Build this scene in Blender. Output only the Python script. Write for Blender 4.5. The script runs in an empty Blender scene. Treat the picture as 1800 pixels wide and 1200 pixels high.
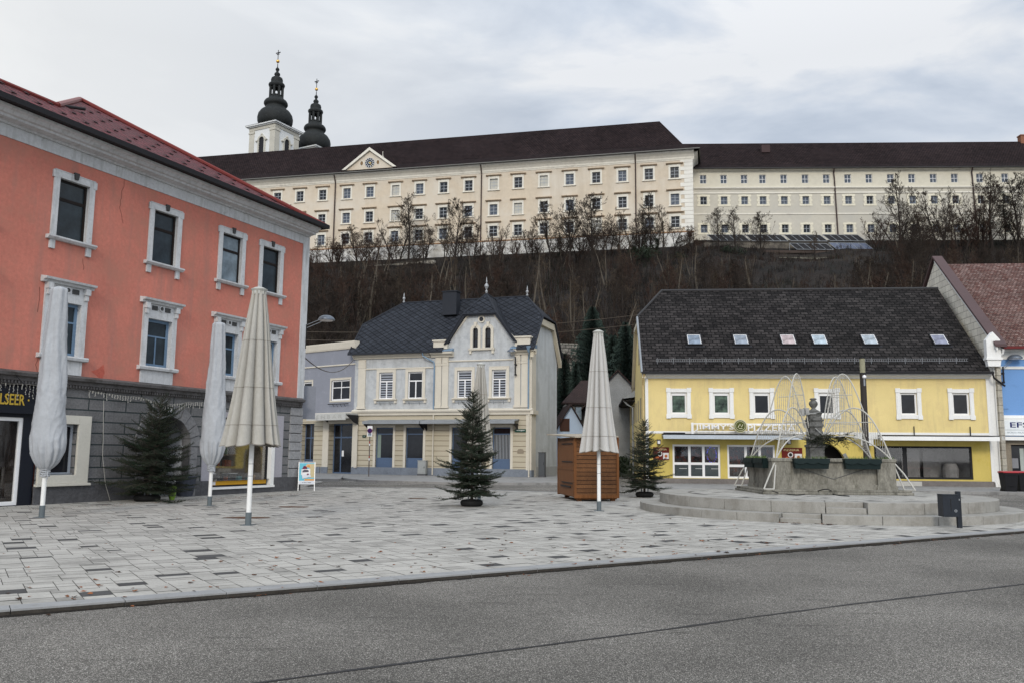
import bpy, math, random
from math import radians as R, sin, cos, pi
from mathutils import Vector, Matrix, noise as mnoise
import numpy as np
random.seed(7)
sc = bpy.context.scene
COL = sc.collection
# ---------------------------------------------------------------- camera
CF, CP, CR, CH = 1500.0, R(7.5), R(.5), 1.5          # focal length in photo pixels, pitch, roll, height
cam_d = bpy.data.cameras.new('camera'); cam = bpy.data.objects.new('camera', cam_d); COL.objects.link(cam)
cam_d.sensor_width = 36; cam_d.lens = CF / 1800 * 36; cam_d.clip_start = .1; cam_d.clip_end = 3000
_x = np.array([1., 0, 0]); _u = np.array([0, -sin(CP), cos(CP)]); CW = np.array([0, cos(CP), sin(CP)])
CX = _x * cos(CR) + _u * sin(CR); CU = _u * cos(CR) - _x * sin(CR); CO = np.array([0, 0, CH])
m = Matrix(((CX[0], CU[0], -CW[0], 0), (CX[1], CU[1], -CW[1], 0), (CX[2], CU[2], -CW[2], CH), (0, 0, 0, 1)))
cam.matrix_world = m
sc.camera = cam
# ---------------------------------------------------------------- world, sun, exposure
SUN_AZ, SUN_EL = R(-172), R(27)     # azimuth measured from +Y towards +X
W = bpy.data.worlds.new('World'); sc.world = W; W.use_nodes = True
nt = W.node_tree; nt.nodes.clear()
def N(t, **k):
    n = nt.nodes.new(t)
    for a, b in k.items(): setattr(n, a, b)
    return n
def L(a, b): nt.links.new(a, b)
wo = N('ShaderNodeOutputWorld'); sky = N('ShaderNodeTexSky', sky_type='NISHITA', sun_disc=False, sun_elevation=SUN_EL, sun_rotation=SUN_AZ)
bg1 = N('ShaderNodeBackground'); bg1.inputs[1].default_value = .1; L(sky.outputs[0], bg1.inputs[0])
tc = N('ShaderNodeTexCoord'); sep = N('ShaderNodeSeparateXYZ'); L(tc.outputs['Generated'], sep.inputs[0])
mp = N('ShaderNodeMapping'); mp.inputs['Scale'].default_value = (1, 1, 2.6); mp.inputs['Rotation'].default_value = (0.1, .35, .2); L(tc.outputs['Generated'], mp.inputs[0])
n1 = N('ShaderNodeTexNoise'); n1.inputs['Scale'].default_value = 3.1; n1.inputs['Detail'].default_value = 9; n1.inputs['Roughness'].default_value = .52; n1.inputs['Distortion'].default_value = .35
L(mp.outputs[0], n1.inputs[0])
cr = N('ShaderNodeValToRGB'); e = cr.color_ramp.elements
e[0].position = .39; e[0].color = (.46, .53, .64, 1); e[1].position = .60; e[1].color = (.86, .88, .91, 1)
q = e.new(.5); q.color = (.64, .70, .79, 1)
L(n1.outputs[0], cr.inputs[0])
# bright cloud to the left, apart from the sun's direction; an overcast sky is brightest towards the zenith
dot = N('ShaderNodeVectorMath', operation='DOT_PRODUCT'); dot.inputs[1].default_value = (sin(R(-38)) * cos(R(14)), cos(R(-38)) * cos(R(14)), sin(R(14)))
L(tc.outputs['Generated'], dot.inputs[0])
mr = N('ShaderNodeMapRange'); mr.inputs[1].default_value = .74; mr.inputs[2].default_value = 1.0; mr.inputs[3].default_value = 0; mr.inputs[4].default_value = .8; L(dot.outputs['Value'], mr.inputs[0])
mixg = N('ShaderNodeMix', data_type='RGBA'); mixg.inputs[7].default_value = (.98, .975, .95, 1); L(mr.outputs[0], mixg.inputs[0]); L(cr.outputs[0], mixg.inputs[6])
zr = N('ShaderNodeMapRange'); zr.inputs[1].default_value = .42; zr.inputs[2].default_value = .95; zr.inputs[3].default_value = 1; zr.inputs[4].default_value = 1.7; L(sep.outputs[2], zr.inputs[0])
yr = N('ShaderNodeMapRange'); yr.inputs[1].default_value = .2; yr.inputs[2].default_value = -.6; yr.inputs[3].default_value = 1; yr.inputs[4].default_value = 1.8; L(sep.outputs[1], yr.inputs[0])  # extra sky brightness added behind the camera to light the facades
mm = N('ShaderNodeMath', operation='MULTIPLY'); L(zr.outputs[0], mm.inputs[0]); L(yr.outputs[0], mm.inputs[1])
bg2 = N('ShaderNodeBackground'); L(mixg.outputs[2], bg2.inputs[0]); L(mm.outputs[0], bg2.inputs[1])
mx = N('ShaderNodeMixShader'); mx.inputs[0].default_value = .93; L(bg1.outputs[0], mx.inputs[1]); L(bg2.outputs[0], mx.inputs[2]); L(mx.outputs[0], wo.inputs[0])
sd = bpy.data.lights.new('sun', 'SUN'); sd.energy = 1.5; sd.angle = R(14); sd.color = (1, .92, .80)
sun = bpy.data.objects.new('sun', sd); COL.objects.link(sun)
sv = Vector((sin(SUN_AZ) * cos(SUN_EL), cos(SUN_AZ) * cos(SUN_EL), sin(SUN_EL)))
sun.rotation_euler = sv.to_track_quat('Z', 'Y').to_euler(); sun.location = (-30, 0, 60)
sc.view_settings.view_transform = 'Standard'; sc.view_settings.look = 'None'; sc.view_settings.gamma = 1; sc.view_settings.exposure = 0
# ---------------------------------------------------------------- survey helpers: photo pixel -> point on the ground / on a facade plane
def ray(a, b): return CX * (a - 900) / CF - CU * (b - 600) / CF + CW
def G(a, b, z=0):
    d = ray(a, b); t = (z - CH) / d[2]; return Vector(CO + d * t)
def atY(a, b, y):
    d = ray(a, b); return Vector(CO + d * (y / d[1]))
def zat(x, y, py):           # height of the point over (x,y) that shows at photo row py
    lo, hi = -50, 120
    for _ in range(50):
        z = (lo + hi) / 2; P = np.array([x, y, z]) - CO
        if 600 - CF * (P @ CU) / (P @ CW) > py: lo = z
        else: hi = z
    return z
class Fac:                   # a facade: origin, angle; local x along the wall, local y inwards, z up
    def __init__(s, ox, oy, ang): s.o = np.array([ox, oy, 0.]); s.a = ang; s.e = np.array([cos(ang), sin(ang), 0]); s.n = np.array([-sin(ang), cos(ang), 0])
    def uv(s, a, b, off=0):
        d = ray(a, b); q = s.o + s.n * off; t = ((q - CO) @ s.n) / (d @ s.n); P = CO + d * t
        return float((P - q) @ s.e), float(P[2])
    def W(s, u, off, z=0): P = s.o + s.e * u + s.n * off; return Vector((P[0], P[1], z))
# ---------------------------------------------------------------- mesh helpers
class MB:
    def __init__(s): s.v = []; s.f = []; s.m = []
    def poly(s, pts, m=0):
        i = len(s.v); s.v += [tuple(p) for p in pts]; s.f.append(tuple(range(i, i + len(pts)))); s.m.append(m)
    def box(s, x0, x1, y0, y1, z0, z1, m=0):
        if x0 > x1: x0, x1 = x1, x0
        if y0 > y1: y0, y1 = y1, y0
        if z0 > z1: z0, z1 = z1, z0
        i = len(s.v); s.v += [(x, y, z) for z in (z0, z1) for y in (y0, y1) for x in (x0, x1)]
        for f in ((0, 2, 3, 1), (4, 5, 7, 6), (0, 1, 5, 4), (2, 6, 7, 3), (0, 4, 6, 2), (1, 3, 7, 5)): s.f.append(tuple(i + k for k in f)); s.m.append(m)
        return s
    def prism(s, pts, ax, a, b, m=0):
        # pts 2D outline; ax 'x': pts=(y,z), 'y': pts=(x,z), 'z': pts=(x,y)
        g = {'x': lambda p, t: (t, p[0], p[1]), 'y': lambda p, t: (p[0], t, p[1]), 'z': lambda p, t: (p[0], p[1], t)}[ax]
        n = len(pts); i = len(s.v); s.v += [g(p, a) for p in pts] + [g(p, b) for p in pts]
        s.f.append(tuple(range(i, i + n))[::-1]); s.f.append(tuple(range(i + n, i + 2 * n))); s.m += [m, m]
        for k in range(n): s.f.append((i + k, i + (k + 1) % n, i + n + (k + 1) % n, i + n + k)); s.m.append(m)
        return s
    def tube(s, pts, r, n=6, m=0, cap=True):
        pts = [Vector(p) for p in pts]; rs = r if isinstance(r, (list, tuple)) else [r] * len(pts)
        i0 = len(s.v); up = None
        for k, p in enumerate(pts):
            d = (pts[min(k + 1, len(pts) - 1)] - pts[max(k - 1, 0)])
            if d.length < 1e-9: d = Vector((0, 0, 1))
            d.normalize()
            if up is None: up = d.orthogonal().normalized()
            else:
                up = up - d * up.dot(d)
                up = up.normalized() if up.length > 1e-6 else d.orthogonal().normalized()
            w = d.cross(up)
            for j in range(n):
                t = 2 * pi * j / n; q = p + (up * cos(t) + w * sin(t)) * rs[k]; s.v.append((q.x, q.y, q.z))
        for k in range(len(pts) - 1):
            for j in range(n):
                a = i0 + k * n + j; b = i0 + k * n + (j + 1) % n; s.f.append((a, b, b + n, a + n)); s.m.append(m)
        if cap:
            s.f.append(tuple(range(i0, i0 + n))[::-1]); e = i0 + (len(pts) - 1) * n; s.f.append(tuple(range(e, e + n))); s.m += [m, m]
        return s
    def lathe(s, prof, n=16, m=0, c=(0, 0), a0=0, fn=None):
        i0 = len(s.v)
        for r, z in prof:
            for j in range(n):
                t = a0 + 2 * pi * j / n; rr = r * (fn(t, z) if fn else 1); s.v.append((c[0] + rr * cos(t), c[1] + rr * sin(t), z))
        for k in range(len(prof) - 1):
            for j in range(n):
                a = i0 + k * n + j; b = i0 + k * n + (j + 1) % n; s.f.append((a, b, b + n, a + n)); s.m.append(m)
        s.f.append(tuple(range(i0, i0 + n))[::-1]); e = i0 + (len(prof) - 1) * n; s.f.append(tuple(range(e, e + n))); s.m += [m, m]
        return s
    def mesh(s, name, mats, smooth=False):
        me = bpy.data.meshes.new(name); me.from_pydata(s.v, [], s.f)
        for x in (mats if isinstance(mats, (list, tuple)) else [mats]): me.materials.append(x)
        me.polygons.foreach_set('material_index', s.m)
        if smooth: me.polygons.foreach_set('use_smooth', [True] * len(s.f))
        # metric UVs: u level along each face, v up its slope
        uvl = me.uv_layers.new(name='UVMap'); me.update(); uvs = []
        for p in me.polygons:
            nrm = p.normal
            t = Vector((0, 0, 1)).cross(nrm); t = t.normalized() if t.length > .05 else Vector((1, 0, 0)); b = nrm.cross(t)
            if b.z < -1e-6: b = -b
            for vi in p.vertices: co = me.vertices[vi].co; uvs += [co.dot(t), co.dot(b)]
        uvl.data.foreach_set('uv', uvs)
        return me
    def build(s, name, mats, parent=None, smooth=False, loc=None, bevel=0):
        return link(s.mesh(name, mats, smooth), name, parent, loc, bevel=bevel)
def link(me, name, parent=None, loc=None, rz=0, bevel=0):
    o = bpy.data.objects.new(name, me); COL.objects.link(o)
    if parent: o.parent = parent
    if loc is not None: o.location = loc
    o.rotation_euler = (0, 0, rz)
    if bevel:
        b = o.modifiers.new('bevel', 'BEVEL'); b.width = bevel; b.segments = 2; b.limit_method = 'ANGLE'
    return o
def tag(o, label=None, cat=None, group=None, kind=None):
    if label: o['label'] = label
    if cat: o['category'] = cat
    if group: o['group'] = group
    if kind: o['kind'] = kind
    return o
def empty(name, loc=(0, 0, 0), rz=0, label=None, cat=None, group=None):
    o = bpy.data.objects.new(name, None); COL.objects.link(o); o.location = loc; o.rotation_euler = (0, 0, rz); o.empty_display_size = .3
    return tag(o, label, cat, group)
def copy_tree(o, parent=None):
    c = o.copy(); COL.objects.link(c); c.parent = parent
    for ch in list(o.children): copy_tree(ch, c)
    return c
def struct(o): o['kind'] = 'structure'; return o
def text_mesh(body, h, width=None, ext=.01, name='lettering'):
    cu = bpy.data.curves.new(name, 'FONT'); cu.body = body; cu.size = 1; cu.extrude = ext / h; cu.resolution_u = 2; cu.offset = .012
    o = bpy.data.objects.new(name, cu); COL.objects.link(o)
    dg = bpy.context.evaluated_depsgraph_get(); me = bpy.data.meshes.new_from_object(o.evaluated_get(dg)); COL.objects.unlink(o); bpy.data.objects.remove(o)
    xs = [v.co.x for v in me.vertices]; ys = [v.co.y for v in me.vertices]
    x0, x1, y0, y1 = min(xs), max(xs), min(ys), max(ys); ky = h / (y1 - y0); kx = (width / (x1 - x0)) if width else ky
    for v in me.vertices:       # text plane -> local x, z; extrusion -> -y
        v.co = ((v.co.x - x0) * kx, -v.co.z * h, (v.co.y - y0) * ky)
    return me
def text(body, h, mat, parent, loc, width=None, ext=.01, name='lettering', rz=0):
    me = text_mesh(body, h, width, ext, name); me.materials.clear(); me.materials.append(mat)
    return link(me, name, parent, loc, rz)
def split(o, tol=.03):
    """one object per separate piece of a part"""
    me = o.data; n = len(me.vertices); par = list(range(n))
    def fd(a):
        while par[a] != a: par[a] = par[par[a]]; a = par[a]
        return a
    for p in me.polygons:
        v = list(p.vertices)
        for k in v[1:]: par[fd(k)] = fd(v[0])
    comp = {}
    for i, v in enumerate(me.vertices): comp.setdefault(fd(i), []).append(v.co)
    B = {k: [[min(c[j] for c in cs) - tol for j in range(3)], [max(c[j] for c in cs) + tol for j in range(3)]] for k, cs in comp.items()}
    ks = list(B); grp = {k: k for k in ks}
    def gf(a):
        while grp[a] != a: a = grp[a]
        return a
    for i, a in enumerate(ks):
        for b in ks[i + 1:]:
            if all(B[a][0][j] <= B[b][1][j] and B[b][0][j] <= B[a][1][j] for j in range(3)): grp[gf(b)] = gf(a)
    groups = {}
    for p in me.polygons: groups.setdefault(gf(fd(p.vertices[0])), []).append(p)
    if len(groups) < 2: return [o]
    out = []; name = o.name.split('.')[0]
    for ps in groups.values():
        g = MB()
        for p in ps: g.poly([me.vertices[v].co for v in p.vertices], p.material_index)
        bv = o.modifiers.get('bevel'); q = link(g.mesh(name, [m for m in me.materials]), name, o.parent, o.location, o.rotation_euler.z, bevel=bv.width if bv else 0)
        if 0: q
        out.append(q)
    for ch in list(o.children): ch.parent = out[0]
    bpy.data.objects.remove(o); return out
# ---------------------------------------------------------------- materials
def mat_base(name):
    m = bpy.data.materials.new(name); m.use_nodes = True; return m, m.node_tree, m.node_tree.nodes['Principled BSDF']
def M(name, c, var=.12, sc1=.6, sc2=14, rough=.85, bump=.15, bdist=.01, stain=None, st=(.58, .75), metal=0, spec=.15, tint=None, stretch=None, uv=False, streak=None):
    """plain surface: base colour with large soft and small grainy variation, optional stains of their own colour"""
    m, t, b = mat_base(name); n = t.nodes; l = t.links
    tc = n.new('ShaderNodeTexCoord'); src = tc.outputs['UV' if uv else 'Object']
    if stretch:
        mp = n.new('ShaderNodeMapping'); mp.inputs['Scale'].default_value = stretch; l.new(src, mp.inputs[0]); src = mp.outputs[0]
    a = n.new('ShaderNodeTexNoise'); a.inputs['Scale'].default_value = sc1; a.inputs['Detail'].default_value = 5; a.inputs['Roughness'].default_value = .6; l.new(src, a.inputs[0])
    g = n.new('ShaderNodeTexNoise'); g.inputs['Scale'].default_value = sc2; g.inputs['Detail'].default_value = 4; g.inputs['Roughness'].default_value = .65; l.new(src, g.inputs[0])
    ad = n.new('ShaderNodeMath'); ad.operation = 'ADD'; l.new(a.outputs[0], ad.inputs[0]); l.new(g.outputs[0], ad.inputs[1])
    mr = n.new('ShaderNodeMapRange'); mr.inputs[1].default_value = .7; mr.inputs[2].default_value = 1.3; l.new(ad.outputs[0], mr.inputs[0])
    mx = n.new('ShaderNodeMix'); mx.data_type = 'RGBA'; l.new(mr.outputs[0], mx.inputs[0])
    c2 = tint or c
    mx.inputs[6].default_value = tuple(x * (1 - var) for x in c) + (1,); mx.inputs[7].default_value = tuple(min(1, x * (1 + var)) for x in c2) + (1,)
    out = mx.outputs[2]
    if stain:
        s = n.new('ShaderNodeTexNoise'); s.inputs['Scale'].default_value = sc1 * 2.3; s.inputs['Detail'].default_value = 8; s.inputs['Roughness'].default_value = .7
        mp2 = n.new('ShaderNodeMapping'); mp2.inputs['Location'].default_value = (7, 3, 5); l.new(src, mp2.inputs[0]); l.new(mp2.outputs[0], s.inputs[0])
        r = n.new('ShaderNodeMapRange'); r.inputs[1].default_value = st[0]; r.inputs[2].default_value = st[1]; l.new(s.outputs[0], r.inputs[0])
        k = n.new('ShaderNodeMix'); k.data_type = 'RGBA'; k.inputs[7].default_value = tuple(stain) + (1,); l.new(r.outputs[0], k.inputs[0]); l.new(out, k.inputs[6]); out = k.outputs[2]
    if streak:          # rain-washed dirt runs
        mp3 = n.new('ShaderNodeMapping'); mp3.inputs['Scale'].default_value = streak[1]; l.new(tc.outputs['Object'], mp3.inputs[0]); s = n.new('ShaderNodeTexNoise'); s.inputs['Scale'].default_value = 1; s.inputs['Detail'].default_value = 7; s.inputs['Roughness'].default_value = .65; l.new(mp3.outputs[0], s.inputs[0])
        r = n.new('ShaderNodeMapRange'); r.inputs[1].default_value = .50; r.inputs[2].default_value = .72; r.inputs[4].default_value = streak[2]; l.new(s.outputs[0], r.inputs[0])
        k = n.new('ShaderNodeMix'); k.data_type = 'RGBA'; k.inputs[7].default_value = tuple(streak[0]) + (1,); l.new(r.outputs[0], k.inputs[0]); l.new(out, k.inputs[6]); out = k.outputs[2]
    l.new(out, b.inputs['Base Color'])
    b.inputs['Roughness'].default_value = rough; b.inputs['Metallic'].default_value = metal; b.inputs['Specular IOR Level'].default_value = spec
    if bump:
        bp = n.new('ShaderNodeBump'); bp.inputs['Strength'].default_value = bump; bp.inputs['Distance'].default_value = bdist; l.new(g.outputs[0], bp.inputs['Height']); l.new(bp.outputs[0], b.inputs['Normal'])
    return m
def BR(name, c1, c2, mort, w, h, ms=.012, rough=.8, bump=.6, bd=.02, off=.5, rot=0, var=.25, sc1=.5, msm=.1, spec=.15, squash=1, grain=22, vscale=None):
    """coursed surface (tiles, slates, ashlar, boards) on the metric UVs"""
    m, t, b = mat_base(name); n = t.nodes; l = t.links
    tc = n.new('ShaderNodeTexCoord'); mp = n.new('ShaderNodeMapping'); mp.inputs['Rotation'].default_value = (0, 0, rot); l.new(tc.outputs['UV'], mp.inputs[0])
    if vscale: mp.inputs['Scale'].default_value = vscale
    k = n.new('ShaderNodeTexBrick'); k.offset = off; k.inputs['Scale'].default_value = 1; k.inputs['Brick Width'].default_value = w; k.inputs['Row Height'].default_value = h
    k.inputs['Mortar Size'].default_value = ms; k.inputs['Mortar Smooth'].default_value = msm
    k.inputs['Color1'].default_value = tuple(c1) + (1,); k.inputs['Color2'].default_value = tuple(c2) + (1,); k.inputs['Mortar'].default_value = tuple(mort) + (1,); l.new(mp.outputs[0], k.inputs[0])
    a = n.new('ShaderNodeTexNoise'); a.inputs['Scale'].default_value = sc1; a.inputs['Detail'].default_value = 8; a.inputs['Roughness'].default_value = .65; l.new(tc.outputs['Object'], a.inputs[0])
    g = n.new('ShaderNodeTexNoise'); g.inputs['Scale'].default_value = grain; g.inputs['Detail'].default_value = 3; l.new(tc.outputs['Object'], g.inputs[0])
    ad = n.new('ShaderNodeMath'); ad.operation = 'ADD'; l.new(a.outputs[0], ad.inputs[0]); l.new(g.outputs[0], ad.inputs[1])
    mr = n.new('ShaderNodeMapRange'); mr.inputs[1].default_value = .65; mr.inputs[2].default_value = 1.35; mr.inputs[3].default_value = 1 - var; mr.inputs[4].default_value = 1 + var; l.new(ad.outputs[0], mr.inputs[0])
    vm = n.new('ShaderNodeVectorMath'); vm.operation = 'SCALE'; l.new(k.outputs['Color'], vm.inputs[0]); l.new(mr.outputs[0], vm.inputs['Scale']); l.new(vm.outputs[0], b.inputs['Base Color'])
    b.inputs['Roughness'].default_value = rough; b.inputs['Specular IOR Level'].default_value = spec
    # height: joint recess plus a tilt of every course, plus grain
    iv = n.new('ShaderNodeMath'); iv.operation = 'SUBTRACT'; iv.inputs[0].default_value = 1; l.new(k.outputs['Fac'], iv.inputs[1])
    gm = n.new('ShaderNodeMath'); gm.operation = 'MULTIPLY_ADD'; gm.inputs[1].default_value = .5; l.new(g.outputs[0], gm.inputs[0]); l.new(iv.outputs[0], gm.inputs[2])
    bp = n.new('ShaderNodeBump'); bp.inputs['Strength'].default_value = bump; bp.inputs['Distance'].default_value = bd; l.new(gm.outputs[0], bp.inputs['Height']); l.new(bp.outputs[0], b.inputs['Normal'])
    return m
def GL(name, c, rough=.06, var=.5, sc1=1.2, spec=.3):
    m = M(name, c, var=var, sc1=sc1, sc2=3, rough=rough, bump=.02, bdist=.002, spec=spec); return m
def GLC(name, gloss=.06):
    m, t, b = mat_base(name); n = t.nodes; l = t.links; n.remove(b); o = n['Material Output']
    tr = n.new('ShaderNodeBsdfTransparent'); gl = n.new('ShaderNodeBsdfGlossy'); gl.inputs['Roughness'].default_value = .03; lw = n.new('ShaderNodeLayerWeight'); lw.inputs[0].default_value = .35
    ma = n.new('ShaderNodeMath'); ma.operation = 'MULTIPLY_ADD'; ma.inputs[1].default_value = .3; ma.inputs[2].default_value = gloss * .6; l.new(lw.outputs['Fresnel'], ma.inputs[0])
    mx = n.new('ShaderNodeMixShader'); l.new(ma.outputs[0], mx.inputs[0]); l.new(tr.outputs[0], mx.inputs[1]); l.new(gl.outputs[0], mx.inputs[2]); l.new(mx.outputs[0], o.inputs[0]); return m
white = M('white_paint', (.72, .72, .70), var=.08, rough=.6, stain=(.42, .41, .38), st=(.66, .85))
white_plain = M('white_plastic', (.75, .75, .75), var=.04, rough=.4, bump=0)
trim_grey = M('weathered_white_stucco', (.50, .51, .52), var=.14, sc1=1.2, stain=(.20, .20, .19), st=(.6, .8), bump=.4, streak=((.27, .27, .26), (7, 7, .8), .7))
pink = M('pink_stucco', (.46, .166, .126), var=.12, sc1=.45, sc2=9, stain=(.40, .175, .13), st=(.46, .7), bump=.5, bdist=.012, tint=(.51, .180, .134), streak=((.32, .165, .135), (2.2, 2.2, .22), .75))
dark_frame = M('dark_brown_frame', (.014, .010, .009), rough=.6, spec=.15)
blue_frame = M('grey_blue_frame', (.13, .2, .29), rough=.5, var=.15)
dark_metal = M('dark_metal', (.014, .014, .016), rough=.6, metal=0, spec=.2, bump=.05)
zinc = M('zinc', (.24, .255, .27), rough=.6, metal=.2, var=.15)
glass = GL('window_glass', (.018, .026, .032))
glass_dark = GL('dark_glass', (.012, .013, .016))
glass_curtain = GL('curtained_glass', (.16, .2, .23), var=.35, sc1=2.5)
glass_blue = GL('sky_glass', (.05, .08, .12), rough=.04)
glass_green = GL('plant_filled_glass', (.05, .075, .055), var=.8, sc1=3)
clear_glass = GLC('clear_glass')
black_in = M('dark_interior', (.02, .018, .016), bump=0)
ledge_dark = M('dark_stone_ledge', (.105, .10, .10), var=.3, sc1=2, stain=(.045, .04, .036), st=(.5, .7), bump=.4)
# ---------------------------------------------------------------- ground
road_m, t_, b_ = mat_base('asphalt'); n_ = t_.nodes; l_ = t_.links
tc_ = n_.new('ShaderNodeTexCoord')
vo = n_.new('ShaderNodeTexVoronoi'); vo.inputs['Scale'].default_value = 160; l_.new(tc_.outputs['Object'], vo.inputs[0])
sp = n_.new('ShaderNodeSeparateColor'); l_.new(vo.outputs['Color'], sp.inputs[0])
rp = n_.new('ShaderNodeValToRGB'); ee = rp.color_ramp.elements; ee[0].position = 0; ee[0].color = (.045, .043, .039, 1); ee[1].position = 1; ee[1].color = (.52, .49, .44, 1)
for p_, c_ in ((.35, (.088, .082, .073, 1)), (.72, (.150, .141, .126, 1)), (.9, (.29, .272, .243, 1))): x_ = ee.new(p_); x_.color = c_
l_.new(sp.outputs[0], rp.inputs[0])
na = n_.new('ShaderNodeTexNoise'); na.inputs['Scale'].default_value = .35; na.inputs['Detail'].default_value = 7; l_.new(tc_.outputs['Object'], na.inputs[0])
mra = n_.new('ShaderNodeMapRange'); mra.inputs[1].default_value = .35; mra.inputs[2].default_value = .65; mra.inputs[3].default_value = .7; mra.inputs[4].default_value = 1.2; l_.new(na.outputs[0], mra.inputs[0])
# worn wheel tracks with fine cracks, stretched along the kerb
mpa = n_.new('ShaderNodeMapping'); mpa.inputs['Rotation'].default_value = (0, 0, R(-32.8)); mpa.inputs['Scale'].default_value = (.5, 3.5, 1); l_.new(tc_.outputs['Object'], mpa.inputs[0])
nb = n_.new('ShaderNodeTexNoise'); nb.inputs['Scale'].default_value = 1.3; nb.inputs['Detail'].default_value = 9; nb.inputs['Roughness'].default_value = .75; l_.new(mpa.outputs[0], nb.inputs[0])
mrb = n_.new('ShaderNodeMapRange'); mrb.inputs[1].default_value = .36; mrb.inputs[2].default_value = .42; mrb.inputs[3].default_value = .72; mrb.inputs[4].default_value = 1; l_.new(nb.outputs[0], mrb.inputs[0])
mu = n_.new('ShaderNodeMath'); mu.operation = 'MULTIPLY'; l_.new(mra.outputs[0], mu.inputs[0]); l_.new(mrb.outputs[0], mu.inputs[1])
sc_ = n_.new('ShaderNodeVectorMath'); sc_.operation = 'SCALE'; l_.new(rp.outputs[0], sc_.inputs[0]); l_.new(mu.outputs[0], sc_.inputs['Scale']); l_.new(sc_.outputs[0], b_.inputs['Base Color'])
b_.inputs['Roughness'].default_value = .85; b_.inputs['Specular IOR Level'].default_value = .12
bp_ = n_.new('ShaderNodeBump'); bp_.inputs['Strength'].default_value = .5; bp_.inputs['Distance'].default_value = .004; l_.new(vo.outputs['Distance'], bp_.inputs['Height']); l_.new(bp_.outputs[0], b_.inputs['Normal'])
soil = M('brown_leaf_litter', (.012, .010, .0085), var=.5, sc1=.12, sc2=2.2, bump=.8, bdist=.2, stain=(.012, .011, .01), st=(.5, .62), tint=(.019, .0145, .012))
ZR = -.055
g = MB(); g.poly([(-900, -300, -.08), (900, -300, -.08), (900, 1500, -.08), (-900, 1500, -.08)]); struct(g.build('ground', soil))
g = MB(); g.poly([(-60, -25, ZR), (90, -25, ZR), (90, 70, ZR), (-60, 70, ZR)]); struct(g.build('road', road_m))
K0 = G(0, 1072); K1 = G(1800, 931); KD = (K1 - K0).normalized(); KN = Vector((-KD.y, KD.x, 0)); KA = math.atan2(KD.y, KD.x)
kerb_m = M('granite_kerb', (.27, .272, .27), var=.14, sc1=2, sc2=60, bump=.3, stain=(.2, .2, .195), st=(.55, .75))
g = MB(); x = -14.0
while x < 60:
    ln = 1.0 + .02 * random.random(); a = K0 + KD * x; b = K0 + KD * (x + ln - .008)
    q = [a, b, b + KN * .27, a + KN * .27]
    g.poly([(p.x, p.y, .002) for p in q]); g.poly([(a.x, a.y, .002), (b.x, b.y, .002), (b.x, b.y, -.016), (a.x, a.y, -.016)]); g.poly([(a.x, a.y, -.016), (b.x, b.y, -.016), (b.x, b.y, -.2), (a.x, a.y, -.2)], 1); g.poly([(a.x, a.y, .002), (q[3].x, q[3].y, .002), (q[3].x, q[3].y, -.2), (a.x, a.y, -.2)])
    x += ln
struct(g.build('kerb', [kerb_m, M('grimy_shaded_kerb_face', (.045, .04, .034), var=.4, sc1=3, sc2=30)]))  # grime, with shade painted in since the sun would light this face
g = MB(); rk = random.Random(1); x = -14.0
while x < 60: w = rk.uniform(.03, .10); a = K0 + KD * x; b = K0 + KD * (x + .3); w2 = rk.uniform(.03, .10); g.poly([(a.x, a.y, ZR + .006), (b.x, b.y, ZR + .006), (b.x - KN.x * w2, b.y - KN.y * w2, ZR + .006), (a.x - KN.x * w, a.y - KN.y * w, ZR + .006)]); x += .3
struct(g.build('gutter_dirt', M('gutter_dirt', (.018, .015, .012), var=.4, sc1=4)))
# tar seam
tar = M('tar_seam', (.022, .022, .024), rough=.5, var=.3, bump=.2)
pts = [G(*p, ZR) for p in ((300, 1221), (450, 1200.5), (600, 1180), (900, 1141), (1200, 1102), (1330, 1083), (1500, 1061), (1800, 1026))]
pts = [pts[0] + (pts[0] - pts[1]) * 8] + pts + [pts[-1] + (pts[-1] - pts[-2]) * 4]
g = MB(); P = []
for a, b in zip(pts, pts[1:]):
    n = max(2, int((b - a).length / .06))
    for i in range(n): P.append(a.lerp(b, i / n))
lo, hi = [], []
for i, p in enumerate(P):
    d = (P[min(i + 1, len(P) - 1)] - P[max(0, i - 1)]).normalized(); nn = Vector((-d.y, d.x, 0)); w = .021 + .014 * mnoise.noise(p * 3) ; o_ = .012 * mnoise.noise(p * 1.3 + Vector((5, 5, 5)))
    lo.append(p + nn * (o_ - w)); hi.append(p + nn * (o_ + w))
for i in range(len(P) - 1): g.poly([(lo[i].x, lo[i].y, ZR + .004), (lo[i + 1].x, lo[i + 1].y, ZR + .004), (hi[i + 1].x, hi[i + 1].y, ZR + .004), (hi[i].x, hi[i].y, ZR + .004)])
struct(g.build('road_seam', tar))
# paving
def inpoly(x, y, poly):
    c = False; j = len(poly) - 1
    for i in range(len(poly)):
        if (poly[i][1] > y) != (poly[j][1] > y) and x < (poly[j][0] - poly[i][0]) * (y - poly[i][1]) / (poly[j][1] - poly[i][1]) + poly[i][0]: c = not c
        j = i
    return c
def pave_mat(name, c, d=.0):
    m = M(name, c, var=.2, sc1=.5, sc2=38, rough=.85, bump=.35, bdist=.003, stain=tuple(x * .66 for x in c), st=(.5, .68), streak=(tuple(x * .55 for x in c), (.5, .5, .5), .6))
    t = m.node_tree; at = t.nodes.new('ShaderNodeAttribute'); at.attribute_name = 'block_tone'; b = t.nodes['Principled BSDF']; s = b.inputs['Base Color'].links[0].from_socket
    v = t.nodes.new('ShaderNodeVectorMath'); v.operation = 'SCALE'; t.links.new(s, v.inputs[0]); t.links.new(at.outputs['Fac'], v.inputs['Scale']); t.links.new(v.outputs[0], b.inputs['Base Color']); return m
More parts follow.
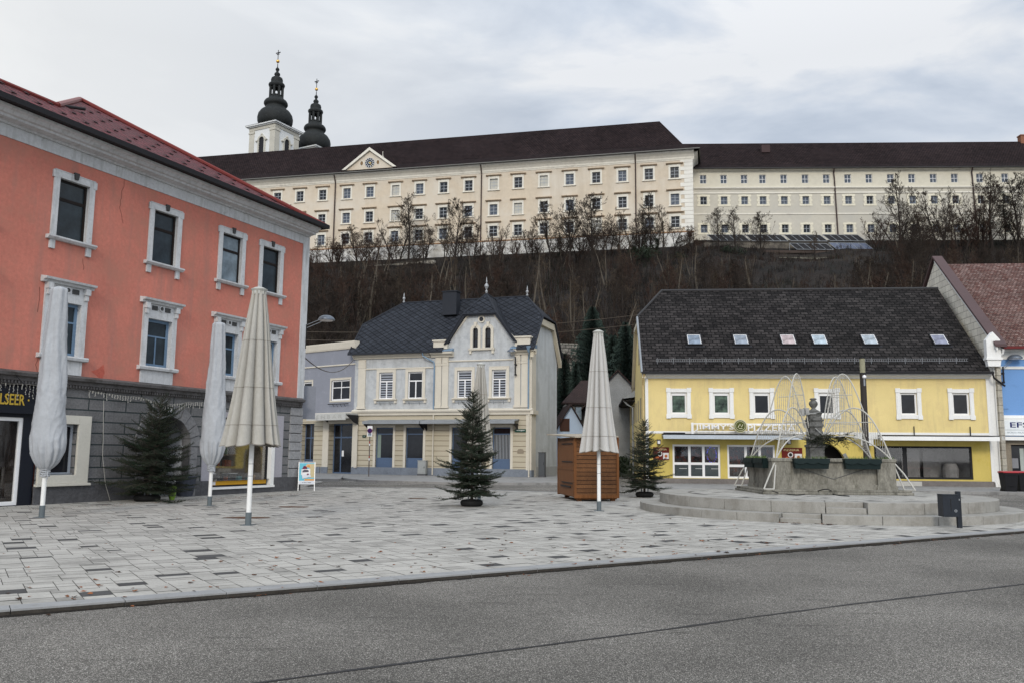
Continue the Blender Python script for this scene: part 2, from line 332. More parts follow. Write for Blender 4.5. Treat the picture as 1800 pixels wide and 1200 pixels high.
pv_light = pave_mat('light_paving_block', (.40, .385, .35)); pv_dark = pave_mat('dark_paving_block', (.075, .074, .073)); joint = M('paving_joint_sand', (.085, .08, .07), var=.3)
def paving(name, poly, z, inside=None, clip=True):
    rnd = random.Random(3); us = [(Vector((p[0], p[1], 0)) - K0).dot(KD) for p in poly]; vs = [(Vector((p[0], p[1], 0)) - K0).dot(KN) for p in poly]
    mb = MB(); tone = []; gap = .0045; dark = []; v0 = max(.275, min(vs))     # bands of blocks, the joints away from the kerb run on through one band only
    while v0 < max(vs):
        bh = rnd.choice((.6, .75, .9, 1.2)); u = min(us) - rnd.random()
        while u < max(us):
            w = rnd.choice((.2, .25, .3, .3, .4)); v = v0
            while v < v0 + bh - .01:
                h = rnd.choice((.15, .2, .25, .3)); h = h if v + h < v0 + bh - .1 else v0 + bh - v; c = K0 + KD * (u + w / 2) + KN * (v + h / 2)
                if inside(c.x, c.y) if inside else inpoly(c.x, c.y, poly):
                    A = [K0 + KD * (u + gap) + KN * (v + gap), K0 + KD * (u + w - gap) + KN * (v + gap), K0 + KD * (u + w - gap) + KN * (v + h - gap), K0 + KD * (u + gap) + KN * (v + h - gap)]
                    dk = rnd.random() < (.11 if w > .26 and h > .18 else .01) and not any(abs(u - a) < .62 and abs(v - b) < .5 for a, b in dark[-40:]); dz = rnd.uniform(-.002, .002)
                    if dk: dark.append((u, v))
                    mb.poly([(p.x, p.y, z + dz) for p in A], 1 if dk else 0); tone.append(rnd.uniform(.9, 1.07) if rnd.random() < .85 else rnd.uniform(.74, .9))
                v += h
            u += w
        v0 += bh
    me = mb.mesh(name, [pv_light, pv_dark]); at = me.attributes.new('block_tone', 'FLOAT', 'FACE'); at.data.foreach_set('value', tone)
    return link(me, name)
FC = Vector((8.64, 24.27, 0))        # centre of the fountain steps
PLZ = [K0 + KD * -12 + KN * .27, K0 + KD * 60 + KN * .27, K0 + KD * 60 + KN * 3.2, G(1800, 896), G(1715, 886), G(1600, 870), G(1400, 862), G(1200, 868), G(1100, 871), G(980, 864.5), G(760, 857.5), G(600, 855.5), G(535, 855), (-10, 46, 0), (-30, 30, 0), (-30, 4, 0)]
PLZ = [(p[0], p[1]) for p in PLZ]
g = MB(); g.poly([(a, b, -.006) for a, b in PLZ]); struct(g.build('plaza_bed', joint))
struct(paving('plaza_paving', PLZ, 0))
# edge stones at the back of the plaza
g = MB()
for a, b in zip(PLZ[9:12], PLZ[10:13]):
    a = Vector((*a, 0)); b = Vector((*b, 0)); d = (b - a).normalized(); nn = Vector((-d.y, d.x, 0)) * -.15
    g.poly([(p.x, p.y, .006) for p in (a - nn, b - nn, b + nn, a + nn)])
struct(g.build('plaza_edging', kerb_m))
# footpaths along the houses behind
foot_m = M('grey_footpath', (.25, .245, .235), var=.15, sc1=.6, sc2=70, bump=.3, stain=(.12, .12, .115), st=(.5, .7))
def slab(name, poly, z0, z1, m, bev=0):
    g = MB(); g.prism([(p[0], p[1]) for p in poly], 'z', z0, z1); return struct(g.build(name, m, bevel=bev))
slab('footpath', [G(612, 839, .1), G(640, 841.5, .1), G(800, 845.5, .1), G(900, 846, .1), G(985, 846, .1), (3.6, 62, 0), (-3, 63, 0), (-13, 66, 0), (-20, 66, 0), G(600, 836.5, .1)], -.08, .06, foot_m)
slab('footpath', [G(1133, 857.5, .1), G(1300, 857, .1), G(1740, 862, .1), G(1900, 866, .1), (32, 48, 0), (8, 50, 0)], -.08, .07, foot_m)
slab('footpath', [G(528, 840, .1), G(598, 840, .1), G(604, 834, .1), (-22, 66, 0), (-22, 58, 0)], -.08, .08, foot_m)
# fountain terrace: two round steps with notches where the stairs are
step_m = M('concrete_step', (.29, .28, .255), var=.16, sc1=1.1, sc2=45, bump=.3, stain=(.19, .175, .15), st=(.5, .75), streak=((.13, .12, .10), (3, 3, 1.2), .45))
terr = empty('fountain_terrace', (FC.x, FC.y, 0), 0, 'round two-stepped concrete terrace under the stone fountain', 'terrace')
def ring(name, r0, r1, z0, z1, a0, a1, joints, m):
    g = MB()
    for k in range(joints):
        b0 = a0 + (a1 - a0) * k / joints + .0012; b1 = a0 + (a1 - a0) * (k + 1) / joints - .0012; n = max(2, int((b1 - b0) / .05))
        P = [(r1 * cos(b0 + (b1 - b0) * i / n), r1 * sin(b0 + (b1 - b0) * i / n)) for i in range(n + 1)] + [(r0 * cos(b1 - (b1 - b0) * i / n), r0 * sin(b1 - (b1 - b0) * i / n)) for i in range(n + 1)]
        g.prism(P, 'z', z0, z1)
    return g.build(name, m, terr, bevel=.008)
A = math.atan2(-24.27, -8.64)
ring('lower_step', 4.0, 4.96, -.05, .2, A - 2.0, A - .18, 9, step_m); ring('lower_step', 4.0, 4.96, -.05, .2, A + .01, A + 2.6, 10, step_m)
ring('lower_stair', 4.0, 4.66, -.05, .198, A - .178, A + .008, 1, step_m); ring('lower_stair', 4.67, 4.9, -.05, .1, A - .178, A + .008, 1, step_m)
ring('upper_step', 3.6, 4.4, .2, .465, A - 2.2, A + .03, 8, step_m); ring('upper_step', 3.6, 4.4, .2, .465, A + .24, A + 3.3, 10, step_m)
ring('upper_stair', 3.6, 4.12, .2, .46, A + .032, A + .238, 1, step_m); ring('upper_stair', 4.13, 4.36, .2, .335, A + .032, A + .238, 1, step_m)
g = MB(); g.prism([(3.61 * cos(t), 3.61 * sin(t)) for t in [2 * pi * k / 64 for k in range(64)]], 'z', -.05, .455); g.build('terrace_fill', joint, terr)
p = paving('terrace_paving', [(FC.x - 4.2, FC.y - 6), (FC.x + 4.2, FC.y - 6), (FC.x + 7, FC.y + 7), (FC.x - 7, FC.y + 7)], .461, lambda x, y: (x - FC.x) ** 2 + (y - FC.y) ** 2 < 3.56 ** 2)
p.parent = terr; p.location = (-FC.x, -FC.y, 0)
# hill
def ytop(x): return (150 - (x - 32.6) * math.tan(R(13)) - 2.5) if x < 33 else 151.5 + (33 - x) * .04
def hz(x, y):
    yt = ytop(x); zt = 38.2 if x < 33 else 40.2; t = (y - 67) / (yt - 67)
    if t <= 0: return -.1
    b = mnoise.noise(Vector((x * .06, y * .06, 1))) * 2.2 + mnoise.noise(Vector((x * .2, y * .2, 4))) * .7
    if t >= 1: return zt + .05
    k = min(1, t * 6) * min(1, (1 - t) * 6)
    return zt * (t ** .93) + b * k
g = MB(); xs = [-150 + 3 * i for i in range(112)]; rows = [i / 60 for i in range(61)]
for i, x in enumerate(xs):
    yt = ytop(x)
    for t in rows: y = 66 + (yt - 66) * t; g.v.append((x, y, hz(x, y)))
    g.v.append((x, yt + 200, hz(x, yt + 5)))
nr = len(rows) + 1
for i in range(len(xs) - 1):
    for j in range(nr - 1): a = i * nr + j; g.f.append((a, a + nr, a + nr + 1, a + 1)); g.m.append(0)
struct(g.build('hill', soil, smooth=True))
# ---------------------------------------------------------------- facade helpers
def wall(mb, s0, s1, z0, z1, y, holes, dep, m=0, mr=None):
    """front face at local y with rectangular holes, and their reveals going inwards"""
    mr = m if mr is None else mr
    X = sorted({s0, s1} | {min(max(h[k], s0), s1) for h in holes for k in (0, 1)}); Z = sorted({z0, z1} | {min(max(h[k], z0), z1) for h in holes for k in (2, 3)})
    for a, b in zip(X, X[1:]):
        for c, d in zip(Z, Z[1:]):
            cx, cz = (a + b) / 2, (c + d) / 2
            if any(h[0] < cx < h[1] and h[2] < cz < h[3] for h in holes): continue
            mb.poly([(a, y, c), (b, y, c), (b, y, d), (a, y, d)], m)
    for h in holes:
        a, b, c, d = h[:4]
        mb.poly([(a, y, c), (a, y + dep, c), (a, y + dep, d), (a, y, d)], mr); mb.poly([(b, y, c), (b, y + dep, c), (b, y + dep, d), (b, y, d)], mr)
        mb.poly([(a, y, d), (b, y, d), (b, y + dep, d), (a, y + dep, d)], mr); mb.poly([(a, y, c), (b, y, c), (b, y + dep, c), (a, y + dep, c)], mr)
WC = {}
def window(root, s0, s1, z0, z1, y, fm, gm, fw=.06, nv=(), nh=(), bar=.035, name='window', gd=.03, vclip=None, extra=None):
    """frame with bars (positions nv, nh as fractions; vclip limits upright bars to below that fraction) and a pane as its sub-part"""
    w, h = round(s1 - s0, 3), round(z1 - z0, 3); key = (w, h, fm.name, fw, tuple(nv), tuple(nh), bar, vclip, name)
    if key not in WC:
        g = MB(); g.box(0, w, 0, .07, 0, fw); g.box(0, w, 0, .07, h - fw, h); g.box(0, fw, 0, .07, fw, h - fw); g.box(w - fw, w, 0, .07, fw, h - fw)
        top = h - fw if vclip is None else fw + (h - 2 * fw) * vclip
        for t in nv: c = fw + (w - 2 * fw) * t; g.box(c - bar / 2, c + bar / 2, .012, .062, fw, top)
        for t in nh: c = fw + (h - 2 * fw) * t; g.box(fw, w - fw, .008, .06, c - bar / 2, c + bar / 2)
        WC[key] = g.mesh(name, fm)
    k2 = (w, h, fw, gm.name)
    if k2 not in WC: WC[k2] = MB().box(fw * .8, w - fw * .8, gd, gd + .012, fw * .8, h - fw * .8).mesh('pane', gm)
    o = link(WC[key], name, root, (s0, y, z0)); link(WC[k2], 'pane', o, (0, 0, 0)); return o
def surround(root, s0, s1, z0, z1, w, d, m, name='surround', ears=0, sill=True):
    g = MB(); g.box(s0 - w, s0, -d, 0, z0, z1 + w); g.box(s1, s1 + w, -d, 0, z0, z1 + w); g.box(s0, s1, -d, 0, z1, z1 + w)
    g.box(s0 - w, s1 + w, -d - .012, 0, z1 + w, z1 + w + .03)
    if ears:
        for a in (s0 - w - ears, s1 + w - .1): g.box(a, a + .1 + ears, -d - .01, 0, z1 + w - .22, z1 + w - .003)
    if sill: g.box(s0 - w, s1 + w, -d, 0, z0 - w, z0)
    return g.build(name, m, root, bevel=.006)
# ================================================================ the coral house on the left
c_ = G(525, 861); PK = Fac(c_.x, c_.y, R(66)); SL, SR, PD = -22.0, 0.0, 11.0
pk = empty('coral_house', (c_.x, c_.y, 0), PK.a, 'three-storey coral red house with grey stone ground floor and red roof at the left edge', 'house')
rust = BR('rusticated_grey_stone', (.155, .153, .155), (.13, .13, .132), (.035, .045, .047), 1.35, .335, .02, bump=1, bd=.04, var=.3, sc1=1.2, grain=16, off=.42)
plinth_m = M('dark_grey_plinth', (.085, .085, .09), var=.25, sc1=1.5, sc2=11, bump=1, bdist=.03)
lilac = M('lilac_grey_plaster', (.33, .32, .35), var=.1, bump=.2)
wins = [(-11.56, -10.56), (-8.07, -7.07), (-4.93, -3.93), (-2.77, -1.76)]; far = [(-14.7, -13.7), (-17.9, -16.9), (-21, -20)]
g = MB(); H1 = [(a, b, 7.57, 9.31) for a, b in wins + far]; H2 = [(a + .0, b, 4.2, 5.72) for a, b in wins + far]
wall(g, SL, -.62, 3.62, 9.95, 0, H1 + H2, .2, 0, 1); g.poly([(-.62, 0, 3.62), (SR, 0, 3.62), (SR, 0, 9.95), (-.62, 0, 9.95)])
g.poly([(SR, 0, 0), (SR, PD, 0), (SR, PD, 10.6), (SR, 0, 10.6)]); g.poly([(SL, 0, 0), (SL, PD, 0), (SL, PD, 10.6), (SL, 0, 10.6)]); g.poly([(SL, PD, 0), (SR, PD, 0), (SR, PD, 10.6), (SL, PD, 10.6)])
g.build('stucco_wall', [pink, trim_grey], pk)
g = MB(); GFW = (-11.25, -10.345, .80, 2.25); ARC = (-7.85, -5.93); SHW = (-4.95, -1.8, .27, 2.72)
DR = (-15.5, -11.6)
# ground-floor wall: arch opening cut square, filled by the voussoir ring
wall(g, DR[1] + .0, SR, 0.5, 3.3, 0, [GFW, (ARC[0], ARC[1], .5, 2.62), (-5.35, -1.11, .5, 2.9)], .3); wall(g, SL, DR[0], .5, 3.3, 0, [], .3)
g.build('rusticated_wall', rust, pk)
# corner and side quoins
g = MB(); z = .52
for k in range(8):
    for (a, b, off) in ((-.62, .03, .05),):
        g.box(a - .12, b, -off, .02, z + .012, z + .33); g.box(a - .12 + .66, b + .02, 0.021, .6, z + .012, z + .33)
    z += .345
g.build('quoin', BR('quoin_stone', (.27, .27, .275), (.24, .24, .245), (.1, .1, .1), 3, .9, .0, bump=.9, bd=.05, grain=13), pk, bevel=.02)
g = MB(); g.box(DR[1], -10.2 - .95 + .95, -.04, .02, -.05, .5); g.box(-10.2, ARC[0], -.04, .02, -.05, .5); g.box(ARC[1], -5.35, -.04, .02, -.05, .5); g.box(-5.35, 0.04, -.045, .05, -.05, .27); g.box(-5.35, -4.95, -.045, .02, .27, .5); g.box(-1.6, .04, -.045, .02, .27, .55); g.build('plinth', plinth_m, pk)
# ledge over the ground floor
g = MB(); g.prism([(0, 3.28), (-.08, 3.28), (-.08, 3.36), (-.13, 3.38), (-.13, 3.47), (-.24, 3.50), (-.26, 3.58), (-.2, 3.60), (0, 3.66)], 'x', SL, SR - .12)
a = SL
while a < SR - .15: g.box(a, a + .05, -.125, -.05, 3.30, 3.37); a += .1
g.build('ledge', ledge_dark, pk)
# white corner strip, frieze and cornice
g = MB(); g.box(-.36, .035, -.035, .3, 3.66, 9.94); g.box(SL, .035, -.03, .1, 9.94, 10.28)
g.build('corner_strip', trim_grey, pk)
g = MB(); g.prism([(.1, 10.283), (-.1, 10.283), (-.12, 10.33), (-.36, 10.36), (-.38, 10.42), (-.46, 10.44), (-.52, 10.52), (-.6, 10.56), (-.62, 10.62), (.1, 10.62)], 'x', SL, SR - .02)
g.prism([(SR - .1, 10.283), (SR + .02, 10.283), (SR + .05, 10.42), (SR + .06, 10.62), (SR - .1, 10.62)], 'y', .101, PD, 0)
g.build('cornice', trim_grey, pk)
rr = BR('red_metal_tiles', (.15, .022, .028), (.10, .015, .019), (.022, .004, .006), .42, .36, .045, rough=.6, bump=1, bd=.07, off=0, var=.3, msm=.5, spec=.2)
g = MB(); zt = 10.68; ap = PK.uv(140, 177, 5.5); zr = ap[1]; sR = SR + .06
kR = (zr - zt) / 6.28; yl_ = 2.9
for _ in range(20): q_ = PK.uv(100, 187, yl_); yl_ += ((q_[1] - zt) / kR - .78 - yl_) * .4
sl_, lz = q_; g.poly([(SL - .5, -.78, zt), (sR, -.78, zt), (ap[0], 5.5, zr), (sl_, yl_, lz), (SL - .5, yl_, lz)])
g.poly([(sR, -.78, zt), (sR, PD + .6, zt), (ap[0], 5.5, zr)]); g.poly([(SL - .5, yl_, lz), (sl_, yl_, lz), (ap[0] - 3, 8, lz), (SL - .5, 8, lz)]); g.poly([(sl_, yl_, lz), (ap[0], 5.5, zr), (ap[0] - 3, 8, lz)])
g.poly([(ap[0], 5.5, zr), (sR, PD + .6, zt), (SL - .5, PD + .6, zt), (SL - .5, 8, lz), (ap[0] - 3, 8, lz)])
k_ = 0; yy = -.5
while yy < 5.3:
    ss = SL + (.27 * (k_ % 3))
    while ss < sR - .4:
        zz_ = zt + kR * (yy + .78)
        if (yy < yl_ - .2 or ss > sl_ + .6) and ss < sR - (yy + .78) * (sR - ap[0]) / 6.28 - .2 and (yy < yl_ or ss > ap[0] - (ap[0] - sl_) * (5.5 - yy) / (5.5 - yl_) + .3): g.poly([(ss, yy, zz_ + .005), (ss + .16, yy, zz_ + .005), (ss + .16, yy - .03, zz_ + .02), (ss, yy - .03, zz_ + .02)], 1); g.poly([(ss, yy - .03, zz_ + .02), (ss + .16, yy - .03, zz_ + .02), (ss + .16, yy + .16, zz_ + .05 + kR * .15), (ss, yy + .16, zz_ + .05 + kR * .15)], 1)
        ss += .8
    yy += .95; k_ += 1
rf = g.build('roof', [rr, M('dark_snow_stop', (.03, .008, .01), rough=.7)], pk)
g = MB(); g.tube([(sR, -.78, zt + .05), (ap[0], 5.5, zr + .05)], .09, 8); g.tube([(ap[0], 5.5, zr + .04), (sl_, yl_, lz + .03)], .1, 8); g.tube([(SL - .5, yl_, lz + .03), (sl_, yl_, lz + .03)], .08, 8); g.build('ridge_cap', M('red_ridge_cap', (.17, .035, .03), rough=.4), rf)
g = MB(); g.box(SL - .5, sR + .02, -.9, -.74, 10.60, 10.76); g.box(sR + .021, sR + .12, -.9, PD + .7, 10.60, 10.755); g.build('gutter', dark_metal, pk)
g = MB(); a_ = PK.uv(92, 184, 2.6); g.tube([(a_[0], 2.6, a_[1]), (a_[0] + .9, 2.2, a_[1] + .12)], .05, 6); g.build('roof_vent', dark_metal, pk)
cap_m = M('keystone', (.06, .06, .06))
for i, (a, b) in enumerate(wins + far):
    window(pk, a, b, 7.57, 9.31, .08, dark_frame, glass if i != 2 else glass_curtain, .07, (), (.68,), .09)
    s = surround(pk, a, b, 7.57, 9.31, .19, .05, trim_grey, ears=.05, sill=False)
    g = MB(); g.prism([(0, 7.46), (-.1, 7.46), (-.17, 7.52), (-.17, 7.565), (0, 7.57)], 'x', a - .3, b + .3); g.box(a - .19, a - .02, -.06, 0, 7.2, 7.458); g.box(b + .02, b + .19, -.06, 0, 7.2, 7.458); g.build('sill', trim_grey, pk)
    g = MB(); c = (a + b) / 2; g.prism([(c - .055, 9.38), (c + .055, 9.38), (c + .085, 9.58), (c - .085, 9.58)], 'y', -.1, -.04); g.build('keystone', cap_m, pk)
    # first floor
    window(pk, a, b, 4.2, 5.72, .1, blue_frame, glass, .09, (.5,), (.66,), .05, vclip=.66)
    g = MB(); g.box(a - .2, a, -.06, 0, 4.2, 5.95); g.box(b, b + .2, -.06, 0, 4.2, 5.95); g.box(a, b, -.06, 0, 5.72, 5.95); g.box(a - .2, b + .2, -.05, 0, 5.951, 6.2)
    g.box(a + .12, a + .34, -.075, -.049, 6.0, 6.14, 1); g.box(b - .34, b - .12, -.075, -.049, 6.0, 6.14, 1)
    c = (a + b) / 2; n0 = len(g.v); g.tube([(c, -.045, 6.08), (c, -.09, 6.08)], .1, 14); g.tube([(c, -.088, 6.08), (c, -.1, 6.08)], .06, 12, 1)
    for q in (a - .2, b + .04): g.box(q, q + .16, -.18, -.051, 6.02, 6.2); g.box(q + .03, q + .13, -.14, -.052, 5.86, 6.018)
    g.prism([(0, 6.2), (-.12, 6.2), (-.14, 6.26), (-.24, 6.28), (-.26, 6.34), (0, 6.38)], 'x', a - .34, b + .34); g.box(a - .17, b + .17, -.045, 0, 3.66, 4.06)
    g.prism([(0, 4.06), (-.14, 4.08), (-.16, 4.15), (-.14, 4.19), (0, 4.2)], 'x', a - .3, b + .3)
    g.build('ornate_surround', [trim_grey, cap_m], pk)
# ground floor window, wide cream splayed surround
cream_s = M('cream_surround', (.52, .50, .44), var=.08)
g = MB(); a, b, c, d = GFW; g.box(a - .3, a, -.07, .02, c - .24, d + .25); g.box(b, b + .42, -.07, .02, c - .24, d + .25); g.box(a, b, -.07, .02, d, d + .25); g.box(a, b, -.07, .02, c - .24, c); g.box(a - .36, b + .5, -.12, -.0, c - .31, c - .241)
g.build('surround', cream_s, pk, bevel=.01); window(pk, a, b, c, d, .18, M('grey_frame', (.33, .36, .4)), glass_dark, .07)
g = MB(); g.box(a, b, .1, .18, c - .02, c + .04); g.build('sill', zinc, pk)
# shop front at the far left: dark fascia with gold letters, white framed glass door
g = MB(); wall(g, DR[0], DR[1], 0, 3.28, .06, [(-14.9, -12.0, 0.02, 2.38)], .12); g.box(DR[0], DR[1], -.08, .055, 2.48, 3.18); g.build('shop_fascia', M('charcoal_fascia', (.012, .014, .02), rough=.35, bump=0), pk)
s_, z_ = PK.uv(49, 728, -.08); s2, z2 = PK.uv(49, 708, -.08); s0_ = PK.uv(-2, 720, -.08)[0]
gold = M('gold_letters', (.55, .38, .06), rough=.35, metal=.4, bump=0)
text('LSEER \u00b7', .30, gold, pk, (s0_, -.085, 2.70), width=s_ - s0_, ext=.012)
window(pk, -14.9, -12.0, .02, 2.38, .1, white_plain, clear_glass, .1, (.45,), (), .1, name='shop_door')
g = MB(); g.box(-14.9, -12, .3, 2.4, 0, 2.4)
g2 = MB(); wall(g2, -14.9, -12, 0.02, 2.4, 2.4, [], .1); g2.poly([(-14.9, .19, .0), (-12, .19, 0), (-12, 2.4, 0), (-14.9, 2.4, 0)]); g2.poly([(-14.9, .19, 2.4), (-12, .19, 2.4), (-12, 2.4, 2.4), (-14.9, 2.4, 2.4)]); g2.poly([(-14.9, .19, 0), (-14.9, 2.4, 0), (-14.9, 2.4, 2.4), (-14.9, .19, 2.4)]); g2.poly([(-12, .19, 0), (-12, 2.4, 0), (-12, 2.4, 2.4), (-12, .19, 2.4)])
g2.box(-14, -13.2, 1.2, 1.7, 0, 1.0); g2.box(-12.9, -12.2, 1.9, 2.3, 0, 1.9); g2.build('shop_interior', M('brown_shop_interior', (.035, .026, .022), var=.8, sc1=2), pk)
# arch doorway
g = MB(); cx, rr_, zc = (ARC[0] + ARC[1]) / 2, (ARC[1] - ARC[0]) / 2, 1.66; nV = 11
for k in range(nV):
    a0 = pi * k / nV + .012; a1 = pi * (k + 1) / nV - .012; rO = rr_ + .42; off = -.06 if k % 2 else -.04
    P = [(cx + rr_ * cos(a0 + (a1 - a0) * t / 4), zc + rr_ * sin(a0 + (a1 - a0) * t / 4)) for t in range(5)] + [(cx + rO * cos(a1 - (a1 - a0) * t / 4), zc + rO * sin(a1 - (a1 - a0) * t / 4)) for t in range(5)]
    g.prism(P, 'y', off, .35)
for sx in (ARC[0] - .3, ARC[1]):
    z = .02
    for k in range(4): g.box(sx, sx + .3, -.05 - .01 * (k % 2), .35, z, z + .395); z += .41
# spandrel fill up to the square hole
P = [(cx + (rr_ + .02) * cos(pi * t / 16), zc + (rr_ + .02) * sin(pi * t / 16)) for t in range(17)]
g.prism(P[:9] + [(cx, 2.64), (ARC[1] + .01, 2.64)], 'y', .01, .3); g.prism(P[8:] + [(ARC[0] - .01, 2.64), (cx, 2.64)], 'y', .01, .3)
g.build('door_arch', BR('arch_stone', (.17, .17, .175), (.14, .14, .145), (.1, .1, .1), 3, 3, 0, bump=1, bd=.04, grain=14), pk)
g = MB(); g.poly([(ARC[0], .3, 0), (ARC[0], 1.6, 0), (ARC[0], 1.6, 2.7), (ARC[0], .3, 2.7)]); g.poly([(ARC[1], .3, 0), (ARC[1], 1.6, 0), (ARC[1], 1.6, 2.7), (ARC[1], .3, 2.7)]); g.poly([(ARC[0], 1.6, 0), (ARC[1], 1.6, 0), (ARC[1], 1.6, 2.7), (ARC[0], 1.6, 2.7)]); g.poly([(ARC[0], .3, 2.69), (ARC[1], .3, 2.69), (ARC[1], 1.6, 2.69), (ARC[0], 1.6, 2.69)])
g.build('passage', M('pale_passage_wall', (.42, .43, .45)), pk)
g = MB(); g.box(ARC[0] + .05, ARC[1] - .05, 1.2, 1.28, 0, 2.0); g.box(ARC[0], ARC[1], 1.15, 1.3, 2.0, 2.12)
g.build('house_door', dark_frame, pk)
g = MB(); n_s, n_z = PK.uv(298, 719, -.1); g.box(n_s - .17, n_s + .17, -.10, -.065, 2.72, 2.95); hn = g.build('house_number', M('number_plate', (.02, .025, .03), bump=0), pk)
text('32', .15, white_plain, hn, (n_s - .1, -.104, 2.76), width=.2, ext=.003)
# shop window with its display
g = MB(); a, b, c, d = SHW
g.box(-5.35, a, -.02, .25, .5, 2.9); g.box(b + .2, -1.11, -.02, .25, .55, 2.9); g.box(a, b + .2, -.02, .25, d, 2.9); g.build('plaster_panel', lilac, pk)
g = MB(); g.box(b, b + .2, -.05, .2, c, d); g.box(a, b + .2, -.1, .2, c - .08, c); g.build('window_reveal', white, pk)
w = window(pk, a, b, c, d, .12, dark_metal, clear_glass, .06, (), (), name='shop_window')
g = MB(); g.box(a + .06, b - .06, .10, .125, c + .06, c + .2); g.build('yellow_band', M('amber_film', (.62, .33, .03), rough=.5, bump=0), w, loc=(-a, -.12, -c))
s_, z_ = PK.uv(385, 853, .1); g = MB(); g.box(a + .08, a + .42, .095, .099, c + .07, c + .19); sg = g.build('sticker', white_plain, w, loc=(-a, -.12, -c)); 
g = MB(); y1 = 2.6
for q in ([(a - .3, .2, 0), (a - .3, y1, 0), (a - .3, y1, 2.9), (a - .3, .2, 2.9)], [(b + .2, .2, 0), (b + .2, y1, 0), (b + .2, y1, 2.9), (b + .2, .2, 2.9)], [(a - .3, y1, 0), (b + .2, y1, 0), (b + .2, y1, 2.9), (a - .3, y1, 2.9)], [(a - .3, .2, .25), (b + .2, .2, .25), (b + .2, y1, .25), (a - .3, y1, .25)], [(a - .3, .2, 2.9), (b + .2, .2, 2.9), (b + .2, y1, 2.9), (a - .3, y1, 2.9)]): g.poly(q)
g.build('shop_interior', M('beige_shop_interior', (.22, .19, .15), var=.5, sc1=1.5), pk)
cols = [M('item_%s' % n, c, bump=0, var=.2) for n, c in (('cream', (.5, .45, .34)), ('rust', (.3, .09, .04)), ('teal', (.06, .16, .16)), ('black', (.02, .02, .02)), ('green', (.12, .2, .08)), ('tan', (.3, .2, .1)), ('white', (.6, .6, .58)))]
g = MB(); rn = random.Random(5)
for zz in (.95, 1.4, 1.85, 2.3): g.box(a, b, 1.6, 2.1, zz - .03, zz, 5)
for zz, yy in ((.28, .5), (.28, .9), (.28, 1.3), (.95, 1.7), (1.4, 1.7), (1.85, 1.7), (2.3, 1.7)):
    x = a + .1
    while x < b - .15:
        ww = rn.uniform(.06, .22); hh = rn.uniform(.08, .36)
        if rn.random() < .75: g.box(x, x + ww, yy, yy + .15, zz, zz + hh, rn.randrange(7))
        x += ww + rn.uniform(.02, .12)
for x in (-4.4, -3.3): g.box(x, x + .5, .6, 1.0, .26, .7, 3); g.box(x + .03, x + .47, .63, .97, .7, .72, 6)
g.build('display_goods', cols, pk)
# slim awning rods and icicle lights over the shop
wire_m = M('warm_white_wire', (.38, .37, .34), bump=0)
g = MB()
for px in ((21, 651, 62, 695), (-25, 655, 14, 682)):
    a = PK.uv(px[0], px[1]); b = PK.uv(px[2], px[3], -.9); g.tube([(a[0], 0, a[1]), (b[0], -.9, b[1])], .014, 5); g.lathe([(.03, 0), (.03, .02)], 8, 0, (a[0], 0))
g.build('awning_rod', dark_metal, pk)
def icicles(mb, P, step, lo, hi, rn, r=.006):
    for a, b in zip(P, P[1:]):
        a = Vector(a); b = Vector(b); mb.tube([a, (a + b) / 2 - Vector((0, 0, .03)), b], r, 3, cap=False); n = max(1, int((b - a).length / step))
        for i in range(n):
            p = a.lerp(b, (i + .5) / n); l = rn.uniform(lo, hi); k = 5; Q = [p + Vector((rn.uniform(-.012, .012), rn.uniform(-.012, .012), -l * j / k)) for j in range(k + 1)]
            mb.tube(Q, r * .8, 3, cap=False)
            for q in Q[1:]: mb.box(q.x - .009, q.x + .009, q.y - .009, q.y + .009, q.z - .012, q.z + .012)
g = MB(); icicles(g, [(-14.5, -.12, 3.3), (-13.3, -.12, 3.27), (-12.1, -.12, 3.29), (-11, -.12, 3.26)], .11, .12, .5, rn)
tag(g.build('icicle_lights', wire_m, None, loc=None), 'unlit white icicle light string hanging over the gold-lettered shop fascia', 'fairy lights')
o = bpy.data.objects['icicle_lights']; o.location = pk.location; o.rotation_euler = pk.rotation_euler
g = MB(); icicles(g, [(-10.2, -.16, 3.26), (-9.4, -.16, 3.2), (-8.3, -.16, 3.18), (-7.2, -.16, 3.0), (-6.2, -.16, 3.15), (-5.3, -.16, 3.2)], .1, .05, .22, rn)
P = [PK.uv(176, 703), PK.uv(175, 770), PK.uv(174, 800), PK.uv(179, 850), PK.uv(187, 878)]; g.tube([(a, -.15, z) for a, z in P], .008, 4)
o = tag(g.build('icicle_lights', wire_m), 'white light string draped along the grey stone wall above the arched doorway', 'fairy lights'); o.location = pk.location; o.rotation_euler = pk.rotation_euler
# ---------------------------------------------------------------- wall lamps
def wall_lamp(F, s, y, z, zt, hs, hz_, label, hr=.3, side=1):
    r = empty('wall_lamp', tuple(F.W(s, y, z)), F.a, label, 'street lamp', 'dome lamps on the house walls')
    g = MB(); g.tube([(0, -.28, 0), (0, -.28, zt - z)], .045, 8); g.box(-.05, .05, -.3, 0, .02, .1); g.box(-.05, .05, -.3, 0, .55 * (zt - z), .55 * (zt - z) + .08); g.build('mast', dark_metal, r)
    h = (hs - s, -.32, hz_ - z); g = MB()
    for k in (-.06, .06): g.tube([(0, -.28, zt - z - .1 + k), (h[0] * .75, h[1], h[2] - .05 + k)], .012, 5)
    g.build('bracket_arm', zinc, r)
    g = MB(); g.lathe([(hr, 0), (hr * .97, hr * .12), (hr * .8, hr * .34), (hr * .5, hr * .52), (.02, hr * .6)], 20); g.lathe([(hr * .75, -.03), (hr * .75, -.002)], 16, 1)
    g.build('lamp_head', [M('grey_lamp_shade', (.13, .15, .18), rough=.4, metal=.4, bump=0), white_plain], r, smooth=False, loc=h); return r

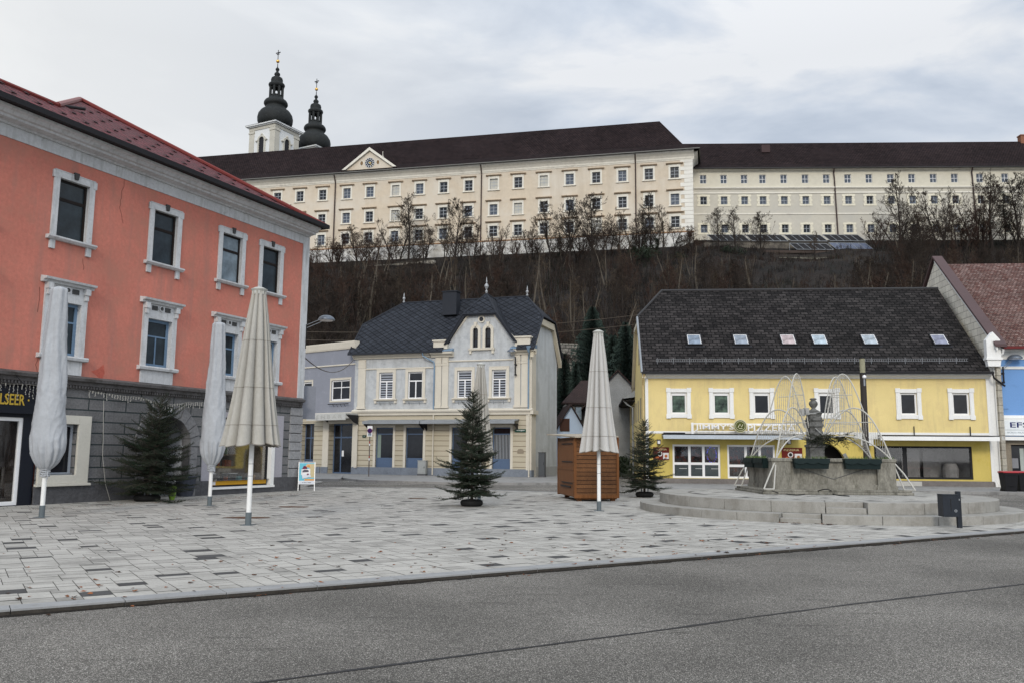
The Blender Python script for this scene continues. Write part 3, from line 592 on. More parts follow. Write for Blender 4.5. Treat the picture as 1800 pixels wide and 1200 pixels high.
# cracks and a raw red patch in the coral stucco
g = MB(); rn = random.Random(9)
for P in ([(223, 303), (213, 345), (211, 365), (217, 400)], [(76, 600), (62, 640), (70, 668)], [(70, 505), (66, 560)], [(146, 455), (147, 480)], [(540, 470), (538, 520)][:0]):
    Q = []
    for a, b in zip(P, P[1:]):
        for k in range(5): t = k / 5; u = PK.uv(a[0] + (b[0] - a[0]) * t, a[1] + (b[1] - a[1]) * t); Q.append((u[0] + rn.uniform(-.025, .025), -.003, u[1]))
    if Q: g.tube(Q, .006, 3)
g.build('stucco_crack', M('crack', (.10, .035, .03), bump=0), pk)
for c, pts_, nm in (((.42, .105, .075), [(160, 652), (172, 648), (182, 640), (184, 655), (178, 668), (170, 660)], 'repaint_patch'),):
    g = MB(); P = [PK.uv(*q) for q in pts_]; g.poly([(a, -.004, b) for a, b in P]); g.build(nm, M('fresh_red_patch', c, var=.2, sc1=3), pk)
# ================================================================ pale blue corner house in the middle
c_ = G(933, 839.5); CHS = Fac(c_.x, c_.y, R(-19)); CL = -12.9
ch = empty('corner_house', (c_.x, c_.y, 0), CHS.a, 'pale blue and cream two-storey house with dark slate roof and pointed middle gable', 'house')
blue_st = M('pale_blue_roughcast', (.46, .475, .48), var=.08, sc1=1.0, sc2=20, bump=.9, bdist=.03, stain=(.34, .355, .37), st=(.46, .68), streak=((.27, .275, .27), (2.5, 2.5, .3), .6))
cream = M('cream_stucco', (.53, .48, .38), var=.08, sc1=1.2, stain=(.40, .34, .26), st=(.6, .8))
cream_l = M('pale_cream_trim', (.56, .52, .44), var=.08, sc1=1.5, stain=(.36, .32, .26), st=(.62, .8))
side_m = M('pale_side_wall', (.50, .515, .515), var=.1, sc1=.4, stain=(.40, .41, .40), st=(.46, .7), streak=((.30, .30, .28), (1.2, 1.2, .12), .6))
banded = BR('banded_cream_stucco', (.43, .385, .29), (.45, .40, .305), (.21, .165, .11), 40, .335, .018, bump=1, bd=.03, var=.1, msm=.3)
slate = BR('diamond_slate', (.030, .034, .043), (.022, .025, .032), (.006, .007, .009), .42, .42, .03, rough=.7, bump=1, bd=.05, off=0, rot=R(45), var=.35, sc1=1.5, spec=.12, vscale=(1.0, 1.35, 1))
plinth_g = M('blue_grey_plinth', (.17, .19, .22), var=.2, sc1=1.5, stain=(.1, .1, .1))
shop_blue = M('blue_shop_paint', (.085, .125, .20), rough=.45, var=.12)
uvc = CHS.uv
def rect(F, x0, y0, x1, y1, off=0):
    a = F.uv(x0, y0, off); b = F.uv(x1, y1, off); return (a[0], b[0], b[1], a[1])
ZB = 4.25; ZE = 8.2; RDG = 3.0; ZR2 = 12.33
UW = [rect(CHS, 667.2, 653.5, 690.4, 700), rect(CHS, 717.9, 653.5, 742.3, 700), rect(CHS, 804.3, 650.5, 829, 698), rect(CHS, 865, 650.4, 889.8, 697.5)]
z0 = sum(u[2] for u in UW) / 4; z1 = sum(u[3] for u in UW) / 4; UW = [(u[0], u[1], z0, z1) for u in UW]
DW = [rect(CHS, 661, 750.7, 689.4, 825), rect(CHS, 713.8, 750.7, 742.6, 826), rect(CHS, 794.5, 750, 823, 828), rect(CHS, 865.5, 750, 896.7, 829)]
z1 = sum(u[3] for u in DW) / 4; DW = [(u[0], u[1], .42, z1) for u in DW]
ga, gb_, gc, gd = uvc(787.5, 598.7), uvc(823, 551), uvc(868, 549), uvc(906, 592)
g = MB(); wall(g, CL, 0, ZB + .2, ZE, 0, UW, .16)
# gable wall
gz = 8.2; AW = [rect(CHS, 831.8, 577.5, 840.4, 610.5), rect(CHS, 853.4, 577, 862.9, 610)]
wall(g, gb_[0], gc[0], gz, gb_[1], 0, AW, .15)
g.poly([(ga[0], 0, gz), (gb_[0], 0, gz), (gb_[0], 0, gb_[1]), (ga[0], 0, ga[1])]); g.poly([(gc[0], 0, gz), (gd[0], 0, gz), (gd[0], 0, ga[1]), (gc[0], 0, gb_[1])])
g.build('roughcast_wall', blue_st, ch)
g = MB(); wall(g, CL, -.32, 0, ZB - .2, 0, DW, .2); g.build('ground_floor_wall', banded, ch)
# side and back walls with the truncated gable (jerkinhead)
DPT = 6.0; zk = 10.7; P = [(0, 0), (DPT, 0), (DPT, 7.9), (DPT - 1.5, zk - .3), (1.5, zk - .1), (0, ZE)]
g = MB(); g.poly([(.0, y, z) for y, z in P]); g.poly([(CL, y, z) for y, z in P]); g.poly([(CL, DPT, 0), (0, DPT, 0), (0, DPT, 7.9), (CL, DPT, 7.9)]); g.build('side_wall', side_m, ch)
g = MB(); g.box(.002, .06, .95, DPT, 0, .7); g.build('side_plinth', M('pale_grey_plinth', (.36, .36, .35), var=.15), ch)
# trims
g = MB()
for a, b in ((629.9, 642.5), (765.3, 776), (777.5, 788), (904.7, 915), (917, 928.4)):
    s0, s1 = uvc(a, 680)[0], uvc(b, 680)[0]; g.box(s0, s1, -.07, 0, ZB + .25, 7.35); g.box(s0 - .03, s1 + .03, -.1, 0, 7.352, 7.45); g.box(s0, s1, -.09, 0, 7.452, 7.9); g.box(s0 + .06, s1 - .06, -.11, -.089, 7.5, 7.85); g.box(s0 - .05, s1 + .05, -.12, 0, ZB + .25, ZB + .4)
g.box(-.03, .04, -.04, .9, 0, ZE - .02); g.box(-.33, -.02, -.035, .9, 0, ZE - .04)
g.build('pilaster', cream_l, ch, bevel=.01)
g = MB(); g.prism([(0, ZB - .2), (-.1, ZB - .2), (-.12, ZB - .05), (-.2, ZB), (-.24, ZB + .1), (-.2, ZB + .14), (0, ZB + .22)], 'x', CL - .05, .12)
g.box(-.0, .2, -.2, .95, ZB - .18, ZB + .08)
zl = uvc(850, 634)[1]; g.prism([(0, 7.2), (-.05, 7.2), (-.07, 7.25), (-.05, 7.29), (0, 7.3)], 'x', CL + .6, uvc(763, 640)[0]); g.prism([(0, zl), (-.05, zl), (-.07, zl + .05), (-.05, zl + .09), (0, zl + .1)], 'x', uvc(789, 640)[0], uvc(903, 640)[0])
g.build('string_course', cream_l, ch)
g = MB()
for a, b in ((CL - .1, uvc(757, 620)[0]), (uvc(934, 620)[0], .12)):
    g.prism([(0, 7.95), (-.1, 7.95), (-.14, 8.05), (-.3, 8.1), (-.34, 8.22), (0, 8.25)], 'x', a, b)
for (x0, x1, y0, y1, bx0, bx1, by) in ((756, 795, 611, 624, 763, 787.5, 598), (897, 941, 605, 618, 906, 932.5, 591.5)):
    s0, s1, za, zb = rect(CHS, x0, y0, x1, y1, -.3); g.prism([(0, 7.92), (-.14, 7.92), (-.2, 8.05), (-.4, 8.12), (-.42, 8.25), (0, 8.28)], 'x', s0, s1)
    b0 = uvc(bx0, by, -.1); b1 = uvc(bx1, by, -.1); g.box(b0[0], b1[0], -.2, .3, 8.45, b0[1] - .1); g.box(b0[0] - .07, b1[0] + .07, -.27, .35, b0[1] - .1, b0[1])
g.build('cornice', cream_l, ch, bevel=.008)
capb = M('blue_metal_capping', (.18, .26, .35), rough=.4, metal=.3)
g = MB()
for (x0, x1) in ((756, 795), (897, 941)):
    s0 = uvc(x0, 615, -.3)[0]; s1 = uvc(x1, 615, -.3)[0]; g.prism([(-.45, 8.27), (-.42, 8.31), (.1, 8.55), (.1, 8.27)], 'x', s0, s1)
g.build('metal_capping', capb, ch)
g = MB(); g.box(CL, -.33, -.05, 0, -.05, .55); g.box(-.331, .05, -.05, .5, -.05, .5); g.build('plinth', plinth_g, ch)
for (a, b, c, d) in UW:
    k = UW.index((a, b, c, d)); bl = M('horizontal_blind_glass', (.2, .22, .25), rough=.15, var=.05, bump=0) if k == 0 else bpy.data.materials['horizontal_blind_glass']
    w = window(ch, a, b, c, d, .07, white_plain, glass_dark, .08, (.5,), (.68,), .08, vclip=.68)
    if k != 1:
        g = MB(); zz = .12
        while zz < d - c - .12: g.box(.09, b - a - .09, .024, .03, zz, zz + .09); zz += .17
        g.build('blind', M('grey_blind', (.3, .32, .36), bump=0) if k == 0 else bpy.data.materials['grey_blind'], w)
    s = surround(ch, a, b, c, d, .2, .05, cream_l, sill=False)
    g = MB(); g.prism([(0, c - .14), (-.12, c - .12), (-.17, c - .04), (-.15, c), (0, c)], 'x', a - .33, b + .33); g.box(a - .3, a - .15, -.1, 0, c - .3, c - .14); g.box(b + .15, b + .3, -.1, 0, c - .3, c - .14); g.build('sill', cream_l, ch)
    g = MB(); g.box(a - .1, b + .1, -.2, -.19, c - .25, c - .19); g.tube([(a + .15, -.05, c - .42), (a + .15, -.19, c - .2)], .02, 5); g.tube([(b - .15, -.05, c - .42), (b - .15, -.19, c - .2)], .02, 5); g.build('flower_box_rail', zinc, ch)
for (a, b, c, d) in DW:
    i = DW.index((a, b, c, d)); w = MB(); h = d - c
    w = window(ch, a, b, c, d, .12, shop_blue, glass_dark, .07, (), (.25, .86), .07, name='shop_window')
    g = MB(); g.box(.06, b - a - .06, .02, .028, .06, .06 + (h - .12) * .25); g.build('panel', shop_blue, w)
    if i == 3:
        g = MB(); x = .12
        while x < b - a - .1: g.box(x, x + .04, .024, .029, h * .27, h * .84); x += .1
        g.build('slat_blind', M('pale_slat', (.3, .32, .34), bump=0), w)
    if i == 0: g = MB(); g.box(.08, .34, .024, .029, h * .27, h * .84); g.build('curtain', M('green_grey_curtain', (.2, .25, .22)), w)
    g = MB(); g.box(a - .17, a, -.03, 0, .55, d + .17); g.box(b, b + .17, -.03, 0, .55, d + .17); g.box(a, b, -.03, 0, d, d + .17); g.build('surround', cream_l, ch)
for (x0, x1) in ((638, 738), (739.5, 822), (846, 905)):
    s0, z0 = uvc(x0, 739, -.9); s1, _ = uvc(x1, 739, -.9); z0 = 3.42
    c = empty('canopy', (0, 0, 0)); c.parent = ch
    g = MB(); g.prism([(-1.0, 3.44), (-1.0, 3.62), (0, 3.76), (0, 3.7), (-.96, 3.56), (-.96, 3.44)], 'x', s0, s1); g.build('canopy_sheet', zinc, c)
    g = MB()
    for s in (s0 + .05, s1 - .1): g.box(s, s + .05, -.9, -.02, 3.4, 3.46); g.prism([(-.9, 3.4), (-.02, 3.4), (-.02, 3.02)], 'x', s, s + .03)
    g.build('bracket', dark_metal, c)
# gable windows
for (a, b, c, d) in AW:
    w = window(ch, a, b, c, d, .08, dark_frame, glass_dark, .05, (), (.45,), .04)
    g = MB(); cx = (a + b) / 2; r = (b - a) / 2
    for q in (a - .18, b): g.box(q, q + .18, -.07, 0, c - .05, d - .1)
    n = 8
    for k in range(n):
        t0, t1 = pi * k / n, pi * (k + 1) / n; g.prism([(cx + (r - .02) * cos(t0), d - .1 + (r - .02) * sin(t0) * .9), (cx + (r - .02) * cos(t1), d - .1 + (r - .02) * sin(t1) * .9), (cx + (r + .18) * cos(t1), d - .1 + (r + .18) * sin(t1)), (cx + (r + .18) * cos(t0), d - .1 + (r + .18) * sin(t0))], 'y', -.07, 0)
    g.prism([(cx - .06, d + .1), (cx + .06, d + .1), (cx + .11, d + .42), (cx - .11, d + .42)], 'y', -.12, 0); g.build('arched_surround', cream_l, ch)
g = MB(); a, b = AW[0][0] - .28, AW[1][1] + .28; c = AW[0][2]; g.prism([(0, c - .2), (-.14, c - .18), (-.16, c - .06), (0, c - .05)], 'x', a, b); g.box(a + .05, a + .2, -.1, 0, c - .42, c - .2); g.box(b - .2, b - .05, -.1, 0, c - .42, c - .2); g.build('gable_sill', cream_l, ch)
s0, z0 = uvc(846.7, 561.4); g = MB(); g.tube([(s0, -.07, z0), (s0, 0, z0)], .24, 18); g.tube([(s0, -.08, z0), (s0, -.069, z0)], .15, 16, 1); g.build('round_window', [cream_l, glass_dark], ch)
# raking trims on the gable
g = MB()
for p, q in ((ga, gb_), (gc, (gd[0], ga[1]))):
    d = Vector((q[0] - p[0], 0, q[1] - p[1])).normalized(); nn = Vector((-d.z, 0, d.x)); 
    if nn.z < 0: nn = -nn
    P = [(p[0], p[1]), (q[0], q[1]), (q[0] - nn.x * .16, q[1] - nn.z * .16), (p[0] - nn.x * .16, p[1] - nn.z * .16)]; g.prism(P, 'y', -.06, .0)
g.prism([(gb_[0], gb_[1] - .14), (gc[0], gb_[1] - .14), (gc[0], gb_[1]), (gb_[0], gb_[1])], 'y', -.061, 0); g.build('gable_trim', cream_l, ch)
# roof
def slope_z(y): return 8.3 + (ZR2 - 8.3) * (y + .42) / (RDG + .42)
g = MB(); e0, e1 = CL - .35, .32; yk = 1.55; zk_ = slope_z(yk); rl = uvc(710, 532, RDG)[0]; rr2 = uvc(926.8, 521, RDG)[0]
cs0, cs1 = ga[0] - .2, gd[0] + .2     # dormer gable footprint
g.poly([(e0, -.42, 8.3), (cs0, -.42, 8.3), (cs0, 0.3, slope_z(.3)), (cs1, .3, slope_z(.3)), (cs1, -.42, 8.3), (e1, -.42, 8.3), (e1, yk, zk_), (rr2, RDG, ZR2), (rl, RDG, ZR2), (e0, yk, zk_)])
g.poly([(e1, yk, zk_), (e1, 2 * RDG - yk, zk_), (rr2, RDG, ZR2)]); g.poly([(e0, yk, zk_), (e0, 2 * RDG - yk, zk_), (rl, RDG, ZR2)])
g.poly([(e0, 2 * RDG + .42, 8.3), (e1, 2 * RDG + .42, 8.3), (e1, 2 * RDG - yk, zk_), (rr2, RDG, ZR2), (rl, RDG, ZR2), (e0, 2 * RDG - yk, zk_)])
# gable roof of the middle bay: two steep slopes, cut by a small hip in front
az = uvc(855.6, 517, 1.2); sa = (gb_[0] + gc[0]) / 2; za = az[1]; f = -.28
Lb = (gb_[0] - .28, f, gb_[1] - .1); Rb = (gc[0] + .28, f, gb_[1] - .1); Ap = (sa, 1.0, za); Bk = (sa, 3.4, za - .15)
ZL = ga[1] - .28
Ll = (ga[0] - .15, f, ZL); Rl = (gd[0] + .15, f, ZL); Lbk = (ga[0] - .15, .25, ZL); Rbk = (gd[0] + .15, .25, ZL)
g.poly([Lb, Rb, Ap]); 
yb = lambda z: -.42 + (z - 8.3) * (RDG + .42) / (ZR2 - 8.3)
g.poly([Ll, Lb, Ap, Bk, (Ll[0], yb(ZL) + .1, ZL)]); g.poly([Rl, Rb, Ap, Bk, (Rl[0], yb(ZL) + .1, ZL)])
rf = g.build('roof', slate, ch)
rm = M('dark_roof_edge', (.02, .023, .03), rough=.6, metal=0, spec=.2)
g = MB()
for a, b in ((Ll, Lb), (Lb, Rb), (Rb, Rl), (Ap, Lb), (Ap, Rb), (Ap, Bk), ((e1, -.42, 8.3), (e1, yk, zk_)), ((e1, yk, zk_), (rr2, RDG, ZR2)), ((rl, RDG, ZR2), (rr2, RDG, ZR2)), ((e0, -.42, 8.3), (e0, yk, zk_)), ((e0, yk, zk_), (rl, RDG, ZR2)), (Rl, (sa + 1.0, 3.0, za - .8)), ((e1, yk, zk_), (e1, 2 * RDG - yk, zk_)), ((e1, 2 * RDG - yk, zk_), (e1, 2 * RDG + .42, 8.3))): g.tube([a, b], .055, 6)
g.build('ridge_cap', rm, rf)
g = MB(); g.prism([(Ll[0], ZL - .02), (Lb[0], Lb[2] - .02), (gb_[0], gb_[1]), (ga[0] + .05, ZL + .05)], 'y', f, .2); g.prism([(Rl[0], ZL - .02), (Rb[0], Rb[2] - .02), (gc[0], gb_[1]), (gd[0] - .05, ZL + .05)], 'y', f, .2); g.prism([(Lb[0], Lb[2] - .1), (Rb[0], Rb[2] - .1), (Rb[0], Rb[2]), (Lb[0], Lb[2])], 'y', f, .0); g.build('verge_board', rm, rf)
# cream verge under the right edge of the roof, visible on the side
g = MB()
Q = [(-.3, 8.15), (1.45, zk_ - .12), (2 * RDG - 1.45, zk_ - .12), (2 * RDG + .4, 8.1)]
for p, q in zip(Q, Q[1:]): g.prism([p, q, (q[0], q[1] - .42), (p[0], p[1] - .42)], 'x', .002, .24)
g.build('verge_soffit', cream, ch)
g = MB(); g.box(e0, cs0 - .02, -.52, -.4, 8.2, 8.32); g.box(cs1 + .02, e1, -.52, -.4, 8.2, 8.32); g.build('gutter', rm, ch)
g = MB(); x0, z0 = uvc(779.6, 540, 1.8); x1, z1 = uvc(804.5, 512, 1.8); g.box(x0, x1, 1.6, 2.3, z0 - .6, z1 - .05); g.box(x0 - .06, x1 + .06, 1.54, 2.36, z1 - .05, z1 + .02); g.build('chimney', rm, ch)
def finial(root, s, y, z, h, r):
    g = MB(); g.lathe([(.05, z), (.09, z + h * .12), (.035, z + h * .22), (r, z + h * .42), (r * .9, z + h * .5), (.03, z + h * .62), (.05, z + h * .7), (.006, z + h)], 12, 0, (s, y)); return g.build('finial', M('silver_finial', (.33, .34, .35), rough=.5, metal=.2, bump=0), root)
finial(ch, rl, RDG, ZR2, .75, .1); finial(ch, rr2, RDG, ZR2, .75, .1); finial(ch, sa, 1.0, za, 1.15, .15)
g = MB(); s0 = uvc(764, 680)[0]; g.tube([(s0 - .75, -.46, 8.2), (s0 - .72, -.4, 8.0), (s0 - .05, -.13, 7.6), (s0, -.12, 7.4), (s0, -.12, ZB + .15)], .05, 8)
s1 = uvc(930, 680)[0]; g.tube([(s1 + .12, -.46, 8.2), (s1 + .1, -.3, 8.0), (s1, -.14, 7.6), (s1, -.14, ZB + .15)], .05, 8); g.lathe([(.05, 8.0), (.16, 8.35), (.16, 8.4)], 10, 0, (s1 + .1, -.45)); g.build('downpipe', capb, ch)
g = MB(); g.tube([(s0, -.1, ZB - .2), (s0, -.1, .1)], .045, 8); g.tube([(s1 + .05, -.12, ZB - .2), (s1 + .05, -.12, 0)], .045, 8); g.build('downpipe', cream_l, ch)
a, b, c, d = rect(CHS, 904.7, 753.3, 924.3, 758.7, -.06); g = MB(); g.box(a, b, -.07, -.045, c, d); sg = g.build('street_sign', M('green_enamel', (.012, .06, .04), rough=.3, bump=0), ch)
text('Herrengasse', .11, white_plain, sg, (a + .08, -.073, c + .06), width=b - a - .16, ext=.002)
g = MB(); a, b, c, d = rect(CHS, 909, 788, 920, 796, -.06)
g.box(a, b, -.03, -.002, c, c + .2); g.box(a + .05, b - .05, -.03, -.002, c + .2, c + .27); g.box(a + .15, b - .15, -.03, -.002, c + .27, d); g.build('relief_plaque', M('brown_relief', (.24, .2, .15)), ch)
r_ = uvc(908, 618, -.3); wall_lamp(CHS, uvc(908, 660)[0], 0, uvc(908, 660)[1], uvc(908, 630)[1] + .1, uvc(902, 617)[0], uvc(902, 619)[1], 'dark dome wall lamp on the right pilaster of the pale blue corner house', .3)
# utility cabinets
def cabinet(F, s, w, h, label, c, d=.3, y=-.45):
    r = empty('utility_cabinet', tuple(F.W(s, y, .06)), F.a, label, 'cabinet'); m = M('cabinet_paint', c, rough=.5, var=.15)
    g = MB(); g.box(0, w, 0, d, .08, h); g.box(-.02, w + .02, -.02, d + .02, h, h + .04); g.build('cabinet_body', m, r, bevel=.01)
    g = MB(); g.box(-.01, w + .01, -.01, d + .01, 0, .1); g.build('cabinet_base', plinth_m, r); g = MB(); g.box(.03, w - .03, -.012, .0, .13, h - .05); dd = g.build('cabinet_door', m, r); g = MB(); g.box(w * .8, w * .86, -.03, -.012, h * .5, h * .62); g.build('handle', dark_metal, dd); return r
cabinet(CHS, uvc(739, 820)[0], uvc(753, 820)[0] - uvc(739, 820)[0], .95, 'light grey utility cabinet at the foot of the cream wall between blue shop windows', (.3, .31, .3))
cb = cabinet(CHS, .42, .42, 1.55, 'tall dark grey cabinet against the side wall of the pale blue corner house', (.07, .075, .08), .3, .25)
# ================================================================ lilac grey house with the flat parapet
gl = CHS.W(CL, 0); GH = Fac(gl.x, gl.y, R(-37)); gh = empty('grey_house', (gl.x, gl.y, 0), GH.a, 'low lilac grey house with cream parapet between the coral house and the pale blue house', 'house')
lil = M('lilac_grey_stucco', (.225, .235, .27), var=.08, sc1=.7, stain=(.28, .29, .33), st=(.55, .75))
gu = GH.uv; W1 = rect(GH, 583, 668, 614.5, 702); W2 = rect(GH, 522, 668, 541, 706); W2 = (W1[0] - (W1[1] - W1[0]) - 2.1, W1[0] - 2.1, W1[2], W1[3])
zp = gu(623, 599)[1]; zq = gu(623, 612)[1]; zs = gu(600, 642)[1]; zc = 4.25; GLf = -10
D1 = rect(GH, 578, 744, 617, 829); D0 = rect(GH, 530, 744, 548.5, 829)
g = MB(); wall(g, GLf, 0, zc, zq, 0, [W1, W2], .15); g.poly([(0, 0, 0), (0, 6, 0), (0, 6, zq), (0, 0, zq)]); g.poly([(GLf, 6, 0), (0, 6, 0), (0, 6, zq), (GLf, 6, zq)]); g.poly([(GLf, 0, zq), (0, 0, zq), (0, 6, zq), (GLf, 6, zq)]); g.build('stucco_wall', lil, gh)
g = MB(); wall(g, GLf, 0, 0, zc, .05, [(D1[0], D1[1], 0.05, D1[3]), (D0[0], D0[1], .05, D0[3])], .5); g.build('ground_floor_wall', banded, gh)
g = MB(); g.box(D1[0] - .6, D1[0], 0, .05, .5, D1[3] + .3); g.box(D1[1], D1[1] + .5, 0, .05, .5, D1[3] + .3); g.box(D1[0], D1[1], 0, .05, D1[3], D1[3] + .3); g.build('door_surround', cream_l, gh)
g = MB(); g.box(D1[0] - .7, D1[0], -.02, .049, 0, .5); g.box(D1[1], 0, -.02, .049, 0, .5); g.box(D0[1], D1[0] - .8, -.02, .049, 0, .5); g.build('plinth', plinth_g, gh)
g = MB(); g.prism([(0, zq), (-.06, zq), (-.1, zq + .1), (-.16, zp - .08), (-.16, zp), (.3, zp), (.3, zq)], 'x', GLf, .05); g.prism([(0, zs), (-.06, zs), (-.07, zs + .06), (0, zs + .1)], 'x', GLf, -.0); g.prism([(0, zc - .12), (-.1, zc - .12), (-.12, zc), (0, zc + .05)], 'x', GLf, 0); g.build('parapet', cream_l, gh)
for q in (W1, W2):
    window(gh, *q, .07, white_plain, glass_dark, .1, (.5,), (.65,), .06); surround(gh, *q, .12, .03, cream_l)
    g = MB(); g.box(q[0] - .1, q[1] + .1, -.2, -.18, q[2] - .3, q[2] - .24)
    for t in (.2, .4, .6, .8): x = q[0] + (q[1] - q[0]) * t; g.tube([(x, -.02, q[2] - .45), (x, -.18, q[2] - .26)], .015, 4)
    g.build('flower_box_rail', dark_metal, gh)
w = window(gh, D1[0], D1[1], .05, D1[3], .5, shop_blue, glass_dark, .1, (.3,), (.74,), .1, name='shop_door')
g = MB(); g.box(.9, 1.1, .0, .01, 1.2, 1.6); g.build('notice', white_plain, w)
w = window(gh, D0[0], D0[1], .05, D0[3], .4, shop_blue, glass_dark, .07, (.45,), (.25, .72), .07, name='shop_window'); g = MB(); g.box(.07, D0[1] - D0[0] - .07, .02, .028, .07, .85); g.build('panel', shop_blue, w)
# canopy sign
s0, z0 = gu(540, 730, -1.1); s1, z1 = gu(608, 729, -1.1); zt = gu(606, 725, -1.1)[1]; zb = gu(606, 737, -1.1)[1]
g = MB(); g.box(s0, s1, -1.15, -1.1, zb, zt); g.box(s0, s1, -1.1, 0, zt - .08, zt - .03); g.box(s1 - .04, s1, -1.1, 0, zt - .35, zt); 
cn = g.build('canopy', M('grey_white_canopy', (.45, .45, .43), var=.15, stain=(.25, .25, .24)), gh)
text('LI S N B A R', .24, M('faded_letters', (.36, .36, .34)), cn, (s0 + .4, -1.155, zb + .12), width=(s1 - s0) * .82, ext=.004)
g = MB(); g.prism([(-1.1, zt - .1), (0, zt - .1), (0, zt - .75), (-.4, zt - .6)], 'x', s1, s1 + .04); g.prism([(-1.1, zt - .1), (0, zt - .1), (0, zt - .55)], 'x', s0 + .9, s0 + .95); g.build('bracket', dark_metal, cn)
# sign box projecting from the coral house corner
s_ = PK.W(0.1, .3, 0); g = MB(); g.box(0, .12, 0, .9, 2.85, 4.2); o = tag(g.build('projecting_sign', M('grey_sign_box', (.2, .21, .24), rough=.5), None, loc=tuple(PK.W(.05, .5))), 'grey sign box projecting behind the corner of the coral house', 'sign'); o.rotation_euler = (0, 0, R(-60))
wall_lamp(PK, .02, .28, PK.uv(529, 611)[1], PK.uv(527, 568)[1], 1.35, PK.uv(527, 552)[1], 'grey dome lamp on a black wall mast at the corner of the coral house', .36)
# ================================================================ yellow pizzeria
y0 = G(1137, 850.3); YH = Fac(y0.x, y0.y, R(-5.25)); yu = YH.uv; YR = 17.4
yh = empty('yellow_house', (y0.x, y0.y, 0), YH.a, 'long yellow pizzeria building with dark shingled roof and six skylights', 'house')
yel = M('pale_yellow_stucco', (.68, .55, .25), var=.08, sc1=.6, sc2=25, bump=.4, stain=(.60, .47, .23), st=(.5, .75), streak=((.46, .37, .20), (2.5, 2.5, .3), .55))
yel2 = M('strong_yellow_stucco', (.53, .42, .12), var=.08, sc1=.8, stain=(.46, .35, .06), st=(.55, .8), streak=((.36, .29, .09), (2.5, 2.5, .5), .5))
dk_roof = BR('dark_wood_shingles', (.040, .036, .035), (.013, .012, .012), (.005, .005, .005), .42, .25, .028, rough=.9, bump=.7, bd=.05, var=.6, sc1=.5, msm=.25, grain=8, spec=.1)
UY = []
for x in (1193, 1268, 1339, 1453.5, 1597, 1689):
    s = yu(x, 708)[0]; UY.append((s - .42, s + .42, 3.68, 4.82))
ZC = 2.62
SA = rect(YH, 1182, 780, 1267, 839); SB = rect(YH, 1278, 780, 1364, 839); SD = rect(YH, 1536, 780, 1711.5, 843); zt = SA[3]; zb = .35
SA = (SA[0], SA[1], zb, zt); SB = (SB[0], SB[1], zb, zt); SD = (SD[0], SD[1], .42, zt)
a0 = yu(1412, 800)[0]; a1 = yu(1487, 800)[0]
g = MB(); wall(g, 0, YR, ZC, 5.6, 0, UY, .16)
DY = 11; P = [(0, 0), (21, 0), (21, 5.0), (DY, 5.6), (8.2, 9.0), (3.4, 9.2), (0, 5.6)]
g.poly([(0, y, z) for y, z in P]); g.poly([(YR, y, z) for y, z in P]); g.poly([(0, 21, 0), (YR, 21, 0), (YR, 21, 5), (0, 21, 5)]); g.build('upper_wall', yel, yh)
g = MB(); wall(g, 0, YR, 0, ZC, 0, [SA, SB, SD, (a0, a1, 0, 2.2)], .25); g.build('ground_floor_wall', yel2, yh)
g = MB(); g.box(-.03, .13, -.03, 0, 0, 5.6); g.box(YR - .1, YR + .28, -.03, .0, .3, 5.62); g.build('corner_strip', white, yh)
g = MB(); g.box(.0, a0, -.05, 0, -.05, .33); g.box(a1, YR, -.05, 0, -.05, .34); g.build('plinth', M('brown_grey_plinth', (.16, .145, .135), var=.2, sc1=2), yh)
g = MB(); g.box(1500 / 1500 * yu(1562, 850)[0], yu(1582, 850)[0], -.06, -.05, .0, .33); g.box(yu(1554, 850)[0], yu(1620, 850)[0], -.058, -.05, .02, .3); g.build('pale_patch', M('pale_render_patch', (.42, .41, .38)), yh)
g = MB(); g.prism([(0, 5.56), (-.08, 5.56), (-.1, 5.62), (-.3, 5.7), (-.34, 5.84), (0, 5.84)], 'x', -.1, YR + .1); g.box(0, YR, -.02, 0, 2.66, 2.78); g.build('cornice', white, yh)
# roof
kz = (11.3 - 5.86) / (5.5 + .45)
def rz(y): return 5.86 + kz * (y + .45)
g = MB(); eL = -.22; s_k = yu(1122, 547, 3.4)[0]; yk = 3.4; s_r = yu(1163, 512, 5.5)[0]; s_e = yu(1650, 508, 5.5)[0]
g.poly([(eL, -.45, 5.86), (YR, -.45, 5.86), (YR, 5.5, 11.3), (s_r, 5.5, 11.3), (eL, yk, rz(yk))])
g.poly([(eL, yk, rz(yk)), (s_r, 5.5, 11.3), (eL, 11 - yk, rz(yk))]); g.poly([(eL, 11.45, 5.86), (YR, 11.45, 5.86), (YR, 5.5, 11.3), (s_r, 5.5, 11.3), (eL, 11 - yk, rz(yk))])
rf = g.build('roof', dk_roof, yh)
g = MB()
for a, b in (((eL, yk, rz(yk) + .03), (s_r, 5.5, 11.33)), ((s_r, 5.5, 11.33), (YR, 5.5, 11.33))): g.tube([a, b], .07, 6)
g.build('ridge_cap', M('grey_ridge', (.05, .05, .052)), rf)
g = MB(); g.tube([(eL, -.45, 5.84), (eL, yk, rz(yk))], .07, 5); g.build('verge', zinc, rf)
g = MB()
for a, b in ((-.6, yk), (11 - yk, 11.6)): pass
Q = [(-.4, 5.8), (yk, rz(yk) - .1), (11 - yk, rz(yk) - .1), (11.4, 5.8)]
for p, q in zip(Q, Q[1:]): g.prism([p, q, (q[0], q[1] - .25), (p[0], p[1] - .25)], 'x', eL + .02, -.002)
g.build('verge_soffit', cream, yh)
g = MB(); g.box(eL, YR + .1, -.56, -.44, 5.76, 5.88); g.tube([(YR + .05, -.5, 5.78), (YR + .1, -.5, 5.55), (YR + .65, -.4, 5.15)], .05, 8); g.build('gutter', dark_metal, yh)
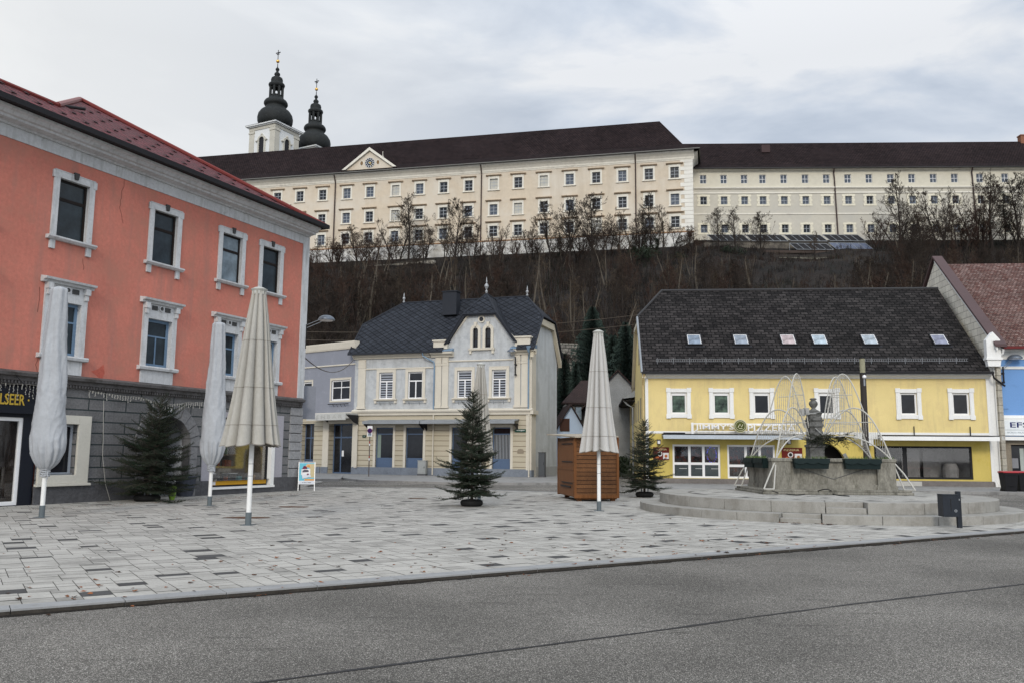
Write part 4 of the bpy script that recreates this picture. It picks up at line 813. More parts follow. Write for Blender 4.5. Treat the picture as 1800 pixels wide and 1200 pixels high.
g = MB(); g.tube([(-.1, -.5, 5.75), (-.16, -.25, 5.45), (-.14, -.06, 5.2), (-.14, -.06, .1)], .045, 8); g.build('downpipe', M('yellowish_pipe', (.5, .38, .18)), yh)
def on_roof(px, py):
    o = 2.
    for _ in range(30):
        s, z = yu(px, py, o); o += ((z - 5.86) / kz - .45 - o) * .4
    return s, o, z
th = math.atan(kz)
for i, (px, lab) in enumerate(((1220, 1), (1302, 1), (1385, 1), (1440, 1), (1528, 1), (1651, 1))):
    s, o, z = on_roof(px, 598); sk = empty('skylight', (s, o, z)); sk.parent = yh; sk.rotation_euler = (th, 0, 0)
    g = MB(); w, h = .36, .46; g.box(-w - .06, w + .06, -h - .06, -h, -.02, .09); g.box(-w - .06, w + .06, h, h + .06, -.02, .09); g.box(-w - .06, -w, -h, h, -.02, .09); g.box(w, w + .06, -h, h, -.02, .09); g.box(-w - .16, w + .16, -h - .22, -h - .06, .0, .02); g.build('frame', dark_metal, sk)
    g = MB(); g.box(-w, w, -h, h, 0, .05); g.build('pane', GL('skylight_glass_%d' % i, ((.16, .2, .25), (.19, .22, .26), (.34, .28, .28), (.30, .36, .4), (.28, .32, .35), (.18, .19, .25))[i], rough=.12), sk)
    g = MB(); g.box(-w, -w + .035, -h, h, .05, .056); g.box(w - .035, w, -h, h, .05, .056); g.box(-w, w, h - .04, h, .05, .057); g.build('inner_edge', white_plain, sk)
# snow guard
g = MB(); s0, o0, z0 = on_roof(1153, 638); s1, o1, z1 = on_roof(1701, 638)
for dz in (.07, .2): g.box(s0, s1, o0 - .09, o0 - .07, z0 + dz, z0 + dz + .022)
x = s0
while x < s1: g.box(x, x + .03, o0 - .08, o0 - .065, z0 + .07, z0 + .22); x += .115
x = s0 + .05
while x < s1: g.box(x, x + .03, o0 - .1, o0 + .25, z0 + .0, z0 + .035); g.box(x, x + .035, o0 - .1, o0 - .07, z0 - .05, z0 + .28); x += .85
g.build('snow_guard', M('dull_grey_steel', (.15, .155, .165), rough=.6), rf)
g = MB()
for k in range(46):
    for zz in (2.6, 3.7, 4.7):
        if random.random() < .5: continue
for i, q in enumerate(UY):
    a, b, c, d = q; sh = i < 4
    w = window(yh, a, b, c, d, .06, white_plain, (glass_green, glass_green, glass_dark, glass_dark, glass_dark, glass_dark)[i], .09, (), (), name='window')
    if sh: g = MB(); g.box(.05, .79, -.02, .03, .98, 1.12); g.build('shutter_box', white_plain, w)
    g = MB(); W_ = .21
    g.box(a - W_, a, -.06, 0, c - .2, d + .2); g.box(b, b + W_, -.06, 0, c - .2, d + .2); g.box(a, b, -.06, 0, d, d + .2); g.box(a, b, -.06, 0, c - .2, c)
    for xx in (a - W_ - .03, b + .0):
        for zz in (c - .24, d + .02): g.box(xx, xx + W_ + .03, -.09, -.055, zz, zz + .22)
    g.box(a - W_ + .05, a - .04, -.075, -.055, c, d); g.box(b + .04, b + W_ - .05, -.075, -.055, c, d); g.build('surround', white, yh, bevel=.008)
# shop windows
for q, nv, nh in ((SA, (.345, .665), (.42,)), (SB, (.38, .7), (.36,))):
    w = window(yh, *q, .06, white_plain, clear_glass, .1, nv, nh, .13, name='shop_window')
    g = MB(); W_ = q[1] - q[0]; H_ = q[3] - q[2]; g.poly([(0, .9, 0), (W_, .9, 0), (W_, .9, H_), (0, .9, H_)]); g.poly([(0, .12, 0), (W_, .12, 0), (W_, .9, 0), (0, .9, 0)]); g.poly([(0, .12, H_), (W_, .12, H_), (W_, .9, H_), (0, .9, H_)]); g.poly([(0, .12, 0), (0, .9, 0), (0, .9, H_), (0, .12, H_)]); g.poly([(W_, .12, 0), (W_, .9, 0), (W_, .9, H_), (W_, .12, H_)])
    g.build('room_behind', M('dim_room', (.05, .045, .05), var=.9, sc1=1.6, stain=(.14, .04, .03), st=(.5, .6)), w)
    if q is SA:
        g = MB(); g.box(.1, W_ - .1, .045, .05, .1, H_ * .42, 0); g.build('frosted_film', M('grey_green_film', (.06, .075, .08), rough=.3, bump=0), w)
        g = MB()
        for t in (.08, .42, .75): x = W_ * t; g.box(x + .15, x + .55, .04, .046, .48, .5)
        g.box(W_ * .35, W_ * .36, .1, .12, .9, 1.6); g.build('marking', white_plain, w)
        g = MB(); rn = random.Random(2)
        for k in range(26): t = rn.random() * 2 * pi; x = W_ * .83 + .24 * cos(t); z = H_ * .7 + .4 * sin(t); g.box(x - .012, x + .012, .1, .12, z - .012, z + .012)
        bm = M('blue_fairy_light', (.03, .03, .5), bump=0); bb = bm.node_tree.nodes['Principled BSDF']; bb.inputs['Emission Color'].default_value = (.05, .06, 1, 1); bb.inputs['Emission Strength'].default_value = 1.0; g.build('fairy_lights', bm, w)
    else:
        g = MB(); x = .14
        while x < W_ * .65: g.box(x, x + .03, .09, .1, .12, H_ * .45); x += .075
        g.build('slatted_screen', M('dark_slats', (.1, .1, .1)), w)
w = window(yh, *SD, .04, dark_metal, clear_glass, .1, (.31,), (), .2, name='shop_window')
q = SD; W_ = q[1] - q[0]; H_ = q[3] - q[2]; g = MB(); g.poly([(0, 2.4, 0), (W_, 2.4, 0), (W_, 2.4, H_), (0, 2.4, H_)]); g.poly([(0, .12, 0), (W_, .12, 0), (W_, 2.4, 0), (0, 2.4, 0)]); g.poly([(0, .12, H_), (W_, .12, H_), (W_, 2.4, H_), (0, 2.4, H_)]); g.poly([(0, .12, 0), (0, 2.4, 0), (0, 2.4, H_), (0, .12, H_)]); g.poly([(W_, .12, 0), (W_, 2.4, 0), (W_, 2.4, H_), (W_, .12, H_)])
g.box(1.7, 2.6, 1.0, 1.2, 0, 1.6); g.box(3.0, 3.9, 1.6, 1.7, 0, 1.5); g.lathe([(.35, 0), (.4, .5), (.3, .75), (.28, .8)], 12, 0, (4.1, .9)); g.build('room_behind', M('grey_room', (.2, .195, .19), var=.3, sc1=1.2), w)
# arched passage
g = MB(); cx, r = (a0 + a1) / 2, (a1 - a0) / 2; z0 = .95; nn = 16; E_ = [(cx + r * cos(pi * t / nn), z0 + (2.2 - z0) * sin(pi * t / nn)) for t in range(nn + 1)]
g.prism(E_[:9] + [(cx, 2.2 + .01), (a1 + .01, 2.21)], 'y', .0, .25); g.prism(E_[8:] + [(a0 - .01, 2.21), (cx, 2.21)], 'y', .0, .25); g.build('arch_infill', yel2, yh)
g = MB()
for k in range(nn):
    if k < 3: p, q = E_[k], E_[k + 1]; d = .2; P = [p, q, (cx + (r + d) * cos(pi * (k + 1) / nn), z0 + (2.2 - z0 + .12) * sin(pi * (k + 1) / nn)), (cx + (r + d) * cos(pi * k / nn), z0 + (2.2 - z0 + .12) * sin(pi * k / nn))]; g.prism(P, 'y', -.04, .0)
g.box(a1, a1 + .2, -.04, 0, 0, z0); g.build('stone_jamb', M('grey_jamb', (.2, .2, .19)), yh)
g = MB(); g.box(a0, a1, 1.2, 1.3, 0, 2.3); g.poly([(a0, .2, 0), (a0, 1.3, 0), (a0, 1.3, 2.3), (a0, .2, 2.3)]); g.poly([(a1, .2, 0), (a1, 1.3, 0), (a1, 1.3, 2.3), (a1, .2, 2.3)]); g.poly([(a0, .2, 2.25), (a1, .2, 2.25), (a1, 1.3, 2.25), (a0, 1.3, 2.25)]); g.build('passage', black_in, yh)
# canopies
def canopy(x0, x1, y, m):
    s0 = yu(x0, y, -1.1)[0]; s1 = yu(x1, y, -1.1)[0]; g = MB(); g.box(s0, s1, -1.12, -1.06, 2.36, 2.56); g.box(s0, s1, -1.06, 0, 2.5, 2.55); g.box(s0, s1, -1.1, 0, 2.58, 2.62, 1); x = s0 + .3
    while x < s1: g.box(x, x + .05, -1.0, 0, 2.42, 2.5, 1); x += 1.8
    return g.build('canopy', [m, dark_metal], yh)
canopy(1166, 1412, 764, M('grey_metal_canopy', (.42, .46, .5), rough=.5)); canopy(1548, 1757, 767, white)
g = MB()
for x in (1605.5, 1704): s = yu(x, 750)[0]; g.box(s - .02, s + .02, -.1, -.06, 2.62, 3.1)
s0 = yu(1166, 755, -.2)[0]; g.box(s0, s0 + 1.1, -.5, -.1, 2.625, 2.7); g.build('awning_bracket', dark_metal, yh)
# sign boards above the arch
g = MB(); s0, s1, c, d = rect(YH, 1501, 760, 1546, 771, -.5); g.box(s0, s1, -.6, -.5, c, d); s0, s1, c, d = rect(YH, 1513, 770, 1535, 782, -.5); g.box(s0, s1, -.58, -.5, c, d); g.build('sign_board', M('white_board', (.6, .6, .58)), yh)
# letters on rails with a round emblem
sg = empty('roof_sign', (0, -.32, 0)); sg.parent = yh
s0 = yu(1215, 750, -.32)[0]; s1 = yu(1292, 750, -.32)[0]; s2 = yu(1314, 750, -.32)[0]; s3 = yu(1402, 750, -.32)[0]; zl = yu(1250, 758, -.32)[1]; zh = yu(1250, 743, -.32)[1]; h = zh - zl
text("JIMMY'S", h * .74, white_plain, sg, (s0 + .2, 0, zl + h * .12), width=s1 - s0 - .25, ext=.03); text('PIZZERIA', h * .74, white_plain, sg, (s2, 0, zl + h * .12), width=s3 - s2 - .1, ext=.03)
g = MB(); g.box(s0, s3, .02, .05, zh - .06, zh); g.box(s0, s3, .02, .05, zl, zl + .05); g.box(s0, s0 + .12, -.02, .05, zl - .12, zh + .03); x = s0
while x < s3: g.box(x, x + .03, .02, .05, zl - .14, zh); x += 1.2
g.box(s0, s3, -.02, .1, zl - .2, zl - .12); x = s0 + .2
g.build('sign_rail', white_plain, sg)
cs, cz = yu(1301, 748, -.4); g = MB(); g.tube([(cs, -.14, cz), (cs, -.08, cz)], .34, 28); g.tube([(cs, -.15, cz), (cs, -.139, cz)], .3, 28, 1)
for k in range(24): t = 2 * pi * k / 24; g.box(cs + .24 * cos(t) - .018, cs + .24 * cos(t) + .018, -.158, -.149, cz + .24 * sin(t) - .018, cz + .24 * sin(t) + .018, 0)
g.tube([(cs - .12, -.16, cz - .08), (cs - .02, -.16, cz + .1), (cs + .06, -.16, cz - .06), (cs + .13, -.16, cz + .08)], .025, 5, 0); g.tube([(cs - .08, -.16, cz - .13), (cs + .1, -.16, cz - .13)], .02, 5, 0); g.build('round_emblem', [M('pale_gold', (.55, .52, .36)), M('olive_green', (.07, .08, .02))], sg)
# posters
def poster(x0, x1, y0_, y1_, lab):
    a, b, c, d = rect(YH, x0, y0_, x1, y1_, -.05); r = empty('menu_board', tuple(YH.W(a, -.05, c)), YH.a, lab, 'sign board'); w, h = b - a, d - c
    g = MB(); g.box(0, w, 0, .045, 0, h); g.build('board', M('dark_red_board', (.12, .012, .008), rough=.4), r)
    text('PIZZERIA', h * .15, M('cream_letters', (.6, .48, .25)), r, (w * .1, -.002, h * .76), width=w * .75, ext=.002)
    g = MB(); g.box(w * .62, w * .97, -.006, 0, h * .08, h * .56, 0); g.tube([(w * .42, -.004, h * .48), (w * .42, -.0, h * .48)], h * .2, 18, 0); g.tube([(w * .42, -.006, h * .48), (w * .42, -.003, h * .48)], h * .13, 18, 1); g.tube([(w * .25, -.004, h * .2), (w * .25, 0, h * .2)], h * .13, 16, 2); g.tube([(w * .8, -.008, h * .3), (w * .8, -.005, h * .3)], h * .12, 12, 2); g.build('picture', [M('print_white', (.62, .6, .58), bump=0), M('print_black', (.02, .02, .02), bump=0), M('print_orange', (.42, .12, .04), bump=0)], r)
poster(1148, 1176.5, 785, 807.5, 'dark red food board on the yellow wall behind the small spruce'); poster(1374, 1411, 786, 810, 'dark red food board on the yellow wall left of the arched passage')
for x in (1158, 1387):
    s, z = yu(x, 776, -.1); o = empty('wall_lantern', tuple(YH.W(s, 0, z - .12)), YH.a, 'small square lantern above the dark red board ' + ('behind the small spruce' if x < 1300 else 'left of the arched passage'), 'lantern')
    g = MB(); g.box(-.09, .09, -.2, -.02, 0, .03); g.box(-.1, .1, -.21, -.01, .2, .25); [g.box(a, a + .02, b, b + .02, .03, .2) for a in (-.09, .07) for b in (-.2, -.04)]; g.box(-.03, .03, -.02, 0, .05, .2); g.build('lantern_frame', dark_metal, o); g = MB(); g.box(-.07, .07, -.18, -.04, .03, .2); g.build('lantern_glass', white_plain, o)
# side wall windows of the yellow house (seen very obliquely) and its annex
g = MB()
for k, yy in enumerate((1.5, 4, 6.5, 9, 11.5, 15, 17.5)):
    for zz in (1.2, 3.6): g.box(-.03, 0, yy, yy + .9, zz, zz + 1.2)
for yy in (3.8, 5.4): g.box(-.03, 0, yy, yy + .7, 6.9, 7.9)
split(g.build('side_window', [M('beige_side_window', (.30, .26, .18))], yh))
g = MB(); g.poly([(-.75, 11, 5.2), (-.75, 21.5, 5.2), (4, 21.5, 8.2), (4, 11, 8.2)]); g.box(-.82, -.7, 10.9, 21.5, 5.05, 5.22); g.box(-.7, 0, 10.9, 21, 5.0, 5.1); g.build('annex_roof', dk_roof, yh)
g = MB(); g.prism([(-.75, 5.22), (0.0, 5.75), (0.0, 5.3), (-.75, 5.2)], 'y', 10.85, 10.95); g.tube([(-.78, 11, 5.1), (-.5, 11, 4.8), (-.15, 11, 4.6), (-.15, 11, 0)], .05, 6); g.build('annex_trim', zinc, yh)
# ================================================================ light blue house at the right edge
bh = empty('light_blue_house', tuple(YH.W(YR + .3, 0)), YH.a, 'light blue house with weathered red tile roof and tiled firewall at the right edge', 'house'); BX = YR + .3; BW = 9.0
lb = M('light_blue_stucco', (.15, .29, .55), var=.08, sc1=.7, sc2=18, bump=.3, stain=(.12, .23, .44), st=(.6, .8))
redt = BR('weathered_red_tiles', (.10, .047, .038), (.18, .125, .11), (.03, .012, .012), .19, .16, .016, rough=.85, bump=1, bd=.04, var=.45, sc1=.7, grain=6, msm=.2)
def B(px, py, off=0): s, z = yu(px, py, off); return s - BX, z
za = 3.55; g = MB(); dr = B(1776, 780)[0]; wall(g, .22, BW, 0, 7.1, 0, [(dr, dr + 1.7, 0, 2.2)], .3); g.poly([(BW, 0, 0), (BW, 12, 0), (BW, 12, 7), (BW, 0, 7)]); g.build('stucco_wall', lb, bh)
z1 = B(1780, 738)[1]; z2 = B(1780, 734)[1]; zc = B(1780, 646)[1]
g = MB(); g.prism([(0, z1 - .1), (-.08, z1 - .1), (-.1, z1), (-.14, z2), (-.1, z2 + .12), (0, z2 + .15)], 'x', .2, BW); g.prism([(0, zc - .08), (-.06, zc - .06), (-.08, zc + .05), (0, zc + .08)], 'x', .2, BW)
ze = B(1780, 616)[1]; g.prism([(0, ze - .45), (-.06, ze - .45), (-.1, ze - .1), (-.3, ze - .05), (-.34, ze + .1), (0, ze + .1)], 'x', .2, BW); g.build('cornice', white, bh)
g = MB(); g.poly([(.1, -.55, ze + .12), (BW + .3, -.55, ze + .12), (BW + .3, 6.2, 12.93), (.1, 6.2, 12.93)]); g.poly([(.1, 13, ze + .12), (BW + .3, 13, ze + .12), (BW + .3, 6.2, 12.93), (.1, 6.2, 12.93)]); rf = g.build('roof', redt, bh)
g = MB(); g.box(.3, BW + .3, -.68, -.5, ze + .02, ze + .15); g.build('gutter', M('red_gutter', (.12, .02, .02), rough=.5), rf)
# firewall
fw = BR('pale_firewall_slabs', (.70, .66, .56), (.60, .56, .48), (.30, .27, .22), .75, .38, .015, var=.25, bump=.5, sc1=1.5)
P = [(-.35, 0), (-.35, 7.25), (6.5, 13.2), (13, 7.3), (13, 0)]
g = MB(); g.prism(P, 'x', .0, .22); g.prism([(-.35, 0), (-.35, 7.2), (0, 7.25), (0, 0)], 'x', .0, .22); g.build('firewall', fw, bh)
g = MB(); cap = M('brown_metal_capping', (.085, .055, .055), rough=.5, metal=.1)
for p, q in (((-.75, 7.1), (6.5, 13.35)), ((6.5, 13.35), (13.2, 7.3))): g.prism([p, q, (q[0], q[1] + .14), (p[0], p[1] + .14)], 'x', -.14, .42)
g.build('firewall_capping', cap, bh)
g = MB(); g.prism([(-.7, 6.95), (6.42, 13.1), (6.42, 13.28), (-.7, 7.12)], 'x', -.08, -.003); g.build('firewall_trim', white, bh)
# small turret at the foot of the firewall
s0, z0 = B(1735, 628, -.5); s1, z1_ = B(1757, 583, -.5); g = MB(); w2 = (s1 - s0) / 2; cxs = (s0 + s1) / 2
g.prism([(s0, z0), (s1, z0), (s1, z1_ - .42), (cxs, z1_), (s0, z1_ - .42)], 'y', -.52, -.2); g.box(s0 - .05, s1 + .05, -.56, -.18, z0 - .12, z0); g.prism([(s0 + .05, z0 - .45), (s1 - .05, z0 - .45), (s1, z0 - .12), (s0, z0 - .12)], 'y', -.5, -.2); g.tube([(cxs, -.54, z1_ - .45), (cxs, -.52, z1_ - .45)], .09, 12)
g.build('gable_turret', white, bh, bevel=.01)
g = MB(); g.box(-.25, .22, -.04, 0, 0, 6.2); g.build('white_lesene', white, bh)
g = MB(); g.tube([(.3, -.6, ze + .02), (.3, -.5, ze - .2), (.05, -.16, ze - .5), (.02, -.12, ze - .7), (.02, -.12, .2)], .06, 8); g.build('downpipe', white, bh)
a, c = B(1761, 768, -.2); b, d = B(1761, 742.5, -.2); g = MB(); g.box(b, b + 3.6, -.2, -.04, 2.66, 3.42); sgn = g.build('shop_sign', M('white_sign', (.66, .69, .70), rough=.3, bump=0), bh)
navy = M('navy_letters', (.01, .015, .1), bump=0); sa_, sz_ = B(1776, 753.5, -.2)
text('EFS', .27, navy, sgn, (sa_, -.205, 3.06), width=.88, ext=.006); g = MB(); g.box(b + .1, b + 3.5, -.203, -.2, 2.93, 2.95); g.build('rule', M('grey_rule', (.3, .33, .33)), sgn); text('BÜRO-FRANZ BÖ', .085, M('grey_letters', (.3, .34, .36)), sgn, (b + .24, -.203, 2.77), width=1.3, ext=.002)
g = MB(); g.box(b - .1, BW, -.35, 0, 2.42, 2.6); g.build('door_canopy', white, bh)
stn = M('brown_stone', (.2, .17, .13), var=.25, sc1=3); g = MB(); g.box(dr - .26, dr, -.05, .05, 0, 2.42); g.box(dr, dr + 1.7, -.05, .05, 2.2, 2.42); g.box(dr + 1.7, dr + 1.96, -.05, .05, 0, 2.42); g.build('stone_surround', stn, bh)
w = window(bh, dr, dr + 1.7, .02, 2.2, .15, dark_frame, glass_dark, .06, (.5,), (), .06, name='shop_door'); g = MB(); g.box(.1, .4, .0, .01, 1.0, 1.5); g.build('notice', M('grey_notice', (.2, .2, .21)), w); g = MB(); g.box(.5, .7, .01, .025, .1, 2.0); g.build('curtain', M('pale_curtain', (.33, .36, .33)), w)
g = MB(); g.tube([(B(1768, 752)[0] - .3, -.04, 4.0), (B(1768, 752)[0] + .1, -.2, 4.0)], .012, 4); g.build('hook', dark_metal, bh)
wall_lamp(YH, yu(1760, 672)[0], 0, yu(1760, 674)[1], yu(1760, 645)[1], yu(1775, 628)[0] + .1, yu(1775, 631)[1], 'dark dome lamp on the light blue wall beside the white downpipe', .36)
# houses glimpsed in the gap
def small_house(name, F, w, h, d, rise, wm, rm, lab, axis='y'):
    r = empty(name, tuple(F.W(0, 0)), F.a, lab, 'house'); g = MB()
    g.box(0, w, 0, d, 0, h); g.prism([(0, h), (w, h), (w / 2, h + rise)], 'y', 0, d); g.build('wall', wm, r)
    g = MB(); o = .35; k = rise / (w / 2)
    g.prism([(-o, h - o * k + .12), (w / 2, h + rise + .14), (w / 2, h + rise + .02), (-o, h - o * k)], 'y', -.3, d + .3); g.prism([(w + o, h - o * k + .12), (w / 2, h + rise + .14), (w / 2, h + rise + .02), (w + o, h - o * k)], 'y', -.3, d + .3); g.build('roof', rm, r); return r
brt = BR('brown_roof_tiles', (.045, .028, .025), (.032, .021, .019), (.015, .01, .01), .25, .2, .02, bump=.8, bd=.04)
p0 = atY(1030, 835, 64); F1 = Fac(p0.x, 64, R(-6)); hh = zat(p0.x, 64, 712); top = zat(p0.x, 64, 652)
h1 = small_house('gabled_house', F1, 4.8, hh, 9, top - hh, M('rough_grey_render', (.23, .235, .235), var=.25, sc1=.8, bump=.8, bdist=.03), brt, 'grey rendered gabled house half hidden behind the folded parasol and the kiosk')
p0 = atY(966, 835, 63); F2 = Fac(p0.x, 63, R(4)); hh = zat(p0.x, 63, 775)
h2 = small_house('garden_house', F2, 3.1, hh, 4, zat(p0.x, 63, 712) - hh, M('pale_blue_render', (.36, .44, .55), var=.1), brt, 'small light blue gabled house with brown shutter in the gap beside the pale corner house')
g = MB(); a = F2.uv(984, 757); b = F2.uv(1001, 735); g.box(a[0], b[0], -.06, -.005, a[1], b[1]); g.build('shutter', M('brown_shutter', (.05, .025, .018)), h2)
p0 = atY(1000, 700, 66); hw = empty('brown_roofed_house', (p0.x, 66, 0), 0, 'house with overhanging brown roof and bay window left of the grey gable', 'house')
g = MB(); z = zat(p0.x, 66, 708); zt_ = zat(p0.x, 66, 662); g.poly([(-.6, -.3, z), (2.4, -.3, z), (3.2, 3, zt_), (1.2, 3, zt_)]); g.box(-.6, 2.4, -.4, -.28, z - .1, z + .04); g.build('roof', brt, hw)
g = MB(); g.box(-.2, 2.2, 0, 5, 0, z); g.build('wall', M('pale_house_wall', (.22, .21, .19)), hw); g = MB(); g.box(.45, 1.0, -.35, 0, z - 1.35, z - .25); g.box(.5, .95, -.37, -.352, z - 1.28, z - .32, 1); g.build('bay_window', [dark_frame, glass_curtain], hw)
stone_w = BR('rubble_stone_wall', (.22, .21, .18), (.12, .11, .10), (.05, .048, .042), .55, .32, .03, bump=1, bd=.08, var=.6, sc1=.8, grain=5, msm=.6)
a = atY(985, 602, 78); b = atY(1035, 602, 78); g = MB(); g.prism([(a.x - 1, a.z), (b.x, a.z - .1), (b.x, a.z - 6), (a.x - 1, a.z - 6)], 'y', 78, 79); tag(g.build('stone_wall', stone_w), 'rubble stone wall on the slope above the small light blue house', 'wall')
# ================================================================ monastery, left wing
P_ = atY(1220, 440, 150); ML = Fac(P_.x, 150, R(-13)); mu_ = ML.uv
mona = empty('monastery_wing', (P_.x, 150, 0), ML.a, 'long cream three-storey monastery wing with dark roof and clock pediment on the hill', 'monastery')
ocre = M('ochre_stucco', (.54, .46, .355), var=.1, sc1=.05, sc2=1.3, bump=.3, bdist=.05, stain=(.58, .525, .44), st=(.42, .62), streak=((.44, .37, .28), (.35, .35, .05), .6))
wht = M('old_white_stucco', (.66, .63, .55), var=.1, sc1=.15, sc2=2, bump=.2, bdist=.04, stain=(.42, .39, .34), st=(.56, .76))
brick_roof = BR('dark_monastery_tiles', (.030, .020, .020), (.021, .015, .016), (.006, .005, .005), .5, .42, .05, rough=.9, bump=.8, bd=.1, var=.5, sc1=.12, grain=1.2, spec=.05)
ZB0, ZEV = 38.0, 56.6; LL = -118; ZF = mu_(1140, 286)[1]
xsL = [568.2, 610.7, 651, 696, 738, 780, 824, 868, 911, 956, 1001.5, 1048, 1094, 1140.7, 1186]
S = [mu_(x, 320)[0] for x in xsL]; d0 = (S[-1] - S[0]) / 14; S = [S[0] - d0 * k for k in range(9, 0, -1)] + S
zz = [(mu_(1140, 316)[1], mu_(1140, 297)[1]), (mu_(1140, 363)[1], mu_(1140, 343)[1]), (mu_(1140, 402.5)[1], mu_(1140, 382)[1])]
ww = .78; HL = [(s - ww, s + ww, a, b) for s in S for a, b in zz]
zl_ = mu_(1140, 411)[1]
g = MB(); wall(g, LL, 0, zl_, ZF + .05, 0, HL, .35); DM = 16
g.poly([(0, 0, ZB0 - 3), (0, DM, ZB0 - 3), (0, DM, ZEV), (0, 0, ZEV)]); g.poly([(LL, DM, ZB0), (0, DM, ZB0), (0, DM, ZEV), (LL, DM, ZEV)]); g.build('stucco_wall', ocre, mona)
g = MB(); wall(g, LL, 0, ZB0 - 2.5, zl_ - .1, -.25, [], .1); g.build('battered_base', M('whitewashed_base', (.60, .59, .56), var=.12, sc1=.15, sc2=2, stain=(.36, .33, .28), st=(.5, .7)), mona)
g = MB(); g.prism([(0, zl_ - .15), (-.3, zl_ - .15), (-.34, zl_ + .05), (0, zl_ + .15)], 'x', LL, .1); g.build('base_ledge', M('rusty_ledge', (.30, .17, .09), var=.3), mona)
g = MB(); g.prism([(0, ZF), (-.08, ZF), (-.1, 55.1), (-.12, 55.15), (-.18, 55.2), (-.22, 55.5), (-.5, 55.9), (-.9, 56.25), (-1.0, 56.5), (0, 56.55)], 'x', LL, .3)
g.prism([(.0, ZF), (.08, ZF), (.12, 55.15), (.22, 55.5), (.5, 55.9), (.9, 56.25), (1.0, 56.5), (0, 56.55)], 'y', -.02, DM); g.build('cornice', wht, mona)
g = MB(); k = 0; z = zl_ + .1
while z < ZF - .3: w_ = 2.2 if k % 2 else 1.5; g.box(-w_, .06, -.07, .0, z, z + .72); g.box(.001, .07, 0.001, w_, z, z + .72); z += .76; k += 1
g.build('corner_quoin', M('white_quoin', (.68, .66, .60), var=.08, stain=(.45, .43, .38)), mona, bevel=.02)
mw_f = M('monastery_window_bars', (.34, .36, .38), bump=0); dk1 = GL('grey_monastery_glass', (.022, .025, .03), rough=.15, spec=.2); dk2 = GL('pale_monastery_glass', (.08, .095, .12), rough=.15, spec=.2); cur = GL('drawn_blind_glass', (.42, .41, .36), rough=.5, var=.1); rn = random.Random(11)
sur = None; lint = None
for s in S:
    for a, b in zz:
        r = rn.random(); gm = dk1 if r < .5 else dk2 if r < .9 else cur
        w = window(mona, s - ww, s + ww, a, b, .2, mw_f, gm, .09, (.5,), (.35, .68), .08); w.rotation_euler = (0, 0, 0)
        if sur is None:
            h = b - a; q = MB(); q.box(-ww - .3, -ww, -.08, 0, -.15, h + .48); q.box(ww, ww + .3, -.08, 0, -.15, h + .48); q.box(-ww, ww, -.08, 0, h, h + .48); q.box(-ww - .45, ww + .45, -.22, 0, -.3, -.15); sur = q.mesh('surround', wht)
            q = MB(); q.prism([(0, 0), (-.2, 0), (-.3, .1), (-.42, .14), (-.42, .24), (0, .3)], 'x', -ww - .75, ww + .75); lint = q.mesh('lintel_moulding', M('brownish_moulding', (.36, .28, .2), var=.2, sc1=1))
        c = link(sur, 'surround', w, (ww, -.2, 0)); link(lint, 'lintel_moulding', w, (ww, -.2, b - a + .5))
g = MB()
for x in (590, 846.5, 1117.5): s = mu_(x, 330)[0]; g.tube([(s, -1.0, 56.4), (s, -.5, 55.6), (s, -.2, 54.9), (s, -.2, ZB0)], .13, 6)
g.tube([(-3, -.2, 38), (-3, -.2, 38.1)], .1, 5); g.build('downpipe', M('rusty_brown_pipe', (.06, .04, .035), rough=.5), mona)
# roof with bellcast eaves and hipped end
pr_ = [(-1.25, 56.6), (1.6, 58.6), (8, 65.9)]; hp = [(1.25, 56.6), (-1.7, 58.6), (-6.2, 65.9)]
g = MB()
for (p, q), (hp0, hp1) in zip(zip(pr_, pr_[1:]), zip(hp, hp[1:])):
    g.poly([(LL, p[0], p[1]), (hp0[0], p[0], p[1]), (hp1[0], q[0], q[1]), (LL, q[0], q[1])])
    g.poly([(hp0[0], p[0], p[1]), (hp0[0], 16 - p[0], p[1]), (hp1[0], 16 - q[0], q[1]), (hp1[0], q[0], q[1])])
    g.poly([(LL, 16 - p[0], p[1]), (hp0[0], 16 - p[0], p[1]), (hp1[0], 16 - q[0], q[1]), (LL, 16 - q[0], q[1])])
rf = g.build('roof', brick_roof, mona)
g = MB(); g.box(LL, 1.3, -1.45, -1.25, 56.5, 56.68); g.box(1.25, 1.42, -1.45, 17, 56.5, 56.68); g.build('gutter', M('grey_gutter', (.13, .13, .12), rough=.5), mona)
# pediment with the clock
a, b = mu_(602, 302, -.3), mu_(698, 296, -.3); t = mu_(650, 262, -.3); sc_ = (a[0] + b[0]) / 2; hw_ = (b[0] - a[0]) / 2; zb_ = 57.35; zt_ = 61.7
ped = empty('pediment', (0, 0, 0)); ped.parent = mona
g = MB(); g.prism([(sc_ - hw_ + .6, zb_), (sc_ + hw_ - .6, zb_), (sc_, zt_ - .5)], 'y', -.3, 1.0); g.build('pediment_wall', ocre, ped)
g = MB()
for sg_ in (-1, 1):
    p = (sc_ + sg_ * hw_, zb_); q = (sc_, zt_); d = Vector((q[0] - p[0], q[1] - p[1])).normalized(); nn = Vector((-d.y, d.x)); nn = nn if nn.y > 0 else -nn
    g.prism([p, q, (q[0], q[1] - .62), (p[0] - sg_ * .75, p[1])], 'y', -.75, .1 + .01 * sg_)
g.build('raking_cornice', wht, ped)
g = MB(); g.prism([(sc_ - hw_ - .1, zb_ - .1), (sc_ + hw_ + .1, zb_ - .1), (sc_, zt_ + .25)], 'y', .11, 6); g.prism([(-.9, zb_ - .5), (-.9, zb_ - .3), (.1, zb_), (.1, zb_ - .5)], 'x', sc_ - hw_, sc_ + hw_); g.build('pediment_roof', brick_roof, ped)
